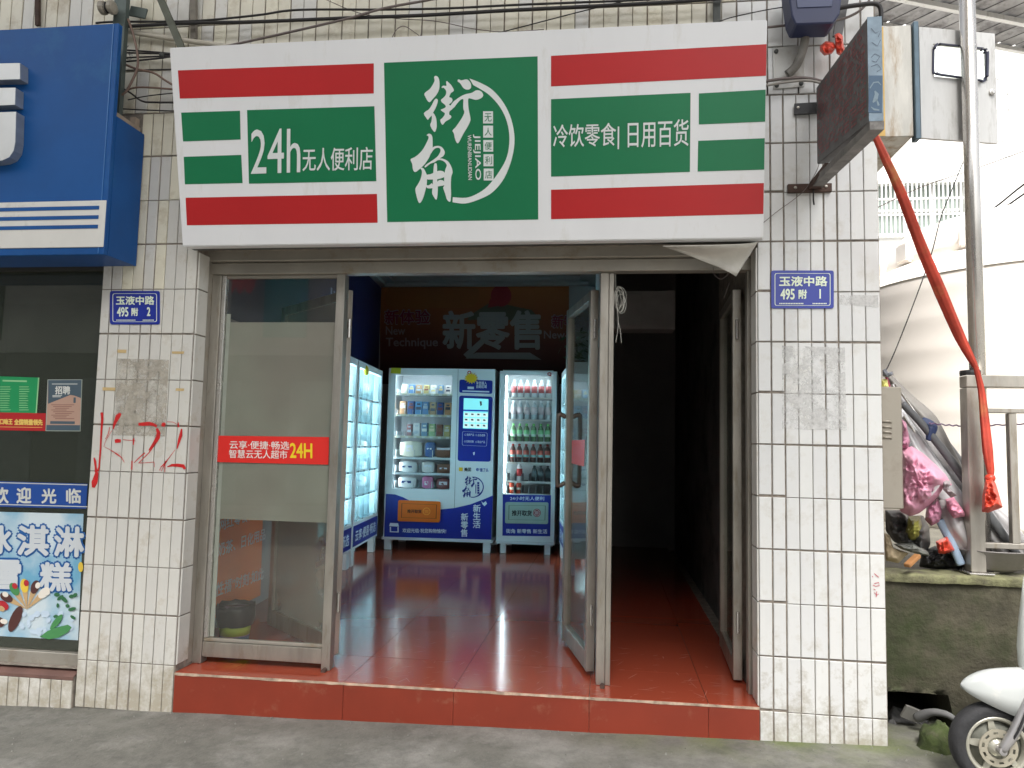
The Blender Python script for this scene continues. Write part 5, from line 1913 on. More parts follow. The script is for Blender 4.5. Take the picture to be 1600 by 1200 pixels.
# welcome band
wb = thing('welcome_band', 'blue band with white welcome lettering across the neighbouring shop window', 'sticker', FPF.px(60, 797))
m = M()
m.prism([FPF.px(u, v, .001) for u, v in ((-70, 750), (136.8, 756), (134.4, 795), (-70, 790))], -FPF.n * .001)
obj('band', m, pm(22, 72, 152), wb)
m = M()
for ch, x0 in (('欢', -9), ('迎', 26.5), ('光', 65.5), ('临', 104)):
    text_px(m, ch, FPF, x0, 762 + (2 if x0 > 60 else 0), x0 + 22, 786, .0018, bold=.035)
    obj('lettering', m, pm(210, 212, 205), wb)
    m = M()
for y in (753.5, 787.5):
    quad_px(m, FPF, [(-70, y - 2), (136.4, y + 3.6), (136.3, y + 4.9), (-70, y - .6)], .0018)
obj('border_line', m, pm(210, 212, 205), wb)
# ice cream poster
ic = thing('ice_cream_poster', 'sky blue ice cream poster low in the neighbouring shop window', 'poster', FPF.px(60, 1000))


def ice_mat():
    m = mat('poster_sky', rgb(150, 200, 226), 0.35, var=0)
    N, L = m.node_tree.nodes, m.node_tree.links
    g = N.new('ShaderNodeNewGeometry')
    n = N.new('ShaderNodeTexNoise')
    n.inputs['Scale'].default_value = 4.5
    n.inputs['Detail'].default_value = 6
    L.new(g.outputs['Position'], n.inputs['Vector'])
    r = N.new('ShaderNodeValToRGB')
    r.color_ramp.elements[0].position = 0.36
    r.color_ramp.elements[0].color = (*rgb(112, 172, 202), 1)
    r.color_ramp.elements[1].position = 0.62
    r.color_ramp.elements[1].color = (*rgb(206, 220, 226), 1)
    L.new(n.outputs['Fac'], r.inputs[0])
    L.new(r.outputs[0], N['Principled BSDF'].inputs['Base Color'])
    return m


m = M()
m.prism([FPF.px(u, v, .001) for u, v in ((-70, 798), (130.5, 803), (122, 1000.5), (-70, 990))], -FPF.n * .001)
obj('sheet', m, ice_mat(), ic)
mo, mi = M(), M()
for ch, (a, b, c, d_) in (('冰', (-22, 822, 18, 864)), ('淇', (29, 822, 76, 866)), ('淋', (87, 824, 131, 868)), ('雪', (-12, 876, 32, 920)), ('糕', (64, 880, 112, 922))):
    text_px(mo, ch, FPF, a, b, c, d_, .0018, bold=.12, slope=1.0, lean=-1.5)
    text_px(mi, ch, FPF, a, b, c, d_, .0042, bold=.045, slope=1.0, lean=-1.5)
    lo_ = obj('lettering', mo, pm(24, 92, 160), ic)
    obj('letter_face', mi, pm(206, 212, 216), lo_)
    mo, mi = M(), M()


def oval(m, cx, cy, rx_, ry_, off, rot=0.0, n=16):
    pts = []
    for i in range(n):
        t = 2 * math.pi * i / n
        x, y = rx_ * math.cos(t), ry_ * math.sin(t)
        pts.append((cx + x * math.cos(rot) - y * math.sin(rot), cy + x * math.sin(rot) + y * math.cos(rot)))
    return quad_px(m, FPF, pts, off)


W_ = {k: M() for k in ('choc', 'cone', 'yel', 'red', 'grn', 'ice', 'dgrn', 'cream')}
fan = (42, 952)
for i, a in enumerate((-150, -122, -96, -70, -44)):
    t = math.radians(a)
    tip, r0 = fan, 32
    c1 = (fan[0] + r0 * math.cos(t - .16), fan[1] + r0 * math.sin(t - .16))
    c2 = (fan[0] + r0 * math.cos(t + .16), fan[1] + r0 * math.sin(t + .16))
    quad_px(W_['cone'], FPF, [tip, c1, c2], .0046 + i * .0002)
    key = ('choc', 'grn', 'yel', 'choc', 'cream')[i]
    oval(W_[key], fan[0] + 37 * math.cos(t), fan[1] + 37 * math.sin(t), 11, 6.5, .0058 + i * .0002, t)
    oval(W_['red' if i in (1, 2) else 'cream'], fan[0] + 41 * math.cos(t + .08), fan[1] + 41 * math.sin(t + .08), 5, 4, .0070 + i * .0002, t)
oval(W_['choc'], 24, 967, 22, 8, .0060, -1.15)
oval(W_['choc'], -2, 972, 10, 8, .0061, .2)
oval(W_['cream'], 6, 971, 6, 4, .0065, .2)
oval(W_['red'], 4, 946, 10, 7, .0060, .5)
oval(W_['cone'], 2, 951, 6, 4, .0068, .5)
for k in range(16):
    oval(W_['ice'], 30 + random.random() * 85, 958 + random.random() * 38, random.uniform(3, 8), random.uniform(3, 6), .0046 + k * .0001, random.random() * 3, 6)
for k in range(12):
    oval(W_['dgrn'], 84 + random.random() * 38, 926 + random.random() * 46, random.uniform(3, 7), random.uniform(2, 4), .0062 + k * .0001, random.random() * 3, 7)
quad_px(W_['grn'], FPF, [(62, 995), (74, 986), (90, 980), (106, 976), (112, 980), (106, 988), (92, 996), (76, 999)], .0076)
oval(W_['grn'], 88, 972, 15, 4.5, .0079, -.9)
oval(W_['yel'], 126, 886, 4, 8, .0050)
for k, c in (('choc', (84, 50, 46)), ('cone', (196, 164, 120)), ('yel', (230, 196, 70)), ('red', (180, 40, 50)), ('grn', (74, 140, 84)), ('ice', (196, 214, 230)), ('dgrn', (52, 108, 70)), ('cream', (232, 226, 214))):
    obj('print_shape', W_[k], pm(*c), ic, kind='stuff')

# ------------------------------------------------------------------ cables and brackets along the upper wall


def cable(name, pts, r, label, mt=CABLE, y=-0.06, group=None, n=6, k=6, cat='cable'):
    P_ = [PY(p[0], p[1], p[2] if len(p) > 2 else y) for p in pts]
    return obj(name, M().tube(spline(P_, k), r, n), mt, smooth=True, label=label, cat=cat, group=group)


cable('cable', [(150, 36), (183, 34), (300, 33), (400, 24), (466, 15.5), (600, 15), (700, 13), (800, 8), (900, 4), (1000, 0), (1100, -6)], .0055, 'thinner upper black cable running along the wall over the shop sign')
cable('cable', [(150, 43), (183, 42), (300, 36), (400, 34), (547, 28), (660, 24), (800, 16), (960, 8), (1080, 1), (1180, -8)], .0085, 'thick black cable running the whole length of the wall', y=-0.075)
cable('cable', [(345, 74), (400, 62), (480, 44), (547, 28), (600, 13), (670, 0), (720, -10)], .006, 'brown cable rising over the left half of the shop sign', CABLE_G, y=-0.09)
cable('wire', [(500, -5), (560, 20), (620, 29), (680, 33), (740, 45), (790, 50), (850, 46)], .002, 'hair thin wire sagging above the green centre of the sign', CABLE_G)
cable('wire', [(612, 60), (620, 46), (632, 41), (650, 52), (657, 56), (659, 40)], .002, 'short kinked wire end above the green centre of the sign', CABLE_G)
cable('wire', [(760, 56), (800, 46), (900, 20), (970, 3), (1000, -4)], .0028, 'thin dark wire slanting up over the right part of the sign')
cable('wire', [(1110, 40), (1140, 28), (1200, 15), (1235, 10)], .0025, 'thin wire over the right end of the sign, next to the blue lamp')
cable('pipe', [(150, 41), (185, 47), (260, 59), (345, 71), (420, 84)], .013, 'pale plastic pipe crossing behind the steel bar above the left end of the sign', mat('pvc_pale', (.52, .48, .40), .5, var=.1), y=-0.04, n=10, cat='pipe')
for i, (a, b, c) in enumerate(((77, 82, 84), (82, 84, 85), (91, 88, 87), (98, 91, 88))):
    cable('cable', [(178, a), (215, (a + b) / 2), (250, b), (275, c), (330, c - 2)], .0045,
          ['topmost', 'second', 'third', 'lowest'][i] + ' of four black cables tied together left of the shop sign', y=-0.055 - .003 * i, group='bundled cables left of the sign')
obj('cable_tie', M().lathe(PY(254, 86.5, -.06), [(.013, -.012), (.016, 0), (.013, .012)], 10, (1, 0, 0)), DARKIRON, smooth=True, label='dark clamp holding the four bundled cables left of the sign', cat='clamp')
cable('cable', [(200, 30), (207, 50), (214, 80), (215, 103), (207, 125), (195, 145), (180, 152)], .006, 'brown cable hanging in a bow beside the blue sign', mat('cable_brown', (.20, .13, .10), .6, var=.15), y=-0.10)
cable('cable', [(192, 99), (214, 108), (240, 114), (262, 128), (300, 150)], .006, 'brown cable slanting down behind the left edge of the shop sign', mat('cable_brown', (.20, .13, .10), .6), y=-0.08)
cable('cable', [(190, 147), (206, 138), (230, 136.5), (275, 140)], .005, 'brown cable in a flat arch behind the left edge of the shop sign', mat('cable_brown', (.20, .13, .10), .6))
cable('cable', [(188, 136), (205, 146), (222, 158), (245, 160), (290, 160)], .005, 'black cable dipping to the shop sign beside the blue sign')
cable('wire', [(200, 156), (230, 150), (275, 145)], .003, 'thin dark wire running to the left edge of the shop sign')
cable('wire', [(190, 170), (230, 172), (285, 174)], .0035, 'lowest dark wire between the two shop signs')
cable('wire', [(190, 110), (230, 109), (275, 108)], .003, 'level dark wire in the gap between the two shop signs')
m = M()
for k in range(6):
    c = PY(198 + random.uniform(-6, 8), 73 + random.uniform(-4, 24), -.08)
    m.tube([c + V((.02 * math.cos(t * .5 + k), .006 * math.sin(t * .7), .018 * math.sin(t * .5 + k * .6))) for t in range(12)], .0016, 5)
obj('wire_tangle', m, CABLE, smooth=True, label='tangle of thin black wire ends beside the blue sign', cat='wire')
# power bracket with insulator
pb = thing('power_bracket', 'dark steel bracket with a spool insulator above the blue sign', 'bracket', PY(190, 60, -.1))
a, b = PY(189, -30, -.12), PY(186, 160, -.12)
obj('upright', M().bar((a.x, -.10, a.z), (a.x, -.10, 2.72), .068, .03, (0, 1, 0)), mat('bracket_green', (.10, .125, .115), .5, .3, var=.15), pb)
obj('plate', M().bar(PY(203, 17, -.05), PY(229, 22, -.05), .012, .055), mat('bracket_green', (.10, .125, .115)), pb, bevel=.003)
c = PY(168, 12, -.16)
obj('insulator', M().lathe(c, [(.02, -.04), (.034, -.035), (.034, -.015), (.022, -.005), (.022, .005), (.034, .015), (.034, .035), (.02, .04)], 14, (1, 0, 0)), mat('porcelain', (.30, .27, .22), .3, var=.15), pb, smooth=False)
m = M()
for x in (-.012, 0, .012):
    m.tube([c + V((x, .025 * math.cos(t * .5), .025 * math.sin(t * .5))) for t in range(14)], .004, 5)
obj('wire_wrap', m, CABLE, pb)
obj('steel_bar', M().bar(PY(243, -20, -.10), PY(286, 80, -.22), .034, .016, (0, 1, 0)), mat('bar_olive', (.095, .10, .075), .6, .3, var=.25, scale=14), label='olive steel bar slanting down behind the left top corner of the shop sign', cat='bar')
obj('wall_bracket', M().bar(PY(303, -15, -.03), PY(303, 62, -.03), .03, .022, (0, 1, 0)), mat('bar_grey', (.20, .18, .15), .7, .2, var=.3, scale=14), label='rusty grey bracket on the tiles above the left red block', cat='bracket')
obj('wall_bracket', M().bar(PY(59, -15, -.02), PY(59, 40, -.02), .022, .016, (0, 1, 0)), RUST, label='thin rusty bracket on the tiles above the blue sign', cat='bracket')
obj('wall_bracket', M().bar(PY(1120, -15, -.04), PY(1120, 50, -.04), .034, .02, (0, 1, 0)), DARKIRON, label='dark bracket on the tiles above the right end of the sign', cat='bracket')

# ------------------------------------------------------------------ blade sign and fittings on the right pillar
bl = thing('blade_sign', 'dead LED display board sticking out from the right pillar', 'sign', (3.05, -0.4, 2.35))
BXC = 3.028
yz = [(-0.085, 2.418), (-0.085, 2.778), (-0.75, 2.715), (-0.75, 2.318)]
m = M()
m.prism([(BXC, y, z) for y, z in yz], (0.047, 0, 0))
obj('case', m, mat('led_case', (.095, .092, .092), .5, .1, var=.3, scale=12, bump=.1), bl, bevel=.003)
m = M()
for r in range(20):
    for c in range(36):
        if random.random() < .62 + .3 * mnoise.noise((c * .18, r * .22, 0)):
            y = -0.11 - .61 * c / 35
            f = (-.085 - y) / .665
            zb_, zt_ = 2.418 + (2.318 - 2.418) * f + .035, 2.778 + (2.715 - 2.778) * f - .03
            z = zb_ + (zt_ - zb_) * r / 19
            m.poly([(BXC - .0012, y - .006, z - .0045), (BXC - .0012, y + .006, z - .0045), (BXC - .0012, y + .006, z + .0045), (BXC - .0012, y - .006, z + .0045)])
obj('led_dots', m, mat('led_red_off', (.24, .05, .055), .5, var=.4, scale=30), bl, kind='stuff', fix=False)
m = M()
m.prism([(BXC - .001, -.7525, 2.319), (BXC + .049, -.7525, 2.319), (BXC + .049, -.7525, 2.714), (BXC - .001, -.7525, 2.714)], (0, -.002, 0))
cap_ = obj('end_cap', m, mat('cap_blue', (.20, .27, .33), .5, .1, var=.2, scale=20), bl)
FE = Fr((0, -.7547, 0), (1, 0, 0), (0, 0, 1))
m = M()
slab_px(m, FE, [(1358, 118), (1379, 118), (1378, 176), (1357, 176)], .0012, .001)
obj('print_patch', m, pm(62, 92, 118), cap_)
m = M()
for pts, w in (([(1359, 138), (1365, 129), (1372, 128), (1377, 133)], [1.5, 2, 2, 1]), ([(1367, 142), (1370, 147), (1368, 155), (1364, 160)], [2, 6, 7, 2]), ([(1370, 156), (1373, 165)], [2, 3.5]), ([(1361, 167), (1366, 171), (1374, 172)], [1, 3, 2])):
    stroke_px(m, FE, pts, w, .0018)
obj('print_shape', m, pm(120, 140, 152), cap_)
m = M()
for pts in ([(1361, 90), (1367, 84), (1375, 88), (1369, 97), (1362, 95)], [(1361, 104), (1371, 100), (1377, 108), (1370, 112)], [(1362, 66), (1371, 72), (1376, 62)], [(1361, 44), (1368, 52), (1377, 47), (1372, 58)]):
    stroke_px(m, FE, pts, .9, .0012)
obj('print_line', m, pm(70, 80, 100), cap_)
m = M()
m.bar((BXC + .024, -.76, 2.300), (BXC + .012, -.004, 2.345), .05, .03)
obj('support_bar', m, mat('support_grey', (.17, .16, .15), .6, .3, var=.35, scale=16, dirt=(.3, .29, .27), damt=.3, dscale=14), bl)
a = PY(1268, 294, -.02)
obj('wall_plate', M().box(a.x - .105, a.x + .09, -.022, -.003, a.z - .018, a.z + .022), RUST, bl, bevel=.002)
obj('support_bar', M().bar((a.x + .01, -.02, a.z + .005), (BXC + .02, -.22, 2.36), .05, .022), RUST, bl)
a, b = PY(1241, 171, -.015), PY(1288, 168, -.03)
m = M()
m.bar(a, b, .012, .052, (0, 0, 1))
m.bar(b, PY(1296, 148, -.10), .012, .05, (0, 0, 1))
obj('support_bar', m, BLACK, bl)
m = M()
for u, v in ((1247, 168), (1243, 293), (1291, 291)):
    m.lathe(PY(u, v, -.024), [(0, -.004), (.006, -.003), (.008, .003)], 8, (0, 1, 0))
obj('bolt', m, STEEL, bl)
cable('wire', [(1282, 246, -.1), (1278, 262, -.08), (1270, 278, -.05), (1258, 296, -.03), (1240, 312, -.015), (1215, 330, -.012), (1188, 352, -.012)], .0018, 'thin wire running from under the LED board down to the sign corner', CABLE_G)
cable('wire', [(1271, 296, -.024), (1271, 312, -.02), (1272, 320, -.02)], .0035, 'short black wire stub under the rusty plate of the LED board', CABLE)

# blue lamp housing at the top edge and its conduit
lam = thing('flood_lamp', 'dark blue lamp housing at the top edge over the right pillar', 'lamp', PY(1275, 20, -.15))
m = M()
m.prism([PY(u, v, -.20) for u, v in ((1228, -40), (1320, -40), (1312, 22), (1302, 36), (1243, 38), (1237, 24))], (0, .12, 0))
obj('housing', m, mat('lamp_blue', (.022, .030, .085), .45, var=.15), lam, bevel=.006)
m = M()
m.prism([PY(u, v, -.204) for u, v in ((1240, -40), (1306, -40), (1300, 10), (1246, 12))], (0, .003, 0))
obj('front_cover', m, mat('lamp_cover', (.03, .045, .12), .3, var=.1), lam, bevel=.002)
m = M()
m.tube(spline([PY(1258, 30, -.1), PY(1258, 60, -.08), PY(1252, 85, -.06), PY(1243, 104, -.05), PY(1230, 116, -.04)], 6), .020, 10)
obj('conduit', m, mat('conduit_grey', (.20, .19, .17), .55, .2, var=.3, scale=14, dirt=(.08, .07, .06), damt=.35), smooth=True, label='grey conduit coming down from the blue lamp housing beside the sign', cat='conduit')
bp2 = thing('base_plate', 'pale metal wall plate with corner bolts under the conduit', 'plate', PY(1233, 140, -.01))
m = M()
m.prism([PY(u, v, -.006) for u, v in ((1207, 75), (1257, 71), (1257, 136), (1208, 140))], (0, -.004, 0))
obj('plate', m, mat('plate_dull', (.46, .455, .43), .5, .3, var=.1, dirt=(.3, .26, .2), damt=.3), bp2, bevel=.002)
m = M()
for u, v in ((1213, 80), (1252, 76), (1252, 130), (1214, 133)):
    m.lathe(PY(u, v, -.014), [(0, -.006), (.009, -.005), (.011, .004)], 8, (0, 1, 0))
obj('bolt', m, DARKIRON, bp2)
cable('cable', [(1196, 43), (1225, 40), (1300, 33), (1335, 22), (1355, 5), (1362, -10)], .006, 'dark cable crossing the pillar just under the blue lamp', CABLE_G)
cable('cable', [(1196, 127), (1225, 123), (1260, 122), (1290, 129), (1310, 140)], .007, 'upper of two grey cables entering behind the LED board', CABLE_G)
cable('cable', [(1196, 134), (1230, 128), (1265, 126), (1290, 133), (1310, 146)], .006, 'lower of two grey cables entering behind the LED board', mat('cable_pale', (.3, .28, .25), .6, var=.1), y=-.07)
cable('cable', [(1300, 14, -.1), (1340, 8, -.1), (1366, 6, -.1), (1376, 14, -.1), (1376, 40, -.1)], .010, 'black cable looping over the outer corner of the right pillar')
m = M()
m.bar(PY(1322, -20, -.06), PY(1308, 58, -.05), .04, .016, (0, 1, 0))
obj('strap_bar', m, mat('bar_grey2', (.12, .12, .12), .6, .3, var=.3), label='grey strap bar coming down from the top edge to the red bow', cat='bar')


# ------------------------------------------------------------------ crumpled things
def crumple(pix, y, bulge, seed, rough_=0.02, rings=16, per=56, y2=None):
    """A crumpled cloth or bag with this pixel outline, its belly towards the street and a back of its own."""
    pts = [V((*p, 0)) for p in pix]
    tot = sum((pts[i] - pts[(i + 1) % len(pts)]).length for i in range(len(pts)))
    ring, acc = [], 0
    step = tot / per
    d = 0
    for i in range(len(pts)):
        a, b = pts[i], pts[(i + 1) % len(pts)]
        l_ = (b - a).length
        while d < l_:
            ring.append(a.lerp(b, d / l_))
            d += step
        d -= l_
    c = sum(ring, V((0, 0, 0))) / len(ring)
    m = M()
    for side in (1, -1):
        rows = []
        for r in range(rings + 1):
            s = 1 - (r / rings) * .995
            row = []
            for k, p in enumerate(ring):
                q = c.lerp(p, s)
                n1 = mnoise.noise((q.x * .045 + seed, q.y * .045, seed * 1.7))
                n2 = abs(mnoise.noise((q.x * .11 + seed, q.y * .06 - seed, 2.2)))
                n3 = abs(mnoise.noise((q.x * .05 - seed, q.y * .13 + seed, 5.1)))
                edge = min(1.0, 3 * (1 - s) + .0)
                wx_, wy_ = q.x + 14 * n1, q.y + 14 * mnoise.noise((q.y * .05 - seed, q.x * .05, 9.3))
                n4 = 1 - abs(mnoise.noise((wx_ * .075 + seed, wy_ * .035, 3.3))) * 2
                n5 = 1 - abs(mnoise.noise((wx_ * .04, wy_ * .10 + seed, 7.7))) * 2
                dy = bulge * (1 - s ** 4) + rough_ * edge * (n1 * 1.6 + (0.5 - n2) * 1.0 + (0.5 - n3) * .8 + .8 * n4 ** 3 + .6 * n5 ** 3)
                row.append(PY(q.x + 2 * n1 * edge, q.y + 2 * n2 * edge, y - (dy if side > 0 else -.5 * dy)))
            rows.append(row)
        m.grid(rows, True)
    return m


def rag(name, pix, y, bulge, seed, mt, label, cat, rough_=.02, per=48, sm=True):
    return obj(name, crumple(pix, y, bulge, seed, rough_, per=per), mt, smooth=sm, label=label, cat=cat)


REDCLOTH = mat('red_cloth', (.50, .055, .030), .6, var=.3, scale=9, dirt=(.50, .17, .06), damt=.2, dscale=6, bump=.15, bscale=50)
REDBAG = mat('red_film', (.60, .06, .03), .35, var=.12, scale=14, bump=.1)
# red bow tied above the LED board
bw = thing('red_bow', 'knotted red ribbon bow tied on a bracket above the LED board', 'ribbon', PY(1305, 80, -.1))
obj('loop', crumple([(1281, 72), (1290, 64), (1303, 66), (1307, 74), (1300, 84), (1288, 87), (1281, 80)], -.10, .03, 3.1, .02), REDBAG, bw, smooth=True)
obj('loop', crumple([(1304, 54), (1311, 51), (1317, 56), (1318, 70), (1321, 80), (1314, 88), (1307, 84), (1305, 72)], -.11, .03, 4.4, .02), REDBAG, bw, smooth=True)
# long red ribbon
rb = thing('red_ribbon', 'long red cloth ribbon stretched from the LED board to the railing', 'ribbon', PY(1545, 800, .05))


def ribbon(pts, ws, seed):
    """pts: (u, v, y), ws: width in pixels; pleated along its length."""
    sp = spline([PY(*p) for p in pts], 6)
    wsp = [w for i in range(len(ws) - 1) for w in [ws[i] + (ws[i + 1] - ws[i]) * j / 6 for j in range(6)]] + [ws[-1]]
    rows = []
    for i, p in enumerate(sp):
        d = (sp[min(i + 1, len(sp) - 1)] - sp[max(i - 1, 0)]).normalized()
        a = d.cross(V((0, -1, 0))).normalized()
        w = wsp[i] * (p - CAM).dot(FW) / FPX
        row = []
        for k in range(16):
            t = 2 * math.pi * k / 16
            pl = 1 + .30 * math.cos(6 * t + seed + i * .07) + .12 * math.sin(3 * t + i * .11)
            row.append(p + a * (w / 2 * math.cos(t) * pl) + V((0, -1, 0)) * (w * .30 * math.sin(t) * pl))
        rows.append(row)
    return M().grid(rows, True)


obj('band', ribbon([(1360, 196, -.66), (1385, 250, -.52), (1410, 305, -.38), (1440, 385, -.22), (1470, 455, -.08), (1500, 525, .05), (1524, 572, .10)], [8, 13, 15, 16, 16, 13, 7], 0), REDCLOTH, rb, smooth=True)
obj('band', ribbon([(1524, 572, .10), (1533, 610, .13), (1539, 660, .13), (1544, 705, .12), (1548, 735, .12), (1547, 748, .12)], [6, 8, 11, 13, 10, 6], 2), REDCLOTH, rb, smooth=True)
obj('tail', crumple([(1540, 748), (1550, 745), (1556, 756), (1561, 772), (1567, 793), (1555, 797), (1545, 801), (1534, 800), (1535, 775)], .12, .03, 7.7, .025), REDBAG, rb, smooth=True)
obj('knot', M().lathe(PY(1547, 747, .12), [(.001, -.02), (.018, -.012), (.022, 0), (.018, .012), (.001, .02)], 12), REDBAG, rb, smooth=True)

# ------------------------------------------------------------------ open metal cabinet on the alley side
mb = thing('metal_cabinet', 'stained metal cabinet on the alley wall with its windowed door hanging open', 'cabinet', (3.5, .6, 2.69))
CAB = mat('cabinet_stained', (.50, .49, .45), .5, .2, var=.16, scale=4, dirt=(.26, .17, .08), damt=.50, dscale=2.4, stretch=(4, 4, .8), bump=.05)
CABG = mat('cabinet_grey', (.50, .50, .49), .45, .2, var=.1, scale=4, dirt=(.30, .29, .27), damt=.35, dscale=4, stretch=(3, 3, .7))
obj('box', M().box(3.34, 3.598, .302, .92, 2.695, 3.275), CAB, mb, bevel=.004)
obj('hinge_edge', M().box(3.600, 3.625, .285, .34, 2.675, 3.285), mat('edge_blue', (.09, .14, .18), .5, .2, var=.2), mb, bevel=.003)
obj('yellow_strip', M().box(3.40, 3.462, .2985, .3005, 2.70, 3.27), mat('strip_yellow', rgb(206, 170, 96), .6, var=.15), mb)
hA, hB = V((3.632, .30, 0)), V((4.035, .40, 0))
FDR = Fr(hA, hB - hA, (0, 0, 1))
LD = (hB - hA).length
m = M()
wx = [ab(FDR, 1459, 100)[0], ab(FDR, 1542, 100)[0]]
wz = [ab(FDR, 1500, 123)[1], ab(FDR, 1500, 72)[1]]
zA, zB = 2.685, 3.262
for a0, a1, b0, b1 in ((0, wx[0], zA, zB), (wx[1], LD, zA, zB), (wx[0], wx[1], zA, wz[0]), (wx[0], wx[1], wz[1], zB)):
    m.obox(FDR.pt(a0, b0, 0), FDR.ex * (a1 - a0), FDR.ey * (b1 - b0), -FDR.n * .018)
dr = obj('door', m, CABG, mb)
m = M()
q = rrect([(1458, 68), (1543, 77), (1542, 129), (1457, 117)], 8)
ring_px(m, FDR, q, 3.2, .006)
rg = obj('window_gasket', m, mat('gasket', (.02, .022, .05), .5, var=.1), dr)
sm = rg.modifiers.new('thick', 'SOLIDIFY')
sm.thickness = .012
obj('window_pane', M().obox(FDR.pt(wx[0] + .001, wz[0] + .001, -.007), FDR.ex * (wx[1] - wx[0] - .002), FDR.ey * (wz[1] - wz[0] - .002), -FDR.n * .003), GLASS, dr)
c = FDR.px(1550, 144, .004)
m = M()
m.lathe(c, [(.016, -.004), (.016, .006), (.010, .008), (.010, .012), (0, .012)], 14, FDR.n)
obj('lock', m, STEEL_B, dr)
P_ = [FDR.px(1557, 122, .01), FDR.px(1572, 140, .03), FDR.px(1576, 165, .03), FDR.px(1572, 195, .02), FDR.px(1566, 222, .01), FDR.px(1562, 228, .01)]
obj('wire', M().tube(spline(P_, 6), .0016, 5), CABLE, smooth=True, label='thin wire hanging in a bow beside the open cabinet door', cat='wire')
P_ = [FDR.px(1540, 230, .01), FDR.px(1538, 238, .01), FDR.px(1534, 246, .01), FDR.px(1529, 247, .01), FDR.px(1533, 240, .01)]
obj('wire', M().tube(spline(P_, 6), .0016, 5), CABLE, smooth=True, label='little curled wire end under the open cabinet door', cat='wire')

# ------------------------------------------------------------------ shed roof over the alley
rf = thing('shed_roof', 'grey ribbed shed roof over the alley seen from below', 'roof', (5.6, 3.0, 5.5))
ZR = 5.5
f0, f1 = PZ(1350, 36, ZR), PZ(1760, 112, ZR)
dxy = (f1 - f0).normalized()
nrm = V((dxy.y, -dxy.x, 0))
RP = mat('roof_sheet', (.30, .30, .31), .7, .1, var=.3, scale=5, dirt=(.10, .095, .10), damt=.45, dscale=4)
for i in range(21):
    p = f0 + dxy * (-1.2 + i * .2)
    q = p + nrm * 1.8 + dxy * .6
    m = M()
    rows = []
    for t in (0, 1):
        b = p.lerp(q, t)
        rows.append([b + dxy * (.182 * s) + V((0, 0, .022 * math.sin(math.pi * s) + .01 * t)) for s in (0, .25, .5, .75, 1)])
    m.grid(rows)
    sh = obj('roof_sheet', m, RP, rf, smooth=True)
obj('purlin', M().bar(f0 - dxy * 1.0 + nrm * .5 - V((0, 0, .04)), f0 + dxy * 3.0 + nrm * .5 - V((0, 0, .04)), .05, .05), CABG, rf)
obj('purlin', M().bar(f0 - dxy * 1.0 + nrm * .06 - V((0, 0, .03)), f0 + dxy * 3.0 + nrm * .06 - V((0, 0, .03)), .05, .04), CABG, rf)
obj('roof_cover', M().prism([f0 - dxy * 1.2 + V((0, 0, .07)), f0 + dxy * 2.9 + V((0, 0, .07)), f0 + dxy * 3.4 + nrm * 1.8 + V((0, 0, .08)), f0 - dxy * .6 + nrm * 1.8 + V((0, 0, .08))], (0, 0, .02)), mat('roof_dark', (.09, .088, .095), .8, var=.3), rf)

# ------------------------------------------------------------------ retaining wall and terrace
TZ = 0.568
rw = thing('retaining_wall', 'mossy concrete retaining wall beside the right pillar', 'wall', (4.5, .3, 0))


def moss_mat():
    m = mat('mossy_concrete', (.062, .056, .037), .95, var=.5, scale=5, dirt=(.035, .045, .016), damt=.55, dscale=2.6, bump=1.0, bscale=30)
    return m


MOSS = moss_mat()
m = M()
rows = []
xs_ = [3.362 + .045 * i for i in range(50)] + [6, 9]
zs_ = [.012 + (.010 * j if j < 0 else .027 * j) for j in range(21)]
for z in zs_:
    row = []
    for x in xs_:
        y = .16 + .018 * mnoise.noise((x * 2.5, z * 3, 0)) + .008 * mnoise.noise((x * 9, z * 9, 3)) + .004 * mnoise.noise((x * 26, z * 26, 3))
        zz = z
        if z < .02 and x < 3.66:
            zz = .045 + .02 * mnoise.noise((x * 9, 1, 2))
        if z < .02 and x >= 3.66:
            zz = -.15
            y += .01
        row.append((x, y, min(zz, TZ - .03)))
    rows.append(row)
m.grid(rows)
m.grid([[(p[0], p[1], p[2]) for p in rows[0]], [(p[0], 1.1, p[2]) for p in rows[0]]])
m.grid([rows[-1], [(p[0], 1.1, p[2]) for p in rows[-1]]])
m.grid([[r_[0] for r_ in rows], [(r_[0][0], 1.1, r_[0][2]) for r_ in rows]])
obj('wall_face', m, MOSS, rw, smooth=True, fix=False)
m = M()
rows = []
for z, dy in ((TZ - .034, -.018), (TZ - .006, -.026), (TZ + .004, -.018), (TZ + .002, .05), (TZ, .16)):
    rows.append([(x, .16 + dy + .010 * mnoise.noise((x * 6, z * 9, 8)), z + .006 * mnoise.noise((x * 8, dy * 30, 3)) + .004 * mnoise.noise((x * 25, dy * 30, 3))) for x in [3.352 + .03 * i for i in range(75)] + [6, 9]])
m.grid(rows)
obj('coping', m, mat('mossy_coping', (.19, .19, .10), .95, var=.4, scale=11, dirt=(.10, .09, .06), damt=.5, dscale=8, bump=.8, bscale=50), rw, smooth=True, fix=False)
m = M()
m.grid([[(3.33, .17, TZ - .004), (9, .17, TZ - .004)], [(3.33, 14, TZ - .004), (20, 14, TZ - .004)]])
obj('terrace', m, mat('terrace_ground', (.17, .16, .13), .95, var=.3, scale=4, bump=.5), kind='structure', fix=False)
obj('soil_bank', M().box(3.33, 9, .95, 1.0, -.4, TZ - .01), mat('dark_soil', (.03, .028, .022), .95, var=.3), kind='structure')
# rubble under the undercut
RUB = mat('grey_rubble', (.12, .12, .12), .9, var=.3, scale=12, bump=.4, bscale=40)


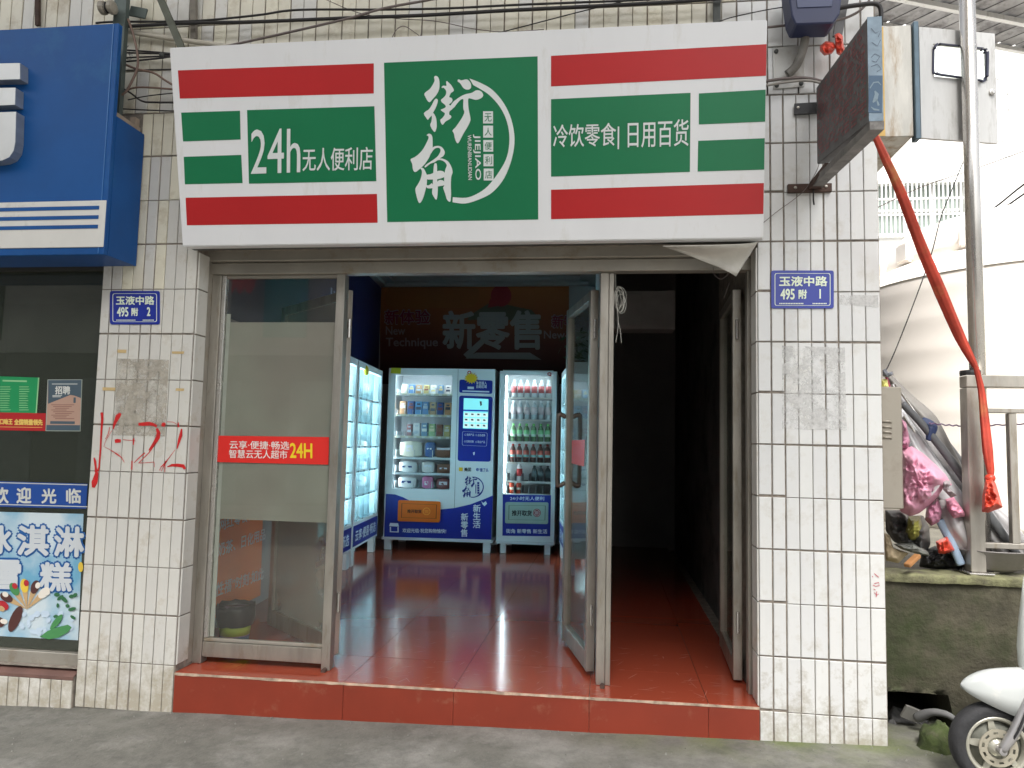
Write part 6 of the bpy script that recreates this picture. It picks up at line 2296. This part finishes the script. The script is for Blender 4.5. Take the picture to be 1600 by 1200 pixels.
def rock(name, u, v, y, sx, sy, sz, seed, mt, label, cat='stone', group=None, sm=False):
    c = PY(u, v, y)
    m = M()
    rows = []
    for i in range(11):
        th = math.pi * (i + .02) / 10.04
        row = []
        for k in range(16):
            ph = 2 * math.pi * k / 16
            d_ = V((math.sin(th) * math.cos(ph), math.sin(th) * math.sin(ph), math.cos(th)))
            r_ = 1 + .42 * mnoise.noise(d_ * 1.5 + V((seed, 0, 0))) + .20 * mnoise.noise(d_ * 3.6 + V((seed, 2, 0)))
            row.append(c + V((d_.x * sx * r_, d_.y * sy * r_, d_.z * sz * r_)))
        rows.append(row)
    m.grid(rows, True)
    return obj(name, m, mt, smooth=sm, label=label, cat=cat, group=group)


for i, (u, v, y, a, b, c, lb) in enumerate(((1399, 1170, .25, .035, .05, .028, 'flat dark stone touching the foot of the right pillar'), (1414, 1150, .30, .05, .06, .05, 'rounded grey stone under the pale tile shard'),
        (1432, 1132, .34, .05, .05, .045, 'grey stone behind the curved pipe end'), (1426, 1170, .22, .035, .05, .02, 'low flat grey stone in front of the hollow under the wall'),
        (1404, 1128, .36, .06, .06, .06, 'large stone deep in the hollow beside the pillar'), (1446, 1160, .26, .03, .04, .03, 'small stone beside the green mossy rock'),
        (1395, 1145, .3, .04, .05, .05, 'upright stone against the pillar in the hollow'), (1440, 1175, .18, .02, .03, .012, 'tiny pale chip on the ground before the hollow'))):
    rock('rubble_stone', u, v, y, a, b, c, i * 1.9, RUB, lb, group='stones in the hollow under the wall')
rock('mossy_rock', 1466, 1170, .02, .082, .09, .10, 5.3, mat('moss_green', (.055, .075, .022), .95, var=.5, scale=14, dirt=(.10, .095, .06), damt=.35, dscale=9, bump=.9, bscale=50), 'green mossy rock by the scooter\'s front wheel', 'rock', sm=True)
m = M()
m.obox(PY(1417, 1103, .20), V((.075, .02, -.03)), V((.004, .0, .0)) + V((-.02, .03, -.06)), V((0, .012, .004)))
obj('tile_shard', m, pm(150, 148, 144), label='pale broken tile shard in the hollow under the retaining wall', cat='tile')
m = M()
m.tube(spline([PY(1432, 1122, .2), PY(1455, 1113, .14), PY(1478, 1116, .10), PY(1492, 1124, .08)], 5), [.02, .022, .022, .02, .018, .016, .016, .016, .015, .015, .015, .014, .014, .014, .012, .012][:16], 8)
obj('broken_pipe', m, mat('pipe_dull', (.16, .16, .16), .7, var=.2), smooth=True, label='grey curved piece of pipe lying at the foot of the retaining wall', cat='pipe')

# ------------------------------------------------------------------ railing and pole
rl_ = thing('railing', 'worn stainless railing on top of the retaining wall', 'railing', (3.9, .22, TZ))
RY = .20
x0 = PY(1513, 720, RY).x
x1 = PY(1537, 720, RY).x
obj('post', M().box(x0, x1, RY, RY + .07, TZ + .014, 1.432), STEEL, rl_, bevel=.003)
zt_ = PY(1530, 586, RY).z
obj('base_plate', M().box(x0 - .022, x1 + .02, RY - .035, RY + .10, TZ + .006, TZ + .0135), STEEL_B, rl_, bevel=.002)
obj('top_bar', M().box(x0, 6.2, RY, RY + .07, 1.434, zt_), STEEL, rl_, bevel=.004)
za, zb_ = PY(1560, 645, RY + .01).z, PY(1560, 638, RY + .01).z
obj('middle_bar', M().box(x1 + .001, 6.2, RY + .015, RY + .055, za, zb_), STEEL, rl_, bevel=.003)
zc, zd = PY(1560, 858, RY + .01).z, PY(1560, 849, RY + .01).z
obj('bottom_bar', M().box(x1 + .001, 6.2, RY + .015, RY + .055, zc, zd), STEEL, rl_, bevel=.003)
for i in range(9):
    bx_ = PY(1586, 740, RY + .015).x + i * .155
    obj('baluster', M().box(bx_ - .017, bx_ + .017, RY + .018, RY + .052, zd + .001, za - .001), STEEL, rl_, bevel=.002)
pl = thing('steel_pole', 'tall shiny steel pole behind the railing corner', 'pole', (3.74, .31, TZ))
pc = PY(1519.5, 300, .31)
obj('pole_tube', M().lathe((pc.x, .31, 0), [(.036, TZ + .012), (.036, 4.3)], 20), STEEL_B, pl, smooth=True)
obj('base_flange', M().lathe((pc.x, .31, 0), [(.07, TZ + .001), (.07, TZ + .011)], 20), STEEL_B, pl)
obj('clip', M().lathe(PY(1516, 583, .30), [(.044, -.014), (.046, 0), (.044, .012)], 16), BLACK, pl)

# purple string
m = M()
P_ = spline([PY(1452, 661, .32), PY(1480, 664, .30), PY(1512, 665.5, .275), PY(1560, 664, .275), PY(1620, 661, .275)], 10)
m.tube([p + V((0, .003 * math.sin(i * 1.7), .003 * math.cos(i * 1.7))) for i, p in enumerate(P_)], .0035, 6)
obj('string', m, mat('string_purple', (.16, .10, .18), .7, var=.7, scale=70), smooth=True, label='twisted purple string tied across to the railing', cat='string')

# ------------------------------------------------------------------ meter box, tarps, cloths
mt_ = thing('meter_box', 'tall stainless meter box on the alley side of the right pillar', 'box', (3.39, .12, .865))
a, b = PY(1371, 604, .06), PY(1412.5, 795.5, .06)
BXM = mat('meter_steel', (.33, .30, .25), .5, .45, var=.06, scale=3, dirt=(.25, .22, .18), damt=.2)
obj('case', M().box(3.335, b.x, .06, .30, b.z, a.z), BXM, mt_, bevel=.004)
for i, v in enumerate((658.5, 667, 675.2, 683.6)):
    p, q = PY(1377, v, .058), PY(1390, v, .058)
    m = M().tube([p, q, q + V((.008, .004, -.006))], .0055, 8)
    obj('louvre', m, BXM, mt_, smooth=True)
m = M()
m.prism([PY(u, v, .03) for u, v in ((1370, 577), (1372.5, 568), (1374, 578), (1373.5, 612), (1370, 614))], (0, .03, 0))
obj('wood_strip', m, mat('dark_strip', (.06, .045, .04), .7, var=.2), label='dark splintered strip at the pillar corner above the meter box', cat='strip')

TARP = mat('silver_tarp', (.42, .41, .41), .38, .25, var=.15, scale=7, bump=.12, bscale=20)
TARP_D = mat('silver_tarp_dull', (.26, .245, .225), .5, .15, var=.2, scale=7, bump=.12, bscale=20)


def roll(name, pts, ws, mt, label, cat='folded parasol', seed=0.0, pleat=.18, n=14):
    sp = spline([PY(*p) for p in pts], 7)
    wsp = [w for i in range(len(ws) - 1) for w in [ws[i] + (ws[i + 1] - ws[i]) * j / 7 for j in range(7)]] + [ws[-1]]
    rows = []
    for i, p in enumerate(sp):
        d = (sp[min(i + 1, len(sp) - 1)] - sp[max(i - 1, 0)]).normalized()
        a = d.cross(V((0, -1, 0))).normalized()
        w = wsp[i] * (p - CAM).dot(FW) / FPX
        row = []
        for k in range(n * 2):
            t = math.pi * k / n
            r_ = w / 2 * (1 + pleat * mnoise.noise((math.cos(t) * 1.6 + seed, math.sin(t) * 1.6, i * .06)) + pleat * .8 * math.cos(4 * t + seed + i * .03))
            row.append(p + a * (r_ * math.cos(t)) + V((0, -1, 0)) * (r_ * .8 * math.sin(t)))
        rows.append(row)
    m = M().grid(rows, True)
    m.f.append(list(range(2 * n - 1, -1, -1)))
    e = (len(rows) - 1) * 2 * n
    m.f.append([e + k for k in range(2 * n)])
    return obj(name, m, mt, smooth=True, label=label, cat=cat)


roll('folded_parasol', [(1388, 588, .55), (1415, 620, .53), (1445, 652, .50), (1458, 672, .48), (1480, 720, .45), (1512, 790, .42), (1545, 850, .40)], [9, 15, 24, 26, 30, 34, 26], TARP_D, 'beige grey folded parasol leaning behind the others, with a frayed collar', seed=1)
roll('folded_parasol', [(1395, 600, .50), (1420, 645, .47), (1450, 690, .44), (1490, 745, .40), (1530, 800, .37), (1580, 870, .34)], [6, 16, 24, 30, 34, 28], TARP, 'silver folded parasol leaning through the middle of the bundle', seed=2)
roll('folded_parasol', [(1405, 640, .44), (1430, 690, .41), (1465, 750, .37), (1500, 800, .34), (1520, 850, .33)], [10, 22, 34, 40, 34], mat('silver_tarp_white', (.55, .55, .56), .35, .15, var=.15, scale=7, bump=.1, bscale=20), 'white silver folded parasol at the front of the bundle', seed=3)
roll('folded_parasol', [(1530, 790, .44), (1560, 815, .42), (1590, 850, .40), (1610, 880, .40)], [26, 36, 34, 26], TARP, 'pale folded parasol end behind the railing baluster', seed=4)
roll('parasol_pole', [(1410, 630, .36), (1445, 668, .34), (1490, 725, .32), (1535, 790, .31), (1590, 868, .30)], [10, 12, 13, 13, 13], mat('pole_charcoal', (.095, .10, .105), .5, var=.15), 'charcoal grey pole lying across the folded parasols', 'pole', pleat=0)
roll('blue_pipe', [(1468, 812, .28), (1485, 845, .27), (1502, 882, .26)], [13, 13, 13], mat('pipe_blue', (.30, .40, .52), .4, var=.1), 'pale blue plastic pipe leaning under the pink cloth', 'pipe', pleat=0)
roll('tarp_fold', [(1478, 780, .30), (1490, 820, .28), (1512, 850, .27), (1516, 866, .27)], [18, 34, 30, 12], TARP, 'shiny grey tarp end hanging beside the railing post', 'tarp', seed=6)
roll('parasol_collar', [(1440, 655, .36), (1455, 668, .34), (1450, 688, .33)], [8, 16, 6], mat('collar_blue', (.03, .05, .13), .6, var=.2), 'dark blue tie around the folded parasols', 'tie', seed=8)
for pts, ws, mt__, lb in (([(1400, 600, .58), (1432, 640, .56), (1490, 715, .52), (1560, 812, .48), (1600, 872, .46)], [6, 14, 18, 20, 16], 'tarp_pewter', 'slim pewter folded parasol at the upper edge of the bundle'),
                          ([(1408, 622, .50), (1440, 676, .48), (1482, 744, .45), (1530, 826, .42)], [5, 11, 13, 12], 'tarp_ash', 'slim ash grey roll between two silver parasols'),
                          ([(1418, 690, .40), (1450, 742, .37), (1484, 808, .34), (1506, 860, .32)], [8, 16, 18, 14], 'tarp_smoke', 'smoke grey roll partly under the pink cloth')):
    roll('folded_parasol', pts, ws, mat(mt__, {'tarp_pewter': (.33, .33, .335), 'tarp_ash': (.19, .19, .195), 'tarp_smoke': (.14, .14, .145)}[mt__], .45, .2, var=.2, scale=9, bump=.1, bscale=20), lb, seed=len(lb) * .37)
m = M()
for a_, b_ in (((1398, 600, .46), (1585, 862, .36)), ((1412, 650, .41), (1560, 868, .33))):
    m.tube([PY(*a_), PY(*b_)], .006, 8)
obj('parasol_rib', m, STEEL_B, smooth=True, label='two thin shiny ribs showing between the folded parasols', cat='parasol rib')
PINK = mat('pink_cloth', (.68, .33, .44), .6, var=.14, scale=10, bump=.2, bscale=40)
PINK_D = mat('pink_cloth_dark', (.40, .17, .25), .6, var=.16, scale=10, bump=.2, bscale=40)
rag('pink_cloth', [(1409, 703), (1424, 697), (1442, 708), (1462, 726), (1478, 742), (1488, 758), (1474, 762), (1466, 776), (1452, 790), (1436, 802), (1422, 807), (1406, 799), (1404, 770), (1407, 735)], .20, .10, 1.3, PINK, 'large crumpled pink cloth bundled behind the meter box', 'cloth', .045, 90)
rag('pink_cloth', [(1409, 655), (1416, 660), (1422, 690), (1419, 702), (1409, 704)], .22, .05, 2.9, PINK_D, 'small pink and pale gathered cloth above the large pink bundle', 'cloth', .03)
rag('pink_cloth', [(1448, 790), (1466, 778), (1472, 800), (1468, 815), (1455, 822), (1445, 812)], .24, .05, 4.1, PINK_D, 'dark pink fold hanging under the large pink bundle', 'cloth', .03)
rag('pink_cloth', [(1477, 780), (1490, 776), (1507, 800), (1508, 807), (1490, 810), (1480, 796)], .25, .04, 6.6, mat('pink_stripe', (.62, .26, .36), .5, var=.3, scale=30), 'pink and white striped cloth end beside the railing post', 'cloth', .02)
rag('pink_cloth', [(1470, 748), (1487, 752), (1482, 762), (1496, 774), (1486, 778), (1474, 766)], .16, .04, 8.8, mat('grey_cloth', (.34, .30, .31), .5, var=.2), 'grey curled edge of cloth at the right end of the pink bundle', 'cloth', .02)
m = M()
FPK = Fr(PY(1455, 765, .075), (1, .2, 0), (0, -.15, 1))
slab_px(m, FPK, [(1453, 757), (1469, 758), (1462, 768), (1451, 779), (1447, 771)], .0, .003)
lbm = thing('cloth_label', 'white printed label on the large pink cloth', 'label', FPK.px(1458, 779))
obj('label_sheet', m, pm(214, 206, 208), lbm)
m = M()
for i in range(4):
    quad_px(m, FPK, [(1450.5 + i * 2.2, 760 + i * .2), (1452 + i * 2.2, 760), (1451 + i * 2, 769), (1449.6 + i * 2, 769)], .001)
obj('print_mark', m, pm(90, 70, 84), lbm)
rag('dark_bag', [(1383, 797), (1408, 797), (1420, 806), (1442, 805), (1452, 822), (1454, 850), (1446, 868), (1420, 858), (1396, 846), (1384, 830)], .36, .05, 9.9, mat('bag_grey', (.085, .085, .085), .45, var=.3, scale=10), 'dark grey bags heaped under the meter box', 'bag', .04, 60)
rag('green_bag', [(1420, 806), (1438, 806), (1442, 826), (1436, 843), (1422, 845), (1414, 832)], .28, .05, 11.2, mat('bag_olive', (.26, .25, .05), .5, var=.25, scale=12), 'olive yellow bag under the pink cloth', 'bag', .03)
rag('grey_cap', [(1396, 850), (1424, 846), (1450, 862), (1453, 869), (1446, 868), (1430, 865), (1408, 858)], .27, .04, 3.7, mat('cap_grey', (.15, .155, .14), .6, var=.2), 'grey hat brim lying on the edge of the wall', 'hat', .012)
rag('red_rag', [(1462, 846), (1480, 838), (1492, 860), (1474, 866), (1466, 864)], .25, .03, 5.9, REDBAG, 'bright red plastic scrap under the blue pipe', 'rag', .02)
rag('card_scrap', [(1380, 832), (1390, 836), (1396, 856), (1420, 864), (1404, 880), (1384, 876)], .30, .02, 7.1, mat('card_cream', (.50, .40, .26), .8, var=.2), 'cream and brown cardboard scrap beside the pillar', 'cardboard', .012)
m = M()
m.bar(PY(1417, 884, .10), PY(1434, 868, .16), .03, .018)
obj('wood_stub', m, mat('wood_orange', (.36, .17, .06), .7, var=.25, scale=20), bevel=.003, label='short orange brown wood stub lying on the wall\'s edge', cat='wood')
rag('black_bag', [(1440, 862), (1462, 852), (1478, 864), (1500, 872), (1505, 888), (1470, 890), (1436, 886)], .36, .04, 13.1, mat('bag_black', (.012, .012, .013), .5, var=.3), 'black bag squashed behind the red scrap', 'bag', .03)
yb = M()
rag('yellow_scrap', [(1374, 592), (1387, 592), (1389, 606), (1374, 606)], .30, .02, 2.2, pm(220, 216, 120), 'pale yellow scrap peeping out above the meter box', 'scrap', .01)
m = M()
m.tube(spline([PY(1381, 581, .3), PY(1386, 592, .3), PY(1390, 606, .3)], 4), .006, 7)
obj('pink_tube', m, pm(190, 80, 110), smooth=True, label='pink tube end sticking out above the meter box', cat='tube')
rag('tie_scrap', [(1379, 578), (1384, 576), (1388, 582), (1395, 580), (1396, 586), (1386, 590), (1379, 588)], .28, .02, 6.2, mat('tie_dull', (.14, .15, .17), .6, var=.6, scale=40), 'knotted dull scrap tied to the tip of the parasols', 'knot', .015)
cable('wire', [(1384, 580, .3), (1400, 545, .34), (1430, 468, .42), (1455, 398, .5), (1470, 340, .6), (1490, 290, .7), (1510, 240, .8), (1530, 190, .9)], .003, 'thin black guy wire rising from the parasol tips to the pole', CABLE)
# grass tuft
m = M()
for i in range(46):
    p = PY(1566 + random.gauss(0, 9), 856 + random.random() * 4, .36 + random.random() * .08)
    d_ = V((random.gauss(0, .03), random.gauss(0, .02), random.uniform(.02, .06)))
    w_ = V((.002, 0, 0))
    m.poly([p - w_, p + w_, p + d_])
obj('grass', m, mat('grass_blade', (.07, .13, .03), .7, var=.4, scale=30), kind='stuff', fix=False)
# steel basin behind the railing
bs_ = M()
c = PY(1548, 890, .33)
cz = TZ + .001
bs_.lathe((c.x, .36, cz), [(.09, 0), (.15, .03), (.185, .10), (.20, .108), (.20, .112), (.182, .106), (.145, .036), (.0, .02)], 28)
obj('metal_basin', bs_, mat('basin_grey', (.25, .235, .225), .5, .3, var=.2, scale=8, dirt=(.35, .33, .3), damt=.25), smooth=True, label='shallow grey basin sitting behind the foot of the railing', cat='basin')

# ------------------------------------------------------------------ water tank and white house behind
TANK = mat('tank_cream', (.94, .88, .81), .42, var=.03, scale=2)
tk = thing('water_tank', 'huge cream ribbed water tank behind the railing', 'water tank', (5.72, 3.2, TZ))
prof = [(1.46, 0.0)]
z = .06
while z < 1.80:
    prof += [(1.46, z), (1.4605, z + .03), (1.462, z + .06), (1.4635, z + .09), (1.4635, z + .11), (1.462, z + .14), (1.4605, z + .17), (1.4595, z + .2)]
    z += .235
prof += [(1.46, 1.90), (1.45, 1.95), (1.40, 2.02), (1.22, 2.10), (1.17, 2.12)]
obj('tank_body', M().lathe((5.72, 3.2, TZ), prof, 72), TANK, tk, smooth=True)
prof = [(1.165, 2.12), (1.16, 2.20), (1.13, 2.33), (1.06, 2.42), (.8, 2.50), (.4, 2.54), (0, 2.55)]
obj('tank_dome', M().lathe((5.72, 3.2, TZ), prof, 64), TANK, tk, smooth=True)
for i in range(12):
    t = 2 * math.pi * i / 12 + .2
    c_, s_ = math.cos(t), math.sin(t)
    b = V((5.72 + 1.15 * c_, 3.2 + 1.15 * s_, TZ + 2.13))
    obj('tank_lug', M().obox(b + V((-s_, c_, 0)) * -.09, V((-s_, c_, 0)) * .18, V((c_, s_, 0)) * .07, (0, 0, .17)), TANK, tk, bevel=.02, seg=2)
HW = mat('house_white', (.80, .80, .78), .6, var=.04, scale=2)
hs = thing('white_house', 'white tiled house with a barred window behind the water tank', 'house', (9, 9.5, TZ))
YH = 9.0
wa, wb = PY(1330, 366, YH), PY(1506, 284, YH)
m = M()
for x0, x1, z0, z1 in ((2.6, wa.x, 0, 11), (wb.x, 26, 0, 11), (wa.x, wb.x, 0, wa.z), (wa.x, wb.x, wb.z, 11)):
    m.box(x0, x1, YH, YH + .25, z0, z1)
m.box(2.6, 26, YH + 2.0, YH + 2.2, 0, 11)
obj('wall', m, HW, hs)
m = M()
zz = 2.0
while zz < 11:
    m.box(wb.x + .02, 26, YH - .003, YH + .001, zz, zz + .02)
    zz += .26
obj('joint_line', m, mat('joint_grey', (.58, .58, .56), .8, var=.1), hs, kind='stuff')
wn = obj('window', M().box(wa.x, wb.x, YH + .14, YH + .16, wa.z, wb.z), mat('curtain_mint', (.30, .36, .33), .6, var=.15, scale=2.2, stretch=(6, 1, .3)), hs)
m = M()
for i in range(5):
    x = wa.x + (wb.x - wa.x) * i / 4
    m.box(x - .03, x + .03, YH + .09, YH + .135, wa.z, wb.z)
m.box(wa.x, wb.x, YH + .085, YH + .13, wa.z + .38, wa.z + .43)
obj('frame', m, mat('frame_white', (.7, .7, .7), .5, var=.05), wn)
m = M()
nb = 26
for i in range(nb + 1):
    x = wa.x + (wb.x - wa.x) * i / nb
    m.box(x - .011, x + .011, YH - .05, YH - .03, wa.z - .05, wb.z + .05)
for zz in (wa.z - .04, wa.z + .30, wb.z - .28, wb.z + .03):
    m.box(wa.x - .05, wb.x + .05, YH - .055, YH - .025, zz - .015, zz + .015)
obj('grille', m, mat('grille_white', (.72, .72, .70), .5, var=.05), wn)
cable('cable', [(1526, 345, 6), (1560, 320, 5.5), (1600, 288, 5), (1680, 230, 4.5)], .011, 'upper black power line crossing in front of the white house', CABLE, k=4)
cable('cable', [(1526, 352, 6), (1560, 331, 5.5), (1600, 303, 5), (1680, 250, 4.5)], .011, 'lower black power line crossing in front of the white house', CABLE, k=4)
cable('wire', [(1370, 325, 5), (1440, 292, 5), (1520, 265, 5), (1600, 236, 5), (1680, 206, 5)], .006, 'thin grey wire crossing the barred window of the white house', CABLE_G, k=4)

# ------------------------------------------------------------------ scooter
SW = mat('scooter_white', (.45, .47, .46), .18, var=.02, scale=6, coat=.5, dirt=(.58, .57, .53), damt=.12, dscale=9)
SY = -.33
hub = V((3.585, SY, .012))
sc_ = thing('scooter', 'white scooter with a cream front wheel rim parked at the right edge', 'scooter', (3.95, SY, -.145))
wh = obj('front_wheel', M().lathe(hub, [(.108, -.030), (.128, -.037), (.146, -.032), (.155, -.018), (.1575, 0), (.155, .018), (.146, .032), (.128, .037), (.108, .030)], 48, (0, 1, 0), False),
         mat('tyre', (.022, .022, .024), .75, var=.3, scale=30, bump=.3, bscale=120), sc_, smooth=True)
RIMC = mat('rim_cream', (.46, .45, .38), .32, .5, var=.08)
obj('rim', M().lathe(hub, [(.100, -.030), (.1075, -.034), (.112, -.032), (.112, -.026), (.102, -.020), (.098, -.008), (.098, .008), (.102, .02), (.112, .026), (.112, .032), (.1075, .034), (.100, .030), (.094, .02), (.094, -.02), (.100, -.030)], 48, (0, 1, 0), False), RIMC, wh, smooth=True)
m = M()
for k in range(5):
    t = 2 * math.pi * k / 5 + .5
    d_ = V((math.cos(t), 0, math.sin(t)))
    w_ = V((-d_.z, 0, d_.x))
    a, b = hub + d_ * .035, hub + d_ * .097
    m.prism([a - w_ * .016 + V((0, -.022, 0)), a + w_ * .016 + V((0, -.022, 0)), b + w_ * .010 + V((0, -.022, 0)), b - w_ * .010 + V((0, -.022, 0))], (0, .008, 0))
m.lathe(hub, [(.0, -.045), (.02, -.044), (.034, -.03), (.036, .03), (.0, .044)], 20, (0, 1, 0))
obj('spoke', m, RIMC, wh)
obj('rim_dish', M().lathe(hub, [(.0, -.004), (.060, -.006), (.0965, -.012)], 40, (0, 1, 0)), mat('dish_grey', (.24, .245, .21), .45, .1, var=.25, scale=20), wh, smooth=True)
m = M()
N_ = 40
for k in range(N_):
    pass
ring_o, ring_i = .070, .040
for k in range(20):
    t0, t1 = 2 * math.pi * k / 20, 2 * math.pi * (k + 1) / 20

    def pp_(r_, t, y=-.041):
        return hub + V((r_ * math.cos(t), y, r_ * math.sin(t)))
    if k % 2 == 0:
        m.prism([pp_(ring_i, t0), pp_(ring_o, t0), pp_(ring_o, t1), pp_(ring_i, t1)], (0, .003, 0))
    else:
        for r0, r1 in ((ring_i, .051), (.060, ring_o)):
            m.prism([pp_(r0, t0), pp_(r1, t0), pp_(r1, t1), pp_(r0, t1)], (0, .003, 0))
obj('brake_disc', m, mat('disc_cream', (.42, .39, .31), .4, .5, var=.08), wh)
# fender: a shell over the wheel, its tip pointing left
topu = [(1504.5, 1071), (1512, 1063), (1525, 1055.5), (1545, 1049), (1570, 1046), (1600, 1045), (1640, 1046), (1680, 1052)]
botu = [(1504.5, 1072.5), (1509, 1080), (1523, 1089), (1543, 1099), (1566, 1109), (1600, 1123), (1640, 1130), (1680, 1128)]
half = [.003, .018, .034, .046, .054, .058, .058, .054]
tp, bt = spline([(*p, 0) for p in topu], 4), spline([(*p, 0) for p in botu], 4)
hf = spline([(h_, 0, 0) for h_ in half], 4)
rows = []
for a, b, h_ in zip(tp, bt, hf):
    A, B, w_ = PY(a.x, a.y, SY - .02), PY(b.x, b.y, SY - .02), h_.x
    row = []
    for k in range(13):
        t = math.pi * k / 12
        s = math.sin(t) ** .7
        row.append(V((A.x * s + B.x * (1 - s), SY - w_ * math.copysign(abs(math.cos(t)) ** .8, math.cos(t)), B.z + (A.z - B.z) * s)))
    rows.append(row)
fd = obj('front_fender', M().grid(rows), SW, sc_, smooth=True)
sm = fd.modifiers.new('thick', 'SOLIDIFY')
sm.thickness = .004
FORK = mat('fork_grey', (.36, .35, .35), .35, .5, var=.12)
obj('fork', M().tube(spline([hub + V((0, -.062, 0)), hub + V((.045, -.066, .075)), hub + V((.10, -.060, .19))], 4), [.017, .019, .021, .022, .022, .022, .021, .020, .02], 12, squash=.8), FORK, sc_, smooth=True)
obj('fork', M().tube(spline([hub + V((0, .062, 0)), hub + V((.045, .066, .075)), hub + V((.10, .060, .19))], 4), [.017, .019, .021, .022, .022, .022, .021, .020, .02], 12, squash=.8), FORK, sc_, smooth=True)
obj('axle', M().lathe(hub, [(.0, -.078), (.014, -.076), (.014, .076), (0, .078)], 12, (0, 1, 0)), FORK, sc_)
m = M()
m.tube(spline([hub + V((.02, -.07, .02)), hub + V((.05, -.095, .10)), hub + V((.10, -.085, .22)), hub + V((.15, -.06, .36))], 5), .0045, 6)
obj('brake_hose', m, BLACK, sc_, smooth=True)
m = M()
for p in (hub + V((.030, -.072, .055)), hub + V((.052, -.076, .095))):
    m.lathe(p, [(0, -.012), (.008, -.011), (.009, .0)], 8, (0, 1, 0))
obj('bolt', m, FORK, sc_)
# front apron: a curved shield whose left edge just enters the frame
rows = []
for i, (u, v, hw) in enumerate(((1600, 902, .05), (1597, 940, .085), (1594, 980, .11), (1592.5, 1012, .115), (1594, 1040, .105), (1600, 1060, .08))):
    p = PY(u, v, SY)
    row = []
    for k in range(11):
        s = -1 + 2 * k / 10
        row.append(V((p.x + .10 * abs(s) ** 2.2, SY + hw * s, p.z)))
    rows.append(row)
ap = obj('front_apron', M().grid(rows), mat('apron_pale', (.70, .74, .71), .2, var=.02, coat=.5), sc_, smooth=True)
sm = ap.modifiers.new('thick', 'SOLIDIFY')
sm.thickness = .012
m = M()
rows = []
for (x, z, hw, hh) in ((3.73, .62, .02, .02), (3.76, .64, .06, .06), (3.84, .68, .08, .08), (3.92, .72, .06, .07)):
    rows.append([V((x, SY + hw * math.cos(2 * math.pi * k / 14), z + hh * math.sin(2 * math.pi * k / 14))) for k in range(14)])
m.grid(rows, True)
obj('head_cowl', m, SW, sc_, smooth=True)
obj('handlebar', M().tube([(3.93, SY - .32, .80), (3.90, SY - .12, .76), (3.90, SY + .12, .76), (3.93, SY + .32, .80)], .014, 10), BLACK, sc_, smooth=True)
obj('footboard', M().box(3.80, 4.22, SY - .12, SY + .12, .10, .15), mat('board_grey', (.12, .12, .12), .6, var=.1), sc_, bevel=.02, seg=2)
rows = []
for (x, z0, z1, hw) in ((4.20, .12, .42, .09), (4.28, .10, .50, .13), (4.5, .10, .52, .14), (4.75, .18, .50, .12), (4.92, .30, .46, .05)):
    rows.append([V((x, SY + hw * math.cos(2 * math.pi * k / 16), (z0 + z1) / 2 + (z1 - z0) / 2 * math.sin(2 * math.pi * k / 16))) for k in range(16)])
obj('rear_body', M().grid(rows, True), SW, sc_, smooth=True)
obj('seat', M().box(4.22, 4.85, SY - .11, SY + .11, .50, .58), BLACK, sc_, bevel=.03, seg=3)
hb = hub + V((1.02, 0, 0.018))
obj('rear_wheel', M().lathe(hb, [(.07, -.030), (.128, -.037), (.146, -.032), (.155, -.018), (.1575, 0), (.155, .018), (.146, .032), (.128, .037), (.07, .030)], 40, (0, 1, 0)), BLACK, sc_, smooth=True)

# ------------------------------------------------------------------ the far side of the street, seen in the glass
op = thing('street_house', 'row house across the street with a teal panel and a red awning', 'house', (-2, -12, -.3))
m = M()
m.box(-34, 3.4, -12.4, -12.0, 3.0, 8.5)
m2 = M().box(-34, 3.4, -12.4, -12.0, -.5, 2.99)
obj('lower_wall', m2, mat('opposite_dark', (.10, .10, .095), .7, var=.2, scale=.8), op)
obj('wall', m, mat('opposite_wall', (.40, .39, .37), .7, var=.2, scale=.8), op)
obj('panel', M().box(-5.7, -4.7, -12.0, -11.9, 3.4, 6.4), mat('teal_paint', (.06, .36, .32), .5, var=.12, scale=1.5), op)
m = M()
rows = []
for i in range(25):
    x = -6.9 + 1.3 * i / 24
    sc__ = .16 * abs(math.sin(math.pi * i / 4))
    rows.append([(x, -12.0, 5.7), (x, -11.5, 5.2), (x, -11.2, 4.4 - sc__)])
m.grid(rows)
obj('awning', m, mat('awning_red', (.60, .08, .05), .7, var=.15, scale=2), op)
for i in range(6):
    obj('shutter', M().box(-30 + i * 5.0, -26.2 + i * 5.0, -12.0, -11.95, -.3, 2.4), mat('shutter_grey', (.20, .22, .22), .5, .2, var=.2), op)
    obj('window', M().box(-29 + i * 5.0, -27.2 + i * 5.0, -12.0, -11.96, 3.3, 4.7), mat('window_dark', (.05, .06, .06), .2, var=.2), op)
